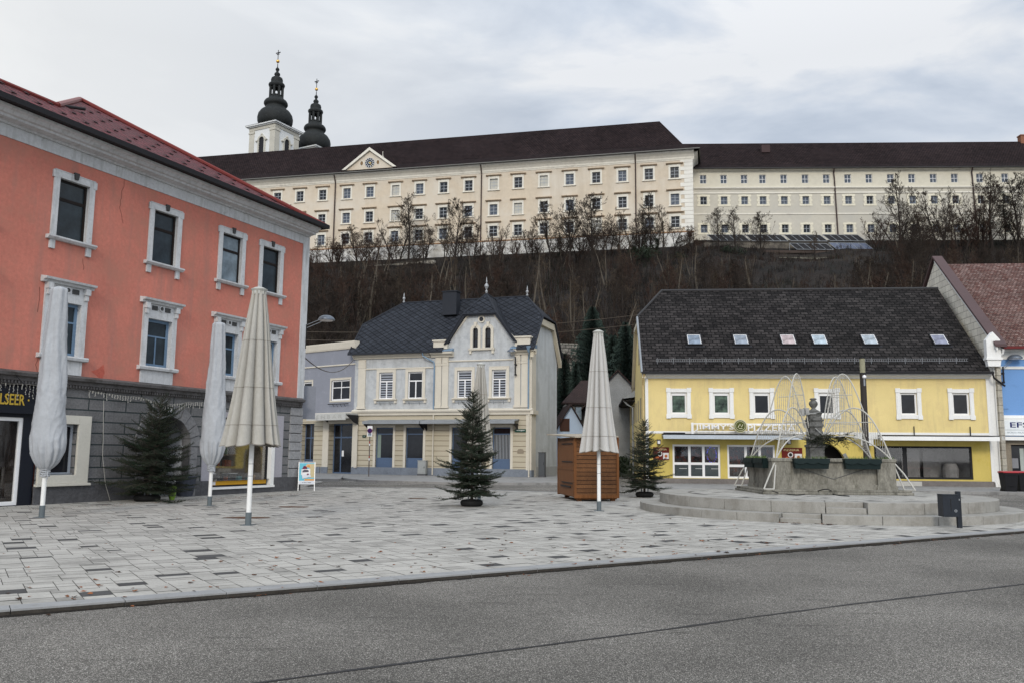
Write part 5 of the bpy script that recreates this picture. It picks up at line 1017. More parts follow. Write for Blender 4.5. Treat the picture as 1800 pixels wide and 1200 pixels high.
cc = mu_(650, 286, -.5); cs, cz = sc_, cc[1]; ck = empty('clock', (cs, -.32, cz)); ck.parent = ped
g = MB(); g.tube([(0, -.06, 0), (0, 0, 0)], 1.02, 36); g.build('clock_face', M('clock_white', (.5, .52, .54), bump=0), ck)
g = MB()
for k in range(12):
    t = 2 * pi * k / 12; c, s = cos(t), sin(t); P = [(c * r - s * w, s * r + c * w) for r, w in ((.62, -.11), (.95, -.17), (.95, .17), (.62, .11))]; g.prism(P, 'y', -.075, -.06)
n = 28
for k in range(n): t0, t1 = 2 * pi * k / n, 2 * pi * (k + 1) / n; g.prism([(.3 * cos(t0), .3 * sin(t0)), (.55 * cos(t0), .55 * sin(t0)), (.55 * cos(t1), .55 * sin(t1)), (.3 * cos(t1), .3 * sin(t1))], 'y', -.075, -.06)
g.tube([(0, -.076, 0), (0, -.06, 0)], .2, 14); g.build('numerals', M('clock_black', (.015, .015, .02), bump=0), ck)
g = MB()
for an, ln, w in ((-58, .85, .07), (-12, .5, .1)): t = R(an); c, s = cos(t), sin(t); P = [(-.15 * c - s * w, -.15 * s + c * w), (-.15 * c + s * w, -.15 * s - c * w), (ln * c, ln * s)]; g.prism(P, 'y', -.1, -.085)
g.build('hands', gold, ck)
g = MB()
for dx in (-1.72, 1.72):
    P = [(sc_ + dx + .3 * cos(2 * pi * k / 16), cz - .0 + .44 * sin(2 * pi * k / 16)) for k in range(16)]; g.prism(P, 'y', -.34, -.29, 1); P = [(sc_ + dx + .42 * cos(2 * pi * k / 16), cz + .56 * sin(2 * pi * k / 16)) for k in range(16)]; g.prism(P, 'y', -.32, -.28, 0)
g.build('oval_window', [wht, M('brown_oval', (.2, .13, .07))], ped)
g = MB(); s, z = mu_(673, 270, 2.5); g.tube([(s, 2.5, z - .8), (s, 2.5, z + .4)], .06, 5); g.box(s - .2, s + .2, 2.2, 2.6, z - .9, z - .6); g.build('roof_vent', wht, mona)
# ================================================================ right wing
P2 = atY(1222, 430, 155); MR = Fac(P2.x, 155, R(-2.5)); mv = MR.uv
mr2 = empty('monastery_wing', (P2.x, 155, 0), MR.a, 'lower pale monastery wing on the right with framed windows and long dark roof', 'monastery')
och2 = M('greyish_stucco', (.48, .45, .38), var=.09, sc1=.06, sc2=1.4, bump=.3, bdist=.05, stain=(.44, .42, .37), st=(.45, .62))
top_m = M('pale_yellow_upper', (.56, .525, .43), var=.08, sc1=.08, sc2=1.4, stain=(.5, .46, .36))
f3 = lambda x, sx, ox: ox + x / sx
X1 = [1200 + v / 3 for v in (109, 217, 325, 422, 534, 647, 759, 872, 984, 1098, 1210, 1324, 1436, 1569, 1702)]
S2 = [mv(x, 330)[0] for x in X1]; dd = (S2[-1] - S2[6]) / 8; S2 += [S2[-1] + dd * k for k in (1, 2, 3)]
r1 = (mv(1500, 322)[1], mv(1500, 307)[1]); r2 = (mv(1500, 359)[1], mv(1500, 345)[1]); r3 = (mv(1500, 409)[1], mv(1500, 394)[1])
LR = 80; w2 = .62; H1 = [(s - w2, s + w2, *r1) for s in S2]; H2 = [(s - w2, s + w2, *r) for s in S2 for r in (r2, r3)]
zc1 = mv(1500, 330)[1]; zc2 = mv(1500, 339)[1]; zc3 = mv(1500, 376)[1]; ZE2 = 54.7
g = MB(); wall(g, -4, LR, zc1, ZE2, -.06, H1, .3); g.build('upper_wall', top_m, mr2)
g = MB(); wall(g, -4, LR, 37.5, zc1, 0, H2, .35); g.poly([(LR, 0, 38), (LR, 14, 38), (LR, 14, 54), (LR, 0, 54)]); g.build('lower_wall', och2, mr2)
g = MB(); g.prism([(0, zc2 - .15), (-.1, zc2 - .15), (-.14, zc2), (-.12, zc2 + .1), (0, zc2 + .15)], 'x', -4, LR); g.prism([(0, zc1 - .3), (-.12, zc1 - .25), (-.3, zc1 - .05), (-.3, zc1 + .1), (0, zc1 + .2)], 'x', -4, LR); g.prism([(0, zc3 - .15), (-.1, zc3 - .1), (-.1, zc3 + .12), (0, zc3 + .15)], 'x', -4, LR); g.prism([(-.06, ZE2 - .35), (-.3, ZE2 - .3), (-.6, ZE2 - .05), (0, ZE2)], 'x', -4, LR); g.build('string_course', wht, mr2)
qs = None
for s in S2:
    for i, (a, b) in enumerate((r1, r2, r3)):
        r = rn.random(); w = window(mr2, s - w2, s + w2, a, b, .12 if i == 0 else .22, white_plain if i == 0 else mw_f, dk2 if r < .55 or i == 0 else dk1, .08, (.5,), (.5,), .07)
        if i and qs is None:
            h = b - a; q = MB()
            for kx in (-1, 1):
                for k in range(5): ww_ = .42 if k % 2 else .56; x0 = w2 if kx > 0 else -w2 - ww_; q.box(x0, x0 + ww_, -.07, 0, -.35 + k * (h + .7) / 5 + .01, -.35 + (k + 1) * (h + .7) / 5 - .02)
            for k in range(4): q.box(-w2 + k * w2 / 2 + .01, -w2 + (k + 1) * w2 / 2 - .01, -.07, 0, h, h + .35 + .06 * (k in (1, 2))); q.box(-w2 + k * w2 / 2 + .01, -w2 + (k + 1) * w2 / 2 - .01, -.07, 0, -.35, 0)
            qs = q.mesh('quoined_surround', M('cream_quoins', (.66, .62, .50), var=.08, stain=(.45, .42, .35)))
        if i: link(qs, 'quoined_surround', w, (w2, -.22, 0))
g = MB(); pR = [(-.9, 54.7), (1.0, 56.0), (8, 62.8)]
for p, q in zip(pR, pR[1:]): g.poly([(-6, p[0], p[1]), (LR, p[0], p[1]), (LR, q[0], q[1]), (-6, q[0], q[1])])
g.poly([(-6, 17, 54.7), (LR, 17, 54.7), (LR, 8, 62.8), (-6, 8, 62.8)]); g.build('roof', brick_roof, mr2)
g = MB(); g.box(0, LR, -1.08, -.9, 54.6, 54.76); g.build('gutter', M('dark_gutter', (.05, .05, .05)), mr2)
g = MB()
for x in (1467, 1710): s = mv(x, 340)[0]; g.tube([(s - .2, -.95, 54.6), (s - .1, -.3, 53.9), (s, -.2, 53), (s + .3, -.2, 40)], .13, 6)
g.build('downpipe', M('brown_pipe', (.06, .042, .04), rough=.5), mr2)
s, z = mv(1343, 262, 6); g = MB(); g.box(s - .8, s + .8, 4.6, 6.4, z - 1.2, z + .3); g.build('dormer', M('rusty_dormer', (.06, .04, .04)), mr2)
s, z = mv(1797, 244, 8); g = MB(); g.box(s - .6, s + 1.2, 7.4, 8.6, z - 3, z + .4); g.box(s - .7, s + 1.3, 7.3, 8.7, z + .4, z + .6); g.build('chimney', M('brick_chimney', (.22, .1, .06)), mr2)
# ================================================================ church towers
copper = M('dark_copper', (.017, .019, .019), var=.35, sc1=.5, sc2=2.5, rough=.7, metal=0, spec=.2, bump=.3, bdist=.05, stain=(.032, .037, .035), st=(.55, .75))
tw_m = M('tower_white', (.62, .63, .62), var=.06, sc1=.2); tw_t = M('tower_trim', (.46, .44, .38), var=.12, sc1=.4)
dpt = 211.0; px_m = dpt / 1500
def tz(py): return zat(-59.5, dpt, py)
twr = empty('church_tower', (atY(479.5, 300, dpt).x, dpt, 30), R(-28) , 'larger left church tower with white belfry and black onion dome', 'church tower', 'church towers behind the monastery roof')
z0 = 30; HB = 4.25; zc = tz(229) - z0; zbt = tz(300) - z0 - 8
def zp_(zoomy): return tz(80 + zoomy / 4.614) - z0
def rp_(zr): return zr / 4.614 * px_m * .98
g = MB(); g.box(-HB, HB, -HB, HB, 0, zc - .4); g.build('belfry_wall', tw_m, twr)
g = MB()
for sx in (-1, 1):
    for sy in (-1, 1): x, y = sx * (HB - .75), sy * (HB - .75); g.box(x - .85, x + .85, y - .85, y + .85, 0, zc - 1.3); g.box(x - .98, x + .98, y - .98, y + .98, zc - 2.1, zc - 1.6)
g.box(-HB - .15, HB + .15, -HB - .15, HB + .15, zc - 1.3, zc - .5); g.build('corner_pilaster', tw_t, twr)
g = MB(); g.box(-HB - .5, HB + .5, -HB - .5, HB + .5, zc - .5, zc - .25); g.box(-HB - .85, HB + .85, -HB - .85, HB + .85, zc - .25, zc + .1); g.build('cornice', tw_m, twr)
g = MB(); n0 = len(g.v); g.prism([(-HB - .95, zc + .1), (HB + .95, zc + .1), (HB - 1.2, zc + .9), (-HB + 1.2, zc + .9)], 'y', -HB + 1, HB - 1)
e_ = HB + .95; i_ = 2.9
for k in range(4):
    c, s = [(1, 0), (0, 1), (-1, 0), (0, -1)][k]; rot = lambda x, y: (x * c - y * s, x * s + y * c)
    g.poly([(*rot(-e_, -e_), zc + .1), (*rot(e_, -e_), zc + .1), (*rot(i_, -i_), zc + 1.1), (*rot(-i_, -i_), zc + 1.1)])
g.build('skirt_roof', copper, twr)
for k in range(4):
    c, s = [(1, 0), (0, 1), (-1, 0), (0, -1)][k]
    w = empty('belfry_window', (0, 0, 0), pi / 2 * k); w.parent = twr; y = -HB
    zt2 = zp_(808); g = MB(); P = [(-.85, zt2 - 4), (.85, zt2 - 4), (.85, zt2 - .2)] + [(.85 * cos(pi * t / 10), zt2 - .2 + .85 * sin(pi * t / 10)) for t in range(1, 10)] + [(-.85, zt2 - .2)]; g.prism(P, 'y', y - .06, y - .02); g.build('louvre', dark_metal, w)
    g = MB(); n = 10
    for t in range(n): a0_, a1_ = pi * t / n, pi * (t + 1) / n; g.prism([(.85 * cos(a0_), zt2 - .2 + .85 * sin(a0_)), (1.3 * cos(a0_), zt2 - .2 + 1.3 * sin(a0_)), (1.3 * cos(a1_), zt2 - .2 + 1.3 * sin(a1_)), (.85 * cos(a1_), zt2 - .2 + .85 * sin(a1_))], 'y', y - .3, y)
    g.box(-1.3, -.85, y - .25, y, zt2 - 4, zt2 - .2); g.box(.85, 1.3, y - .25, y, zt2 - 4, zt2 - .2); g.box(-1.9, -1.25, y - .4, y, zt2 - .4, zt2 - .15); g.box(1.25, 1.9, y - .4, y, zt2 - .4, zt2 - .15); g.lathe([(.2, zt2 + 1.0), (.3, zt2 + 1.25), (.12, zt2 + 1.6)], 8, 0, (0, y - .15)); g.build('window_arch', tw_t, w)
Z = zp_; Rr = rp_
ons = [(2.9, zc + 1.0), (Rr(112), Z(672)), (Rr(134), Z(655)), (Rr(145), Z(628)), (Rr(147), Z(598)), (Rr(140), Z(568)), (Rr(122), Z(542)), (Rr(97), Z(525)), (Rr(84), Z(510)), (Rr(82), Z(500)), (Rr(94), Z(494)), (Rr(100), Z(482)), (Rr(98), Z(468)), (Rr(90), Z(455)), (Rr(74), Z(448)), (Rr(64), Z(440)), (Rr(62), Z(428))]
rib = lambda t, z: 1 + .018 * abs(cos(4 * t)) 
g = MB(); g.lathe(ons, 64, 0, (0, 0), 0, rib); g.build('onion_dome', copper, twr, smooth=True)
g = MB(); zb1, zt1 = Z(430), Z(345)
for k in range(8):
    t = 2 * pi * k / 8 + pi / 8; r = Rr(54); x, y = r * cos(t), r * sin(t); g.tube([(x, y, zb1), (x, y, zt1)], .34, 6)
n = 8
for k in range(8):
    t0, t1 = 2 * pi * k / 8 + pi / 8, 2 * pi * (k + 1) / 8 + pi / 8; r = Rr(52); a = Vector((r * cos(t0), r * sin(t0), 0)); b = Vector((r * cos(t1), r * sin(t1), 0))
    g.poly([(a.x, a.y, zb1), (b.x, b.y, zb1), (b.x, b.y, zb1 + .7), (a.x, a.y, zb1 + .7)])
    for j in range(8):
        u0, u1 = j / 8, (j + 1) / 8; p, q = a.lerp(b, u0), a.lerp(b, u1); h0 = zt1 - 1.0 + .75 * sin(pi * u0); h1 = zt1 - 1.0 + .75 * sin(pi * u1); g.poly([(p.x, p.y, h0), (q.x, q.y, h1), (q.x, q.y, zt1 + .1), (p.x, p.y, zt1 + .1)])
g.build('lantern', copper, twr)
top = [(Rr(60), Z(346)), (Rr(66), Z(338)), (Rr(70), Z(326)), (Rr(66), Z(317)), (Rr(52), Z(312)), (Rr(50), Z(300)), (Rr(51), Z(285)), (Rr(46), Z(270)), (Rr(34), Z(262)), (Rr(16), Z(259)), (Rr(20), Z(250)), (Rr(26), Z(240)), (Rr(22), Z(229)), (Rr(12), Z(222)), (Rr(10), Z(210)), (Rr(16), Z(204)), (Rr(17), Z(196)), (Rr(12), Z(188)), (Rr(4), Z(180)), (Rr(3), Z(150))]
g = MB(); g.lathe(top, 32); g.build('spire', copper, twr, smooth=True)
gb2 = M('gilded_ball', (.75, .42, .10), rough=.3, metal=.8, bump=0)
g = MB(); zc_ = Z(132); r = Rr(15); g.lathe([(max(.02, r * sin(pi * k / 10)), zc_ - r * cos(pi * k / 10)) for k in range(11)], 16); g.build('gilded_ball', gb2, twr, smooth=True)
g = MB(); g.tube([(0, 0, Z(118)), (0, 0, Z(40))], .09, 6); g.box(-.75, .75, -.08, .08, Z(62) - .12, Z(62) + .1); g.box(-.4, .4, -.08, .08, Z(74) - .1, Z(74) + .08); g.build('cross', dark_metal, twr); twr.children[-1].rotation_euler = (0, 0, R(28))
d2 = dpt / .925
t2 = copy_tree(twr); t2.location = (atY(550.6, 300, d2).x, d2, 0); t2['label'] = 'right church tower, its black onion dome rising directly from behind the monastery roof ridge'
zb_on = zat(t2.location.x, d2, 80 + 132 / 4.614 * 0 + 358 / 4.614); t2.location.z = zb_on - (zc_)
# ================================================================ terrace walls and solar panels on the slope
a = atY(520, 455, ytop(-40) - 1); conc = M('mossy_retaining_wall', (.17, .16, .135), var=.4, sc1=.25, sc2=2.5, stain=(.06, .055, .045), st=(.45, .62), bump=.6, bdist=.08)
def wallseg(label, x0, y0, x1, y1, ztop, h, th, m, cap=True):
    d = math.atan2(y1 - y0, x1 - x0); ln = math.hypot(x1 - x0, y1 - y0); r = empty('retaining_wall', (x0, y0, ztop - h), d, label, 'wall'); g = MB(); g.box(0, ln, 0, th, 0, h); g.build('masonry', m, r)
    g = MB(); g.box(-.1, ln + .1, -.12, th + .1, h, h + .18); g.build('coping', M('dark_coping', (.05, .045, .04)), r); return r
p = atY(640, 468, 0 + 158); q = atY(765, 462, 152)
wallseg('concrete coloured retaining wall below the clock pediment behind the bare trees', p.x, p.y - 2, q.x, q.y - 2, zat(q.x, q.y, 461), 5.5, .6, M('pale_retaining_wall', (.33, .31, .27), var=.25, sc1=.2, sc2=2, stain=(.16, .14, .11), st=(.5, .65)))
q0 = atY(1236, 425, 149.5); q1 = atY(1800, 432, 149); wallseg('dark long retaining wall along the foot of the right monastery wing', q0.x, 149.5, q1.x + 12, 149, zat(q0.x, 149.5, 424), 5, .6, M('dark_terrace_wall', (.045, .042, .038), var=.4, sc1=.3))
def pxz(px, py, y): v = atY(px, py, y); return v
b0 = pxz(1335, 452, 140); b1 = pxz(1485, 455, 140); wallseg('crumbling light rubble wall under the solar panels', b0.x, 140, b1.x, 139.5, b0.z, 3.4, 1.0, BR('pale_rubble', (.34, .32, .27), (.20, .19, .16), (.07, .065, .055), .7, .4, .05, bump=1, bd=.1, var=.6, sc1=.5, grain=3, msm=.7))
b0 = pxz(1238, 424, 145.5); b1 = pxz(1465, 424, 145.5)
wallseg('stone wall carrying the upper solar panel row', b0.x, 145.5, b1.x, 145.5, b0.z - .1, 2.3, .8, M('brown_wall', (.13, .115, .095), var=.4, sc1=.4, stain=(.05, .045, .04), st=(.45, .6)))
pan_d = GL('black_solar_glass', (.012, .011, .012), rough=.55, var=.5, spec=.15); pan_b = GL('bluish_solar_glass', (.07, .085, .13), rough=.35, var=.3, spec=.35)
def array(px0, px1, y_top, y_bot, Y, n, m, lab, lean):
    a = pxz(px0, y_bot, Y); b = pxz(px1, y_bot, Y); h = pxz(px0, y_top, Y).z - a.z; w = (b.x - a.x) / n
    r = empty('solar_array', (a.x, Y, a.z), 0, lab, 'solar panels', 'solar arrays on the slope below the monastery')
    hh = h * 1.05; dy = hh * .9
    for i in range(n):
        x0 = i * w + .06; x1 = (i + 1) * w - .06; g = MB(); g.poly([(x0, 0, 0), (x1, 0, 0), (x1 - lean, dy, hh), (x0 - lean, dy, hh)]); g.poly([(x0, .03, -.06), (x1, .03, -.06), (x1 - lean, dy + .03, hh - .06), (x0 - lean, dy + .03, hh - .06)]); g.build('panel', m, r)
    g = MB()
    for i in range(n + 1): x = i * w; g.tube([(x, -.02, .0), (x - lean, dy, hh + .02)], .045, 4); g.tube([(x - lean, dy, hh), (x - lean, dy, -.9)], .04, 4)
    g.tube([(0, 0, -.05), (n * w, 0, -.05)], .06, 4); g.tube([(-lean, dy, hh + .03), (n * w - lean, dy, hh + .03)], .05, 4); g.build('mounting_frame', zinc, r)
names = ['leftmost upper black', 'second upper black', 'third upper black', 'rightmost upper black']
for k, (x0, x1) in enumerate(((1254, 1318), (1322, 1385), (1390, 1454), (1459, 1521))): array(x0, x1, 411, 423, 146.4, 5, pan_d, names[k] + ' solar panel group below the right monastery wing', .8)
array(1400, 1465, 426, 438, 143, 5, pan_d, 'lower dark solar panel group with five panels reflecting branches', .8); array(1470, 1535, 425, 438, 143, 5, pan_b, 'lower bluish reflecting solar panel group at the right end of the lower row', .8)
g = MB(); a = pxz(1340, 442, 142.5); b = pxz(1545, 441, 142.5); g.box(a.x, b.x, 142.3, 144.2, a.z - .3, a.z + .15); tag(g.build('panel_platform', M('rusty_platform', (.06, .045, .038))), 'long dark platform carrying the lower row of solar panels', 'platform')
g = MB(); a = pxz(1538, 418, 147.5); b = pxz(1640, 417, 147.5); zt = a.z; 
for zz in (0, -.55): g.tube([(a.x, 147.5, zt + zz), (b.x, 147.5, zt + zz)], .045, 4)
x = a.x
while x < b.x: g.tube([(x, 147.5, zt), (x, 147.5, zt - 1.4)], .045, 4); x += 2.6
tag(g.build('railing', M('grey_railing', (.14, .13, .12))), 'thin metal railing at the foot of the monastery right of the solar panels', 'railing')
# ================================================================ stone fountain
ZT = .462
old = M('mossy_fountain_stone', (.21, .20, .17), var=.35, sc1=2.2, sc2=24, bump=.5, bdist=.015, stain=(.10, .095, .075), st=(.5, .75), stretch=(1, 1, .45), streak=((.045, .043, .034), (4, 4, .9), .85))
old2 = M('dark_fountain_stone', (.13, .13, .125), var=.25, sc1=2.2, sc2=24, bump=.4, bdist=.012, stain=(.05, .05, .046), st=(.48, .64))
SX0, SX1, SY0, SY1 = 7.0, 11.2, 24.0, 27.0
ft = empty('fountain', ((SX0 + SX1) / 2, (SY0 + SY1) / 2, ZT), 0, 'mossy stone fountain basin with urn-topped pillar in the middle of the round terrace', 'fountain'); fx, fy = ft.location.x, ft.location.y
hw, hd = (SX1 - SX0) / 2, (SY1 - SY0) / 2
g = MB(); g.prism([(-hw, -hd), (hw, -hd), (hw, hd), (-hw, hd)], 'z', 0, .07); g.prism([(-hw + .04, -hd + .04), (hw - .04, -hd + .04), (hw - .04, hd - .04), (-hw + .04, hd - .04)], 'z', .0701, .13); g.build('base_slab', old, ft, bevel=.015)
bw, bd, bz0, bz1 = hw - .42, hd - .36, .13, 1.0
g = MB(); t = .22
for (x0, x1, y0_, y1_) in ((-bw, bw, -bd, -bd + t), (-bw, bw, bd - t, bd), (-bw, -bw + t, -bd + t, bd - t), (bw - t, bw, -bd + t, bd - t)):
    g.box(x0, x1, y0_, y1_, bz0, bz1 - .1)
g.build('basin_wall', old, ft)
g = MB(); g.box(-bw - .09, bw + .09, -bd - .10, -bd + t + .02, bz1 - .1, bz1); g.box(-bw - .05, bw + .05, bd - t - .02, bd + .05, bz1 - .1, bz1); g.box(-bw - .05, -bw + t + .02, -bd + t + .021, bd - t - .021, bz1 - .1, bz1); g.box(bw - t - .02, bw + .05, -bd + t + .021, bd - t - .021, bz1 - .1, bz1); g.build('rim', old, ft, bevel=.02)
g = MB(); pw = .46
for sx in (-1, 1):
    for sy in (-1, 1):
        x0 = sx * (bw - pw); x1 = sx * (bw + .06); ya = sy * (bd - pw); yb_ = sy * (bd + .075)
        g.box(x0, x1, ya, yb_, bz0 + .1, bz1 - .102); g.box(min(x0, x1) - .03, max(x0, x1) + .03, min(ya, yb_) - .03, max(ya, yb_) + .03, bz0 + .0, bz0 + .1)
g.box(-bw + pw, bw - pw, -bd - .06, -bd, bz0, bz0 + .14); g.box(-bw - .03, -bw, -bd + pw, bd - pw, bz0, bz0 + .12); split(g.build('corner_pier', old, ft, bevel=.02))
g = MB(); 
for P in ([(-bw + pw + .08, .78), (0, .42), (bw - pw - .08, .78)],): g.tube([(x, -bd - .004, z) for x, z in P], .012, 5)
g.build('carved_line', old2, ft)
g = MB(); g.box(-bw + t, bw - t, -bd + t, bd - t, .75, .78); wm = GL('fountain_water', (.03, .04, .035), rough=.05); g.build('water', wm, ft)
# pillar with mouldings and urn
pxp = atY(1433, 800, 25.4).x - fx; pyp = 25.4 - fy
def pz(py): return zat(pxp + fx, 25.4, py) - ZT
def sq(g, w, z0, z1, w1=None):
    w1 = w if w1 is None else w1; g.v += [(pxp + a * w, pyp + b * w, z0) for a, b in ((-1, -1), (1, -1), (1, 1), (-1, 1))] + [(pxp + a * w1, pyp + b * w1, z1) for a, b in ((-1, -1), (1, -1), (1, 1), (-1, 1))]
    i = len(g.v) - 8
    for f in ((0, 1, 2, 3), (4, 5, 6, 7), (0, 1, 5, 4), (1, 2, 6, 5), (2, 3, 7, 6), (3, 0, 4, 7)): g.f.append(tuple(i + k for k in f)); g.m.append(0)
g = MB(); sq(g, .21, .1, pz(785)); sq(g, .235, pz(785), pz(781)); sq(g, .19, pz(781), pz(757)); sq(g, .175, pz(757), pz(749)); sq(g, .215, pz(749), pz(745)); sq(g, .19, pz(745), pz(740)); sq(g, .2, pz(740), pz(737), .235); sq(g, .185, pz(737), pz(733)); sq(g, .17, pz(733), pz(729)); sq(g, .17, pz(729), pz(725.5), .195); sq(g, .195, pz(725.5), pz(722), .14); g.build('pillar', old2, ft, bevel=.008)
g = MB(); b0 = pz(722); b1 = pz(699); H = b1 - b0; g.lathe([(.17, b0), (.12, b0 + .08 * H), (.07, b0 + .16 * H), (.05, b0 + .24 * H), (.09, b0 + .34 * H), (.125, b0 + .5 * H), (.13, b0 + .62 * H), (.105, b0 + .74 * H), (.07, b0 + .8 * H), (.07, b0 + .86 * H), (.1, b0 + .9 * H), (.1, b0 + .95 * H), (.06, b1)], 20, 0, (pxp, pyp)); g.build('urn', old2, ft, smooth=True)
g = MB()
for dx, dz in ((-.42, 0), (-.3, .03)): g.box(pxp + dx - .07, pxp + dx + .07, pyp - .3, pyp - .16, pz(731) + dz, pz(719) + dz); g.box(pxp + dx - .04, pxp + dx + .04, pyp - .32, pyp - .301, pz(729) + dz, pz(722) + dz)
g.tube([(pxp - .5, pyp - .2, pz(727)), (pxp + .0, pyp - .2, pz(727))], .02, 6); g.tube([(pxp - .05, pyp - .24, pz(752)), (pxp + .15, pyp - .26, pz(764))], .015, 5)
g.build('floodlight', M('galvanised_fitting', (.3, .3, .29), rough=.5), ft)
# bow of fir branches on the pillar
needle_m = M('dark_spruce_needles', (.009, .017, .010), var=.5, sc1=3, sc2=30, rough=.75, bump=0, tint=(.018, .033, .017), spec=.25)
needle_b = M('blue_green_needles', (.036, .055, .046), var=.5, sc1=1, sc2=20, rough=.75, bump=0, spec=.2)
bark = M('grey_brown_bark', (.07, .058, .048), var=.35, sc1=3, sc2=30, bump=.6)
def twig(mb, p, d, ln, rn, nl=.035, step=.02, r=.004, droop=.0, m=0, mw=1):
    """a straight-ish shoot carrying needles on all sides"""
    d = d.normalized(); k = max(2, int(ln / .09)); P = [p]
    for i in range(k): P.append(P[-1] + (d + Vector((0, 0, -droop * (i + 1) / k))).normalized() * ln / k)
    mb.tube(P, [r * (1 - .6 * i / k) for i in range(k + 1)], 3, mw, cap=False); n = int(ln / step); s = d.orthogonal().normalized()
    for i in range(n):
        t = (i + rn.random()) / n * k; j = min(int(t), k - 1); q = P[j].lerp(P[j + 1], t - j); a = rn.uniform(0, 2 * pi); o = Matrix.Rotation(a, 3, d) @ s
        tip = q + (o * .75 + d * .75) * nl * rn.uniform(.7, 1.15); w = d.cross(o) * nl * .2
        mb.poly([q - w, q + w, tip], m)
    return P
def branch(mb, p, az, ln, el, rn, dens=1.0, nl=.035, side=.42, curl=.35):
    d = Vector((cos(az) * cos(el), sin(az) * cos(el), sin(el))); n = max(4, int(ln / .12)); P = [p]; 
    for i in range(n): dd = Vector((d.x, d.y, d.z + curl * (i / n) ** 1.5 - .12 * (1 - i / n))).normalized(); P.append(P[-1] + dd * ln / n)
    mb.tube(P, [max(.003, .012 * ln * (1 - i / (n + 1))) for i in range(n + 1)], 4, 1, cap=False)
    st = .085 / dens; L_ = ln; t = .12 * ln
    while t < ln:
        f = t / ln * n; j = min(int(f), n - 1); q = P[j].lerp(P[j + 1], f - j); fw = (P[j + 1] - P[j]).normalized(); sd = fw.cross(Vector((0, 0, 1))).normalized()
        for s in (-1, 1):
            l2 = min(side * (ln - t) + .07, .45) * rn.uniform(.6, 1.1); dv = (fw * .75 + sd * s * rn.uniform(.6, 1.0) + Vector((0, 0, rn.uniform(-.15, .2)))).normalized()
            twig(mb, q, dv, l2, rn, nl, .016 / dens)
            if l2 > .2:
                for u in (.35, .65): 
                    for s2 in (-1, 1): twig(mb, q + dv * l2 * u, (dv + sd * s2 * .3 + fw * .6 * s2 * s + Vector((0, 0, rn.uniform(-.1, .1)))).normalized(), l2 * .45, rn, nl, .02 / dens)
        if rn.random() < .5: twig(mb, q, (fw + Vector((0, 0, .8))).normalized(), .1, rn, nl, .02)
        t += st * rn.uniform(.8, 1.2)
    twig(mb, P[-1] - (P[-1] - P[-2]) * .5, P[-1] - P[-2], .14, rn, nl, .014)
def spruce(name, loc, h, r, z0, seed, label, group=None, lean=(0, 0), dens=1.0, shape=.85, tyre=.24, base='tyre_stand', wh=.17, nb=6, rot=0, asym=0):
    rn = random.Random(seed); root = empty(name, loc, rot, label, 'spruce', group)
    g = MB(); g.tube([(0, 0, .02), (lean[0] * .5, lean[1] * .5, h * .5), (lean[0], lean[1], h)], [.045, .03, .006], 7); g.build('trunk', bark, root)
    g = MB(); z = z0
    while z < h - .05:
        t = (z - z0) / (h - z0); R_ = r * (1 - t) ** shape * (.82 if t < .08 else 1) + .05; n = max(3, int(nb * (.65 + .5 * (1 - t)))); a0 = rn.random() * 6.3
        for k in range(n):
            a = a0 + 2 * pi * k / n + rn.uniform(-.3, .3); c = Vector((lean[0] * z / h, lean[1] * z / h, z + rn.uniform(-.06, .06))); ln = R_ * rn.choice((rn.uniform(.4, .8), rn.uniform(.75, 1.0), rn.uniform(.9, 1.25))) * (1 + asym * cos(a - pi))
            branch(g, c, a, ln, R(-6) + t * R(48) + rn.uniform(-.2, .2), rn, dens)
        z += wh * (1 - .35 * t) * rn.uniform(.8, 1.15)
    for k in range(3): twig(g, Vector((lean[0], lean[1], h - .1)), Vector((cos(k * 2.1) * .5, sin(k * 2.1) * .5, .9)), .16, rn)
    twig(g, Vector((lean[0], lean[1], h - .35)), Vector((.03, 0, 1)), .5, rn)
    g.build('crown', [needle_m, bark], root)
    if tyre:
        g = MB(); tr = tyre; P = [(tr + .09 * cos(u), .1 + .095 * sin(u)) for u in [2 * pi * k / 12 for k in range(13)]]; g.lathe(P, 28); g.lathe([(tr, .04), (tr, .1)], 16); g.tube([(.12, -.05, .05), (.12, -.05, .42)], .022, 6, 1); g.tube([(-.1, .06, .05), (-.1, .06, .42)], .022, 6, 1); g.build(base, [M('black_rubber', (.012, .012, .012), rough=.7), zinc], root, smooth=False)
    return root
P_ = G(829, 889); sp1 = spruce('spruce_tree', (P_.x, P_.y, 0), zat(P_.x, P_.y, 688), 1.1, .42, 4, 'cut spruce with full even crown standing in a black tyre amid the plaza', 'cut spruce trees standing on the plaza', nb=9, wh=.135, dens=1.3)
P_ = G(1133, 873); sp2 = spruce('spruce_tree', (P_.x, P_.y, 0), zat(P_.x, P_.y, 738), 1.08, .42, 9, 'small cut spruce in a black stand between the wooden kiosk and the fountain terrace', 'cut spruce trees standing on the plaza', nb=8, wh=.13, dens=1.2)
P_ = G(258, 880); sp3 = spruce('spruce_tree', (P_.x, P_.y, 0), zat(P_.x, P_.y, 700), 1.5, .4, 15, 'large wide dark spruce leaning in front of the arched doorway of the coral house', 'cut spruce trees standing on the plaza', lean=(.25, .1), nb=7, wh=.15, dens=1.1, shape=.6, tyre=.3, asym=.0)
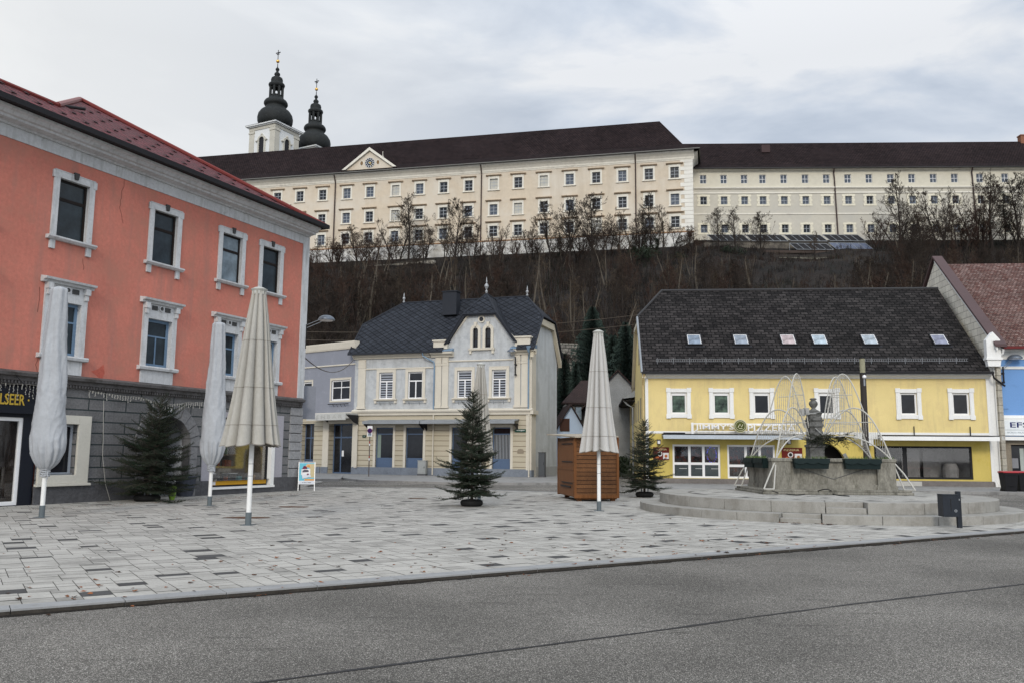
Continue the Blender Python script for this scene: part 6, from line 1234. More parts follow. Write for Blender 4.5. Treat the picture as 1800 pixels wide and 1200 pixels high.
# cut fir branches lying by the tree, potted flowers and barrel beside the arch
rn = random.Random(3); g = MB()
for k in range(5): branch(g, Vector((rn.uniform(-.3, .3), rn.uniform(-.1, .1), .05)), rn.uniform(-.5, .5) + (pi if k % 2 else 0), .55, .05, rn, .8)
p = G(300, 884); tag(g.build('cut_branches', [needle_m, bark], None, loc=(p.x, p.y, 0)), 'dark cut fir branches lying on the paving at the foot of the large spruce', 'branches')
p = G(325, 871.5); r = empty('planter', (p.x, p.y, 0), 0, 'dark grey barrel planter with small white flowers beside the arched doorway', 'planter'); g = MB(); g.lathe([(.24, 0), (.3, .3), (.34, .62), (.36, .64), (.36, .68), (.31, .68), (.3, .6)], 18); g.build('tub', M('dark_tub', (.05, .055, .07), var=.25), r)
g = MB()
for k in range(60): a = rn.uniform(0, 6.3); q = rn.uniform(0, .26); twig(g, Vector((q * cos(a), q * sin(a), .62)), Vector((cos(a) * .7, sin(a) * .7, rn.uniform(.4, 1.4))), rn.uniform(.1, .32), rn, .03, .02)
g.build('foliage', [needle_m, bark], r)
g = MB()
for k in range(14): a = rn.uniform(0, 6.3); q = rn.uniform(.05, .36); x, y, z = q * cos(a), q * sin(a), rn.uniform(.7, .95); [g.poly([(x, y, z), (x + .03 * cos(u), y + .03 * sin(u), z + .012), (x + .03 * cos(u + 1), y + .03 * sin(u + 1), z + .012)]) for u in (0, 1.3, 2.6, 3.9, 5.2)]
g.build('flower', white_plain, r)
p = G(302, 878); r = empty('flower_pot', (p.x, p.y, 0), 0, 'lime green painted pot with a white flower head in front of the dark barrel planter', 'flower pot'); g = MB(); g.lathe([(.07, 0), (.1, .12), (.12, .3), (.13, .42), (.1, .44)], 14); g.build('pot', M('lime_pot', (.22, .36, .06), var=.4, sc1=6), r)
g = MB(); [g.poly([(0, 0, .62), (.11 * cos(u), .11 * sin(u), .6 + .05 * sin(3 * u)), (.11 * cos(u + .7), .11 * sin(u + .7), .6)]) for u in [k * .63 for k in range(10)]]; g.tube([(0, 0, .42), (0, 0, .62)], .01, 4); g.build('flower', white_plain, r)
# fir swag on the pillar
g = MB(); rn = random.Random(8)
for k in range(85): x = rn.uniform(-.2, .85); branch(g, Vector((pxp + x, pyp - .3 + rn.uniform(-.1, .1), pz(766) + rn.uniform(-.12, .06) - .1 * abs(x - .3))), rn.choice((0, pi)) + rn.uniform(-.6, .6), rn.uniform(.14, .28), R(rn.uniform(-60, 30)), rn, 1.1, .035)
o = g.build('fir_swag', [needle_m, bark], None, loc=(fx, fy, ZT)); tag(o, 'green fir branch swag tied to the front of the fountain pillar', 'fir swag')
# flower boxes hanging on the rim
gbx = M('dark_green_plastic', (.006, .014, .014), rough=.5, var=.2, bump=.05); leafm = M('box_plants', (.09, .13, .04), var=.5, sc1=8, bump=0)
def flower_box(x, y, w, rz, label):
    r = empty('flower_box', (x, y, ZT + bz1 - .02), rz, label, 'flower box', 'green flower boxes on the fountain rim'); g = MB(); n = 24; h = .27
    top = [(w * k / n, 0.0) for k in range(n + 1)]; bot = [(w * k / n, -h - .022 * cos(2 * pi * 2 * k / n) if 0 else -.05 - .02 * abs(sin(pi * 3 * k / n))) for k in range(n + 1)]
    g.prism([(0, 0), (w, 0), (w - .04, -h), (.04, -h)], 'y', -.18, -.02)
    for k in range(n): a, b = w * k / n, w * (k + 1) / n; d0, d1 = -.10 - .045 * abs(sin(pi * 3 * k / n)), -.10 - .045 * abs(sin(pi * 3 * (k + 1) / n)); g.poly([(a, -.2, .015), (b, -.2, .015), (b, -.215, d1), (a, -.215, d0)])
    g.box(-.01, w + .01, -.2, .0, 0, .015); g.build('trough', gbx, r)
    g = MB(); q = random.Random(int(w * 100 + x * 10))
    for k in range(int(90 * w)): a = q.uniform(.03, w - .03); b = q.uniform(-.17, -.03); l = q.uniform(.03, .11); t = q.uniform(0, 6.3); g.poly([(a, b, .01), (a + .02 * cos(t), b + .02 * sin(t), .01), (a + .03 * cos(t + 1), b + .03 * sin(t + 1), .01 + l)])
    g.build('plants', leafm, r)
    return r
fc = atY(1390, 805, fy - bd).x; flower_box(fc, fy - bd - .1, atY(1452, 805, fy - bd).x - fc, 0, 'left of the two dark green flower boxes on the front rim of the fountain')
fc = atY(1478, 805, fy - bd).x; flower_box(fc, fy - bd - .1, atY(1542, 805, fy - bd).x - fc, 0, 'right of the two dark green flower boxes on the front rim of the fountain')
flower_box(fx - bw - .05, fy + bd - .05, .95, R(-90), 'dark green flower box on the left side rim of the fountain, the farther one'); flower_box(fx - bw - .05, fy + bd - 1.1, .95, R(-90), 'dark green flower box on the left side rim of the fountain, nearest the front corner')
flower_box(fx + bw + .05, fy - bd + .3, .9, R(90), 'dark green flower box on the right side rim of the fountain')
# water-jet shaped light arches
tube_m = M('white_light_tube', (.43, .42, .385), var=.1, rough=.5, bump=0); r0 = Vector((fx + pxp, fy + pyp, 0))
def bez(P, n=18):
    out = []
    for i in range(n + 1):
        t = i / n; Q = [Vector(p) for p in P]
        while len(Q) > 1: Q = [a.lerp(b, t) for a, b in zip(Q, Q[1:])]
        out.append(Q[0])
    return out
def jet(az, sc, label, mir=1):
    r = empty('light_arch', (r0.x, r0.y, ZT), az, label, 'light arch', 'fountain-jet light arches around the pillar'); F = lambda x, z, y=0: Vector((x * sc, y, z - ZT))
    g = MB(); foot, foot2 = F(2.68, .6, -.05), F(2.38, .6, .09); J = F(2.1, 1.42)
    lo = bez([J, F(1.75, 1.85), F(1.2, 2.22), F(.7, 2.15), F(.28, 2.02)], 16); up = bez([J, F(1.8, 2.3), F(1.55, 3.0), F(1.2, 3.28), F(.75, 2.95), F(.45, 2.4), F(.28, 2.05)], 22)
    g.tube([foot, F(2.4, 1.05), J] + lo[1:], .021, 7); g.tube([foot2, J] + up[1:], .021, 7); g.tube([foot, foot2], .02, 6)
    ap = up[9]; hi = bez([ap + Vector((.05, 0, -.02)), F(1.15, 3.6), F(.95, 4.35), F(.62, 4.25), F(.5, 3.1), F(.3, 2.35)], 22); g.tube(hi, .018, 7); g.build('arch_tube', tube_m, r)
    def at(curve, x, top=True):
        for a, b in zip(curve, curve[1:]):
            if min(a.x, b.x) <= x <= max(a.x, b.x) and abs(a.x - b.x) > 1e-6: return a.z + (b.z - a.z) * (x - a.x) / (b.x - a.x)
        return None
    g = MB(); x = .36 * sc; q = random.Random(int(az * 10))
    while x < 2.0 * sc:
        a = at(up, x); b = at(lo, x)
        if a and b and a - b > .12: g.tube([(x, 0, a), (x + q.uniform(-.01, .01), 0, b + q.uniform(-.05, .15))], .0065, 3, cap=False); [g.box(x - .008, x + .008, -.008, .008, z - .012, z + .012) for z in [b + (a - b) * k / 5 for k in range(1, 5)]]
        x += .06
    pk_ = max(range(len(hi)), key=lambda i: hi[i].z); ho, hin = hi[:pk_ + 1], hi[pk_:]
    x = .5 * sc
    while x < 1.15 * sc:
        a = at(ho, x) or at(hin, x); b = at(up, x)
        if a and b and a - b > .15: g.tube([(x, 0, a), (x, 0, max(b, a - 1.6))], .0065, 3, cap=False); [g.box(x - .008, x + .008, -.008, .008, z - .012, z + .012) for z in [max(b, a - 1.6) + (min(a - b, 1.6)) * k / 6 for k in range(1, 6)]]
        x += .06
    g.build('light_strings', wire_m, r)
    g = MB(); zc_ = 2.5 - ZT; g.tube([(.42 * sc, 0, zc_), (1.62 * sc, 0, zc_)], .012, 5); zc_ = 3.3 - ZT; g.tube([(.6 * sc, 0, zc_), (1.1 * sc, 0, zc_)], .012, 5); g.build('cross_bar', tube_m, r)
    return r
def az_to(px, y): X = atY(px, 850, y).x; return math.atan2(y - r0.y, X - r0.x), math.hypot(X - r0.x, y - r0.y) / 2.68
for (px, y, lab) in ((1345, 24.05, 'white light arch shaped like a water jet at the front left corner of the fountain'), (1290, 26.9, 'white light arch reaching out to the far left of the fountain'), (1609, 24.05, "large white light arch at the front right corner of the fountain"), (1560, 27.0, 'white light arch shaped like a water jet behind the right side of the fountain')):
    a, s = az_to(px, y); jet(a, s, lab)
g = MB(); p0 = G(1360, 861, ZT + .13); P = [G(1358, 862, ZT + .15), G(1372, 866, ZT + .02), G(1400, 869, ZT + .015), G(1425, 866, ZT + .015), G(1438, 862, ZT + .1), G(1450, 859, ZT + .18), G(1460, 861, ZT + .12), G(1466, 868, ZT + .015), G(1480, 870, ZT + .015), G(1495, 871, ZT + .015)]; Q = []
for i in range(len(P) - 1):
    a = P[max(i - 1, 0)]; b = P[i]; c = P[i + 1]; d = P[min(i + 2, len(P) - 1)]
    for k in range(5): t = k / 5; Q.append(.5 * ((2 * b) + (-a + c) * t + (2 * a - 5 * b + 4 * c - d) * t * t + (-a + 3 * b - 3 * c + d) * t ** 3))
g.tube(Q, .014, 6); tag(g.build('power_cable', M('black_cable', (.02, .02, .02))), 'grey cable looping over the base slab in front of the fountain', 'cable')
# ================================================================ folded parasols
ec = M('ecru_parasol_canvas', (.37, .355, .32), var=.12, sc1=1.2, sc2=30, bump=.15, stain=(.33, .31, .26), st=(.5, .75), stretch=(1, 1, .35)); ec2 = M('light_grey_parasol_canvas', (.44, .43, .41), var=.06, sc1=1.2, sc2=30, bump=.15, stain=(.42, .4, .37), st=(.5, .75), stretch=(1, 1, .35))
seam = M('canvas_seam', (.20, .18, .155)); silver = M('silver_cover', (.35, .365, .385), var=.1, sc1=1.5, sc2=14, rough=.6, bump=.3, bdist=.01, spec=.3)
sleeve = M('grey_sleeve', (.11, .13, .14), rough=.5)
def pole(root, h, lean=0, r=.05):
    g = MB(); g.tube([(0, 0, .2), (0, 0, h)], r, 14); g.build('pole', white, root, smooth=False); g = MB(); g.tube([(0, 0, 0), (0, 0, .26)], r * 1.25, 14); g.box(-.13, .13, -.13, .13, -.002, .008); g.build('ground_sleeve', sleeve, root)
    g = MB()
    for z in (1.0, 1.25): g.tube([(0, 0, z), (0, 0, z + .01)], r * 1.03, 12)
    g.build('pole_joint', sleeve, root)
def parasol(px, py, ptop, phem, rad, seed, m, label, rtop=.14, folds=15):
    b = G(px, py); h = zat(b.x, b.y, ptop); zh = zat(b.x, b.y, phem); r = empty('parasol', (b.x, b.y, 0), 0, label, 'parasol', 'folded parasols standing on the plaza'); pole(r, h)
    rn = random.Random(seed); F = []; a = 0
    while a < 2 * pi - .12: w = rn.uniform(.14, .8); F.append((a, min(w, 2 * pi - a), rn.uniform(.55, 1), rn.uniform(-.1, .06))); a += w
    K = 288; th = [2 * pi * k / K for k in range(K)]; fold = []
    for t in th:
        for (a, w, dp, sh) in F:
            if a <= t <= a + w: u = (t - a) / w; fold.append((max(0.0, sin(pi * u)) ** .55, dp, sh)); break
        else: fold.append((.1, .8, 0))
    rows = 46; g = MB(); H = h - .1 - zh
    for i in range(rows + 1):
        s = i / rows; z = h - .1 - H * s; R_ = rtop + (rad - rtop) * (s ** 1.05) + .012 * sin(s * 7)
        if s > .93: R_ += rad * .02 * (s - .93) / .07
        for k, t in enumerate(th):
            f, dp, sh = fold[k]; tw = .02 * sin(3 * t + s * 3 + seed); rr = R_ * (1 - (.5 + .22 * s) * dp * (1 - f)) * (1 + sh * s) * (1 + .03 * mnoise.noise(Vector((cos(t) * 2, sin(t) * 2, s * 4 + seed)))); zz = z
            if i == rows: zz = z + (1 - f) * .1 * dp + .025 * sin(t * 2 + seed) 
            tt = t + tw * s; g.v.append((rr * cos(tt), rr * sin(tt), zz))
    sr = {int(rows * .33), int(rows * .87), rows - 1}
    for i in range(rows):
        for k in range(K): k2 = (k + 1) % K; g.f.append((i * K + k, i * K + k2, (i + 1) * K + k2, (i + 1) * K + k)); g.m.append(0)
    can = g.build('canopy', [m, seam], r, smooth=True)
    # stitched seams: thin rings hugging the folds
    g = MB()
    for i in (int(rows * .33), int(rows * .64), int(rows * .87), rows):
        P = [Vector(can.data.vertices[i * K + k].co) for k in range(0, K, 2)]; P = [Vector((p.x * 1.004, p.y * 1.004, p.z)) for p in P]; P.append(P[0]); g.tube(P, .006 if i < rows else .01, 3, cap=False)
    g.build('seam', seam, can)
    g = MB(); g.lathe([(rtop * .9, h - .12), (rtop * 1.15, h - .07), (rtop * 1.2, h - .05), (rtop * .6, h - .01), (.03, h)], 20); 
    for k in range(10): a = 2 * pi * k / 10; g.box(rtop * .9 * cos(a) - .02, rtop * .9 * cos(a) + .02, rtop * .9 * sin(a) - .02, rtop * .9 * sin(a) + .02, h - .17, h - .1)
    g.build('top_cap', M('cap_grey', (.42, .42, .39)), r); return r
parasol(436, 922, 505, 783, .60, 3, ec, 'largest cream parasol, folded, in the left foreground before the shop window', .145)
parasol(1053, 897, 580, 794, .52, 11, ec2, 'folded light grey parasol in front of the wooden kiosk', .13)
parasol(842, 879, 637, 800, .46, 21, ec, 'folded cream parasol half hidden behind the spruce in the middle of the plaza', .12)
def covered(px, py, ptop, ptie, rmax, seed, label, rtop=.17):
    b = G(px, py); h = zat(b.x, b.y, ptop); zt_ = zat(b.x, b.y, ptie); r = empty('parasol', (b.x, b.y, 0), 0, label, 'parasol', 'folded parasols standing on the plaza'); pole(r, h - .2)
    g = MB(); K = 120; rows = 110; H = h - zt_
    for i in range(rows + 1):
        s = i / rows; z = h - H * s
        if s < .015: R_ = rtop * (.3 + .7 * (s / .015) ** .5)
        elif s < .84: R_ = rtop + (rmax - rtop) * ((s - .015) / .825) ** 1.15
        else: u = (s - .84) / .16; R_ = .062 + (rmax - .062) * max(0, (1 - u ** 1.9)) ** .72
        for k in range(K):
            t = 2 * pi * k / K; v = Vector((cos(t) * 1.4, sin(t) * 1.4, s * 5 + seed)); wr = .035 * mnoise.noise(v * 1.2) * min(1, s * 4)
            v2 = Vector((cos(t + s * 2) * 2.4, sin(t + s * 2) * 2.4, z * 2.6 + seed)); rid = 1 - abs(mnoise.noise(v2 * 1.1)) * 2; wr += .014 * max(0, rid) ** 3 * (.4 + s)
            wr += .02 * (1 - s * .5) * cos(7 * t + 2 * mnoise.noise(Vector((s * 2, seed, 0)))) * (s < .6)
            if s > .8: wr += .085 * min(1, (s - .8) / .12) * (abs(cos(6.5 * t + 1.2 * mnoise.noise(Vector((s * 3, t, seed))))) - .6) * (R_ / rmax)
            rr = max(.05, R_ + wr * min(1, R_ / rmax * 1.5)); g.v.append((rr * cos(t), rr * sin(t) * .82, z))
    for i in range(rows):
        for k in range(K): k2 = (k + 1) % K; g.f.append((i * K + k, i * K + k2, (i + 1) * K + k2, (i + 1) * K + k)); g.m.append(0)
    g.f.append(tuple(range(K))); g.m.append(0)
    cv = g.build('cover', silver, r, smooth=True)
    g = MB(); q = random.Random(seed); zt2 = zt_ + .02
    for j in range(4): P = [Vector(((.085 + .015 * q.random()) * cos(a), (.085 + .015 * q.random()) * sin(a), zt2 - .045 * j + .01 * sin(3 * a + j))) for a in [2 * pi * k / 14 for k in range(15)]]; g.tube(P, .022, 6)
    g.tube([(.08, -.06, zt2 - .05), (.12, -.1, zt2 - .14), (.1, -.09, zt2 - .22)], .014, 5); g.build('tie', silver, cv); return r
covered(73, 908, 504, 826, .38, 5, 'parasol under a silver grey cover at the far left, tied at the bottom', .185)
covered(368, 888, 566, 819, .34, 17, 'slim parasol under a silver grey cover behind the large cream one', .17)
# ================================================================ wooden kiosk
wood = BR('honey_stained_boards', (.145, .066, .027), (.10, .045, .019), (.03, .012, .006), 30, .135, .01, rough=.6, bump=.8, bd=.02, var=.45, sc1=2.2, grain=26)
wood_d = M('orange_brown_timber', (.15, .06, .02), var=.35, sc1=2, sc2=18, stretch=(1, 1, .12), rough=.55, stain=(.12, .045, .016), st=(.5, .68))
c0, c1, c2 = G(1011, 880), G(1086, 880), G(982, 872.5); e1 = (c1 - c0); wK = e1.length; aK = math.atan2(e1.y, e1.x); hK = zat(c0.x, c0.y, 767)
kk = empty('wooden_kiosk', (c0.x, c0.y, 0), aK, 'closed honey-brown wooden market kiosk with flat sloping roof behind the light grey parasol', 'kiosk')
inv = Matrix.Rotation(-aK, 3, 'Z'); lf = inv @ (c2 - c0); lf.z = 0; bk = Vector((wK * .98, lf.y * 1.0, 0))
FP = [(0, 0), (wK, 0), (wK + .02, 1.9), (lf.x, lf.y)]
g = MB()
for a, b in zip(FP, FP[1:] + FP[:1]): g.poly([(a[0], a[1], .12), (b[0], b[1], .12), (b[0], b[1], hK), (a[0], a[1], hK)])
g.build('plank_wall', wood, kk)
g = MB()
for x, y in FP: g.box(x - .04, x + .04, y - .04, y + .04, .1, hK + .01)
g.box(0, wK, -.03, .0, .1, .2); g.build('corner_post', wood_d, kk)
d = Vector((lf.x, lf.y, 0)); dl = d.length; d.normalize(); da = math.atan2(d.y, d.x); dr_ = empty('door', (0, 0, 0), da); dr_.parent = kk
g = MB(); g.box(.1, dl - .12, .0, .035, .14, hK - .12); g.box(.1, dl - .12, .035, .05, hK * .48, hK * .52); g.build('door_leaf', M('vertical_door_boards', (.16, .066, .024), var=.35, sc1=3, sc2=20, stretch=(9, 9, .4), rough=.55), dr_)
g = MB()
for z in (.55, 1.25, 1.85): g.box(.2, dl * .7, .05, .062, z, z + .035)
g.box(dl * .15, dl * .75, .05, .075, .42, .47); g.build('strap_hinge', dark_metal, dr_)
g = MB()
for x, y in ((.1, .1), (wK - .2, .1), (lf.x + .2, lf.y - .25), (wK * .5, 1.6)): g.box(x, x + .14, y, y + .18, 0, .12)
g.box(.02, wK - .02, .03, .1, .06, .12); g.build('skid', wood_d, kk)
g = MB(); o = .28; xa, xb = lf.x - .12, wK - .02; g.v += [(xa, -.25, hK - .03), (xb, -.2, hK - .0), (xb, 2.2, hK + .13), (xa - .25, lf.y + .35, hK + .12), (xa, -.25, hK + .01), (xb, -.2, hK + .04), (xb, 2.2, hK + .17), (xa - .25, lf.y + .35, hK + .16)]
for f in ((0, 1, 2, 3), (4, 5, 6, 7), (0, 1, 5, 4), (1, 2, 6, 5), (2, 3, 7, 6), (3, 0, 4, 7)): g.f.append(f); g.m.append(0)
g.build('roof_board', M('weathered_roof_board', (.33, .29, .23), var=.3, sc1=2, stain=(.15, .12, .1)), kk)
# ================================================================ street furniture
p = G(1521.5, 852); yL = 33.0; pb = atY(1523, 800, yL); lp = empty('light_column', (pb.x, yL, 0), 0, 'tall dark light column with glass cylinder top rising behind the fountain', 'light column'); zt_ = zat(pb.x, yL, 627); zg = zat(pb.x, yL, 653); zb_ = zat(pb.x, yL, 657)
g = MB(); g.tube([(0, 0, 0), (0, 0, zb_)], .115, 16); g.build('column', M('dark_brown_metal', (.035, .03, .027), rough=.5), lp); g = MB(); g.tube([(0, 0, zb_), (0, 0, zb_ + .05)], .118, 16); g.tube([(0, 0, zt_ - .06), (0, 0, zt_)], .118, 16)
for k in range(6): a = k * pi / 3; g.tube([(.09 * cos(a), .09 * sin(a), zb_), (.09 * cos(a), .09 * sin(a), zt_)], .008, 4)
g.build('lamp_cage', dark_metal, lp); g = MB(); g.tube([(0, 0, zb_ + .05), (0, 0, zt_ - .06)], .1, 16); g.build('glass_cylinder', M('amber_grey_glass', (.26, .25, .17), rough=.2, var=.2), lp)
g = MB(); z = zat(pb.x, yL, 662); g.lathe([(.02, -.07), (.06, -.05), (.075, 0), (.06, .05), (.02, .07)], 12, 0, (0, 0)); s_ = g.build('round_sensor', white_plain, lp, loc=(0, -.14, z)); g = MB(); g.box(-.03, .03, -.13, -.1, z - .35, z - .08); g.build('small_bracket', zinc, lp)
p = G(1687, 927); lb_ = empty('litter_bin', (p.x, p.y, 0), R(-6), 'dark anthracite litter bin box mounted on a square post near the kerb', 'litter bin'); anth = M('anthracite_paint', (.022, .026, .033), rough=.4, var=.15, bump=.05)
g = MB(); zt_ = zat(p.x, p.y, 862.5); g.box(-.045, .045, -.045, .045, 0, zt_); g.build('post', anth, lb_, bevel=.004)
za = zat(p.x, p.y, 867.5); zb_ = zat(p.x, p.y, 907); g = MB(); g.box(-.385, -.05, -.17, .13, zb_, za - .02); g.box(-.39, -.048, -.175, .135, za - .02, za); g.build('bin_box', anth, lb_, bevel=.006); g = MB(); g.box(-.225, -.215, -.174, -.17, zb_ + .12, za - .1); g.build('groove', black_in, lb_); g = MB(); g.tube([(-.125, -.174, zb_ + .13), (-.125, -.17, zb_ + .13)], .03, 14); g.tube([(-.125, -.177, zb_ + .13), (-.125, -.1735, zb_ + .13)], .014, 10, 1); g.build('lock', [zinc, black_in], lb_); g = MB(); g.box(-.02, .02, -.049, -.045, zt_ - .2, zt_ - .16); g.build('sticker', zinc, lb_)
def wheelie(px, label):
    p = G(px, 865.5); r = empty('wheelie_bin', (p.x, p.y, 0), R(-8), label, 'wheelie bin', 'black bins with red lids by the light blue house'); h = zat(p.x, p.y, 830); g = MB()
    g.v += [(-.22, -.26, .06), (.22, -.26, .06), (.22, .22, .06), (-.22, .22, .06), (-.29, -.36, h), (.29, -.36, h), (.29, .3, h), (-.29, .3, h)]
    for f in ((0, 1, 2, 3), (4, 5, 6, 7), (0, 1, 5, 4), (1, 2, 6, 5), (2, 3, 7, 6), (3, 0, 4, 7)): g.f.append(f); g.m.append(0)
    g.box(-.31, .31, -.38, -.34, h - .08, h - .03); g.box(-.12, .12, -.34, -.31, .3, .32); g.build('bin_body', M('black_bin_plastic', (.013, .013, .015), rough=.5, bump=.05), r, bevel=.01)
    g = MB(); g.prism([(-.39, h), (.33, h), (.33, h + .05), (.1, h + .075), (-.39, h + .03)], 'x', -.31, .31); g.build('lid', M('red_lid', (.36, .025, .03), rough=.45, bump=0), r, bevel=.008)
    g = MB(); [g.tube([(x - .03, .2, .1), (x + .03, .2, .1)], .1, 16) for x in (-.22, .22)]; g.build('wheel', black_in, r); g = MB(); g.tube([(-.25, .38, h - .02), (.25, .38, h - .02)], .018, 6); g.build('handle', black_in, r)
wheelie(1774, 'left of the two black wheelie bins with red lids before the light blue house'); wheelie(1799, 'right black wheelie bin with red lid, cut by the picture edge')
# no-stopping sign
p = G(648, 836.5, .06); sp_ = empty('traffic_sign', (p.x, p.y, .06), 0, 'round blue no-stopping sign on a thin red and white banded pole', 'traffic sign'); h = zat(p.x, p.y, 748); g = MB(); g.tube([(0, 0, 0), (0, 0, h)], .032, 8)
n0 = len(g.f)
for k, z in enumerate((1.05, 1.2, 1.95, 2.1)): g.tube([(0, 0, z - .06), (0, 0, z + .06)], .036, 8, 1 + (k % 2))
g.build('pole', [M('grey_brown_pole', (.12, .1, .09)), white_plain, M('red_band', (.3, .03, .03))], sp_)
za, zb_ = zat(p.x, p.y, 749.5), zat(p.x, p.y, 768); g = MB(); g.box(-.155, .155, -.06, -.04, zb_, za); g.build('sign_plate', white_plain, sp_); zc_ = za - .3
g = MB(); g.tube([(0, -.066, zc_ - .0), (0, -.06, zc_)], .155, 24); g.build('red_ring', M('dark_red_ring', (.12, .012, .03), bump=0), sp_); g = MB(); g.tube([(0, -.07, zc_), (0, -.0655, zc_)], .115, 24); g.build('blue_disc', M('deep_blue', (.02, .02, .12), bump=0), sp_)
g = MB()
for s in (-1, 1): g.prism([(-.085, zc_ - s * .075), (-.075, zc_ - s * .085), (.085, zc_ + s * .075), (.075, zc_ + s * .085)], 'y', -.0735 - .001 * s, -.07)
g.build('cross_bars', M('dark_red_bar', (.12, .012, .03), bump=0), sp_); g = MB(); g.box(-.1, .1, -.0635, -.06, zb_ + .05, zb_ + .2); g.build('tow_symbol', M('grey_symbol', (.2, .24, .28), bump=0), sp_)
a_ = CHS.uv(640, 766); g = MB(); g.box(a_[0] - .1, a_[0] + .16, -.05, -.03, a_[1] - .09, a_[1] + .09); o = tag(g.build('house_number', M('green_number_plate', (.01, .04, .03), bump=0), None, loc=tuple(ch.location)), 'small dark green house number plate beside the no-stopping sign', 'number plate'); o.rotation_euler = ch.rotation_euler
text('1', .1, white_plain, o, (a_[0] + .02, -.053, a_[1] - .05), ext=.002)
# A-frame poster board
p = G(538, 861.5); af = empty('a_board', (p.x, p.y, 0), R(14), 'A-frame poster board with cyan and orange poster at the corner of the coral house', 'sign board'); g = MB(); W_ = .31; H_ = 1.12; tl = .16
def ap(x, z, o=0): return (x, -.28 + (.28 - .02) * z / H_ + o, z)
for x in (-W_, W_): g.tube([ap(x, 0), ap(x, H_)], .017, 6)
g.tube([ap(-W_, H_), ap(W_, H_)], .017, 6); g.tube([ap(-W_, .26), ap(W_, .26)], .017, 6)
for x in (-W_, W_): g.tube([(x, .3, 0), (x, 0, H_)], .014, 6)
g.build('frame', M('aluminium', (.55, .56, .57), rough=.4, metal=.5), af)
g = MB(); q = lambda x0, x1, z0, z1, o, m: g.poly([ap(x0, z0, o), ap(x1, z0, o), ap(x1, z1, o), ap(x0, z1, o)], m)
q(-W_, W_, .27, H_ - .02, -.002, 0); q(-W_ + .02, W_ - .02, .40, H_ - .04, -.005, 1); q(.09, W_ - .02, .52, H_ - .07, -.0075, 2); q(-.08, W_ - .02, .4, .47, -.008, 3)
g.tube([ap(.05, .95, -.012), ap(.05, .95, -.009)], .1, 16, 4); g.tube([ap(.06, .95, -.015), ap(.06, .95, -.0125)], .055, 14, 3)
for P, m_, o in (([(-.2, .83), (-.12, .98), (-.02, .95), (.02, .86)], 5, -.014), ([(-.22, .62), (.14, .66), (.13, .86), (-.21, .84)], 6, -.017), ([(-.16, .48), (.17, .55), (.13, .66), (-.19, .63)], 0, -.02), ([(-.18, .72), (.08, .74), (.06, .81), (-.1, .83), (-.17, .78)], 7, -.023), ([(0, .61), (.09, .63), (.06, .68), (.01, .67)], 5, -.024)): g.poly([ap(x, z, o) for x, z in P], m_)
g.build('poster', [M('poster_' + n, c, bump=0, var=.05) for n, c in (('white', (.6, .62, .66)), ('cyan', (.14, .45, .55)), ('sand', (.5, .42, .25)), ('orange', (.62, .3, .1)), ('peach', (.7, .45, .25)), ('maroon', (.15, .03, .06)), ('pale', (.7, .68, .68)), ('slate', (.1, .09, .11)))], af)
g = MB()
for x0, x1 in ((-.17, -.13), (-.11, -.02), (0, .03), (.05, .18)): g.poly([ap(x0, .315, -.006), ap(x1, .315, -.006), ap(x1, .335, -.006), ap(x0, .335, -.006)])
g.build('caption_line', M('poster_lettering', (.1, .1, .14), bump=0), af)
# overhead wires
def wire(a, b, sag, label, r=.012):
    g = MB(); a, b = Vector(a), Vector(b); g.tube([a.lerp(b, t / 14) - Vector((0, 0, sag * 4 * (t / 14) * (1 - t / 14))) for t in range(15)], r, 4); tag(g.build('overhead_wire', M('dull_wire', (.09, .075, .06))), label, 'wire')
pa = PK.W(.05, .3); wire((pa.x, pa.y, PK.uv(529, 616)[1]), tuple(CHS.W(CL + .1, -.3, 8.0)), .9, 'black cable sagging from the coral house corner to the pale blue house', .022)
for py0, py1, lab in ((583, 578, 'upper of the overhead wires crossing the brown slope left of the pale blue house'), (597, 594, 'lower of the overhead wires crossing the brown slope left of the pale blue house')): a = atY(530, py0, 66); b = atY(1135, py1 - 26, 66); wire(a, b, .5, lab, .022)
# leaves and debris on the paving
lm = [M('leaf_brown', (.16, .07, .035), bump=0, var=.3), M('leaf_dark', (.05, .03, .02), bump=0), M('leaf_rust', (.24, .09, .04), bump=0)]
g = MB(); rn = random.Random(12)
def leaf(x, y, z, s):
    a = rn.uniform(0, 6.3); k = rn.randrange(3); P = []
    for j in range(7): t = 2 * pi * j / 7; r_ = s * (1.1 if j == 0 else rn.uniform(.45, .8)); P.append((x + r_ * cos(t + a), y + r_ * .8 * sin(t + a), z + rn.uniform(.002, .4) * s))
    c = (x, y, z + .003); [g.poly([c, P[j], P[(j + 1) % 7]], k) for j in range(7)]
for _ in range(230):
    u, v = rn.uniform(-2, 14), abs(rn.gauss(0, 2.2)) + .02; p = K0 + KD * u + KN * v; leaf(p.x, p.y, .004, rn.uniform(.025, .055))
for _ in range(60): u = rn.uniform(-2, 20); p = K0 + KD * u - KN * abs(rn.gauss(.02, .12)); leaf(p.x, p.y, ZR + .002, rn.uniform(.02, .045))
for _ in range(260): p = Vector((rn.uniform(-11, 12), rn.uniform(14, 34), 0)); 
for _ in range(160): p = Vector((rn.uniform(-9, 7), rn.uniform(12, 33), 0)); leaf(p.x, p.y, .004, rn.uniform(.018, .035))
for _ in range(160):
    t = rn.random(); s = -11.5 + 9.5 * t; p = PK.W(s, -1.6 - rn.gauss(.3, .28)); leaf(p.x, p.y, .004, rn.uniform(.012, .03))
for _ in range(1100):
    t = rn.random(); s = -13 + 11.5 * t; p = PK.W(s, -1.5 - rn.gauss(.25, .3)); leaf(p.x, p.y, .004, rn.uniform(.006, .017))
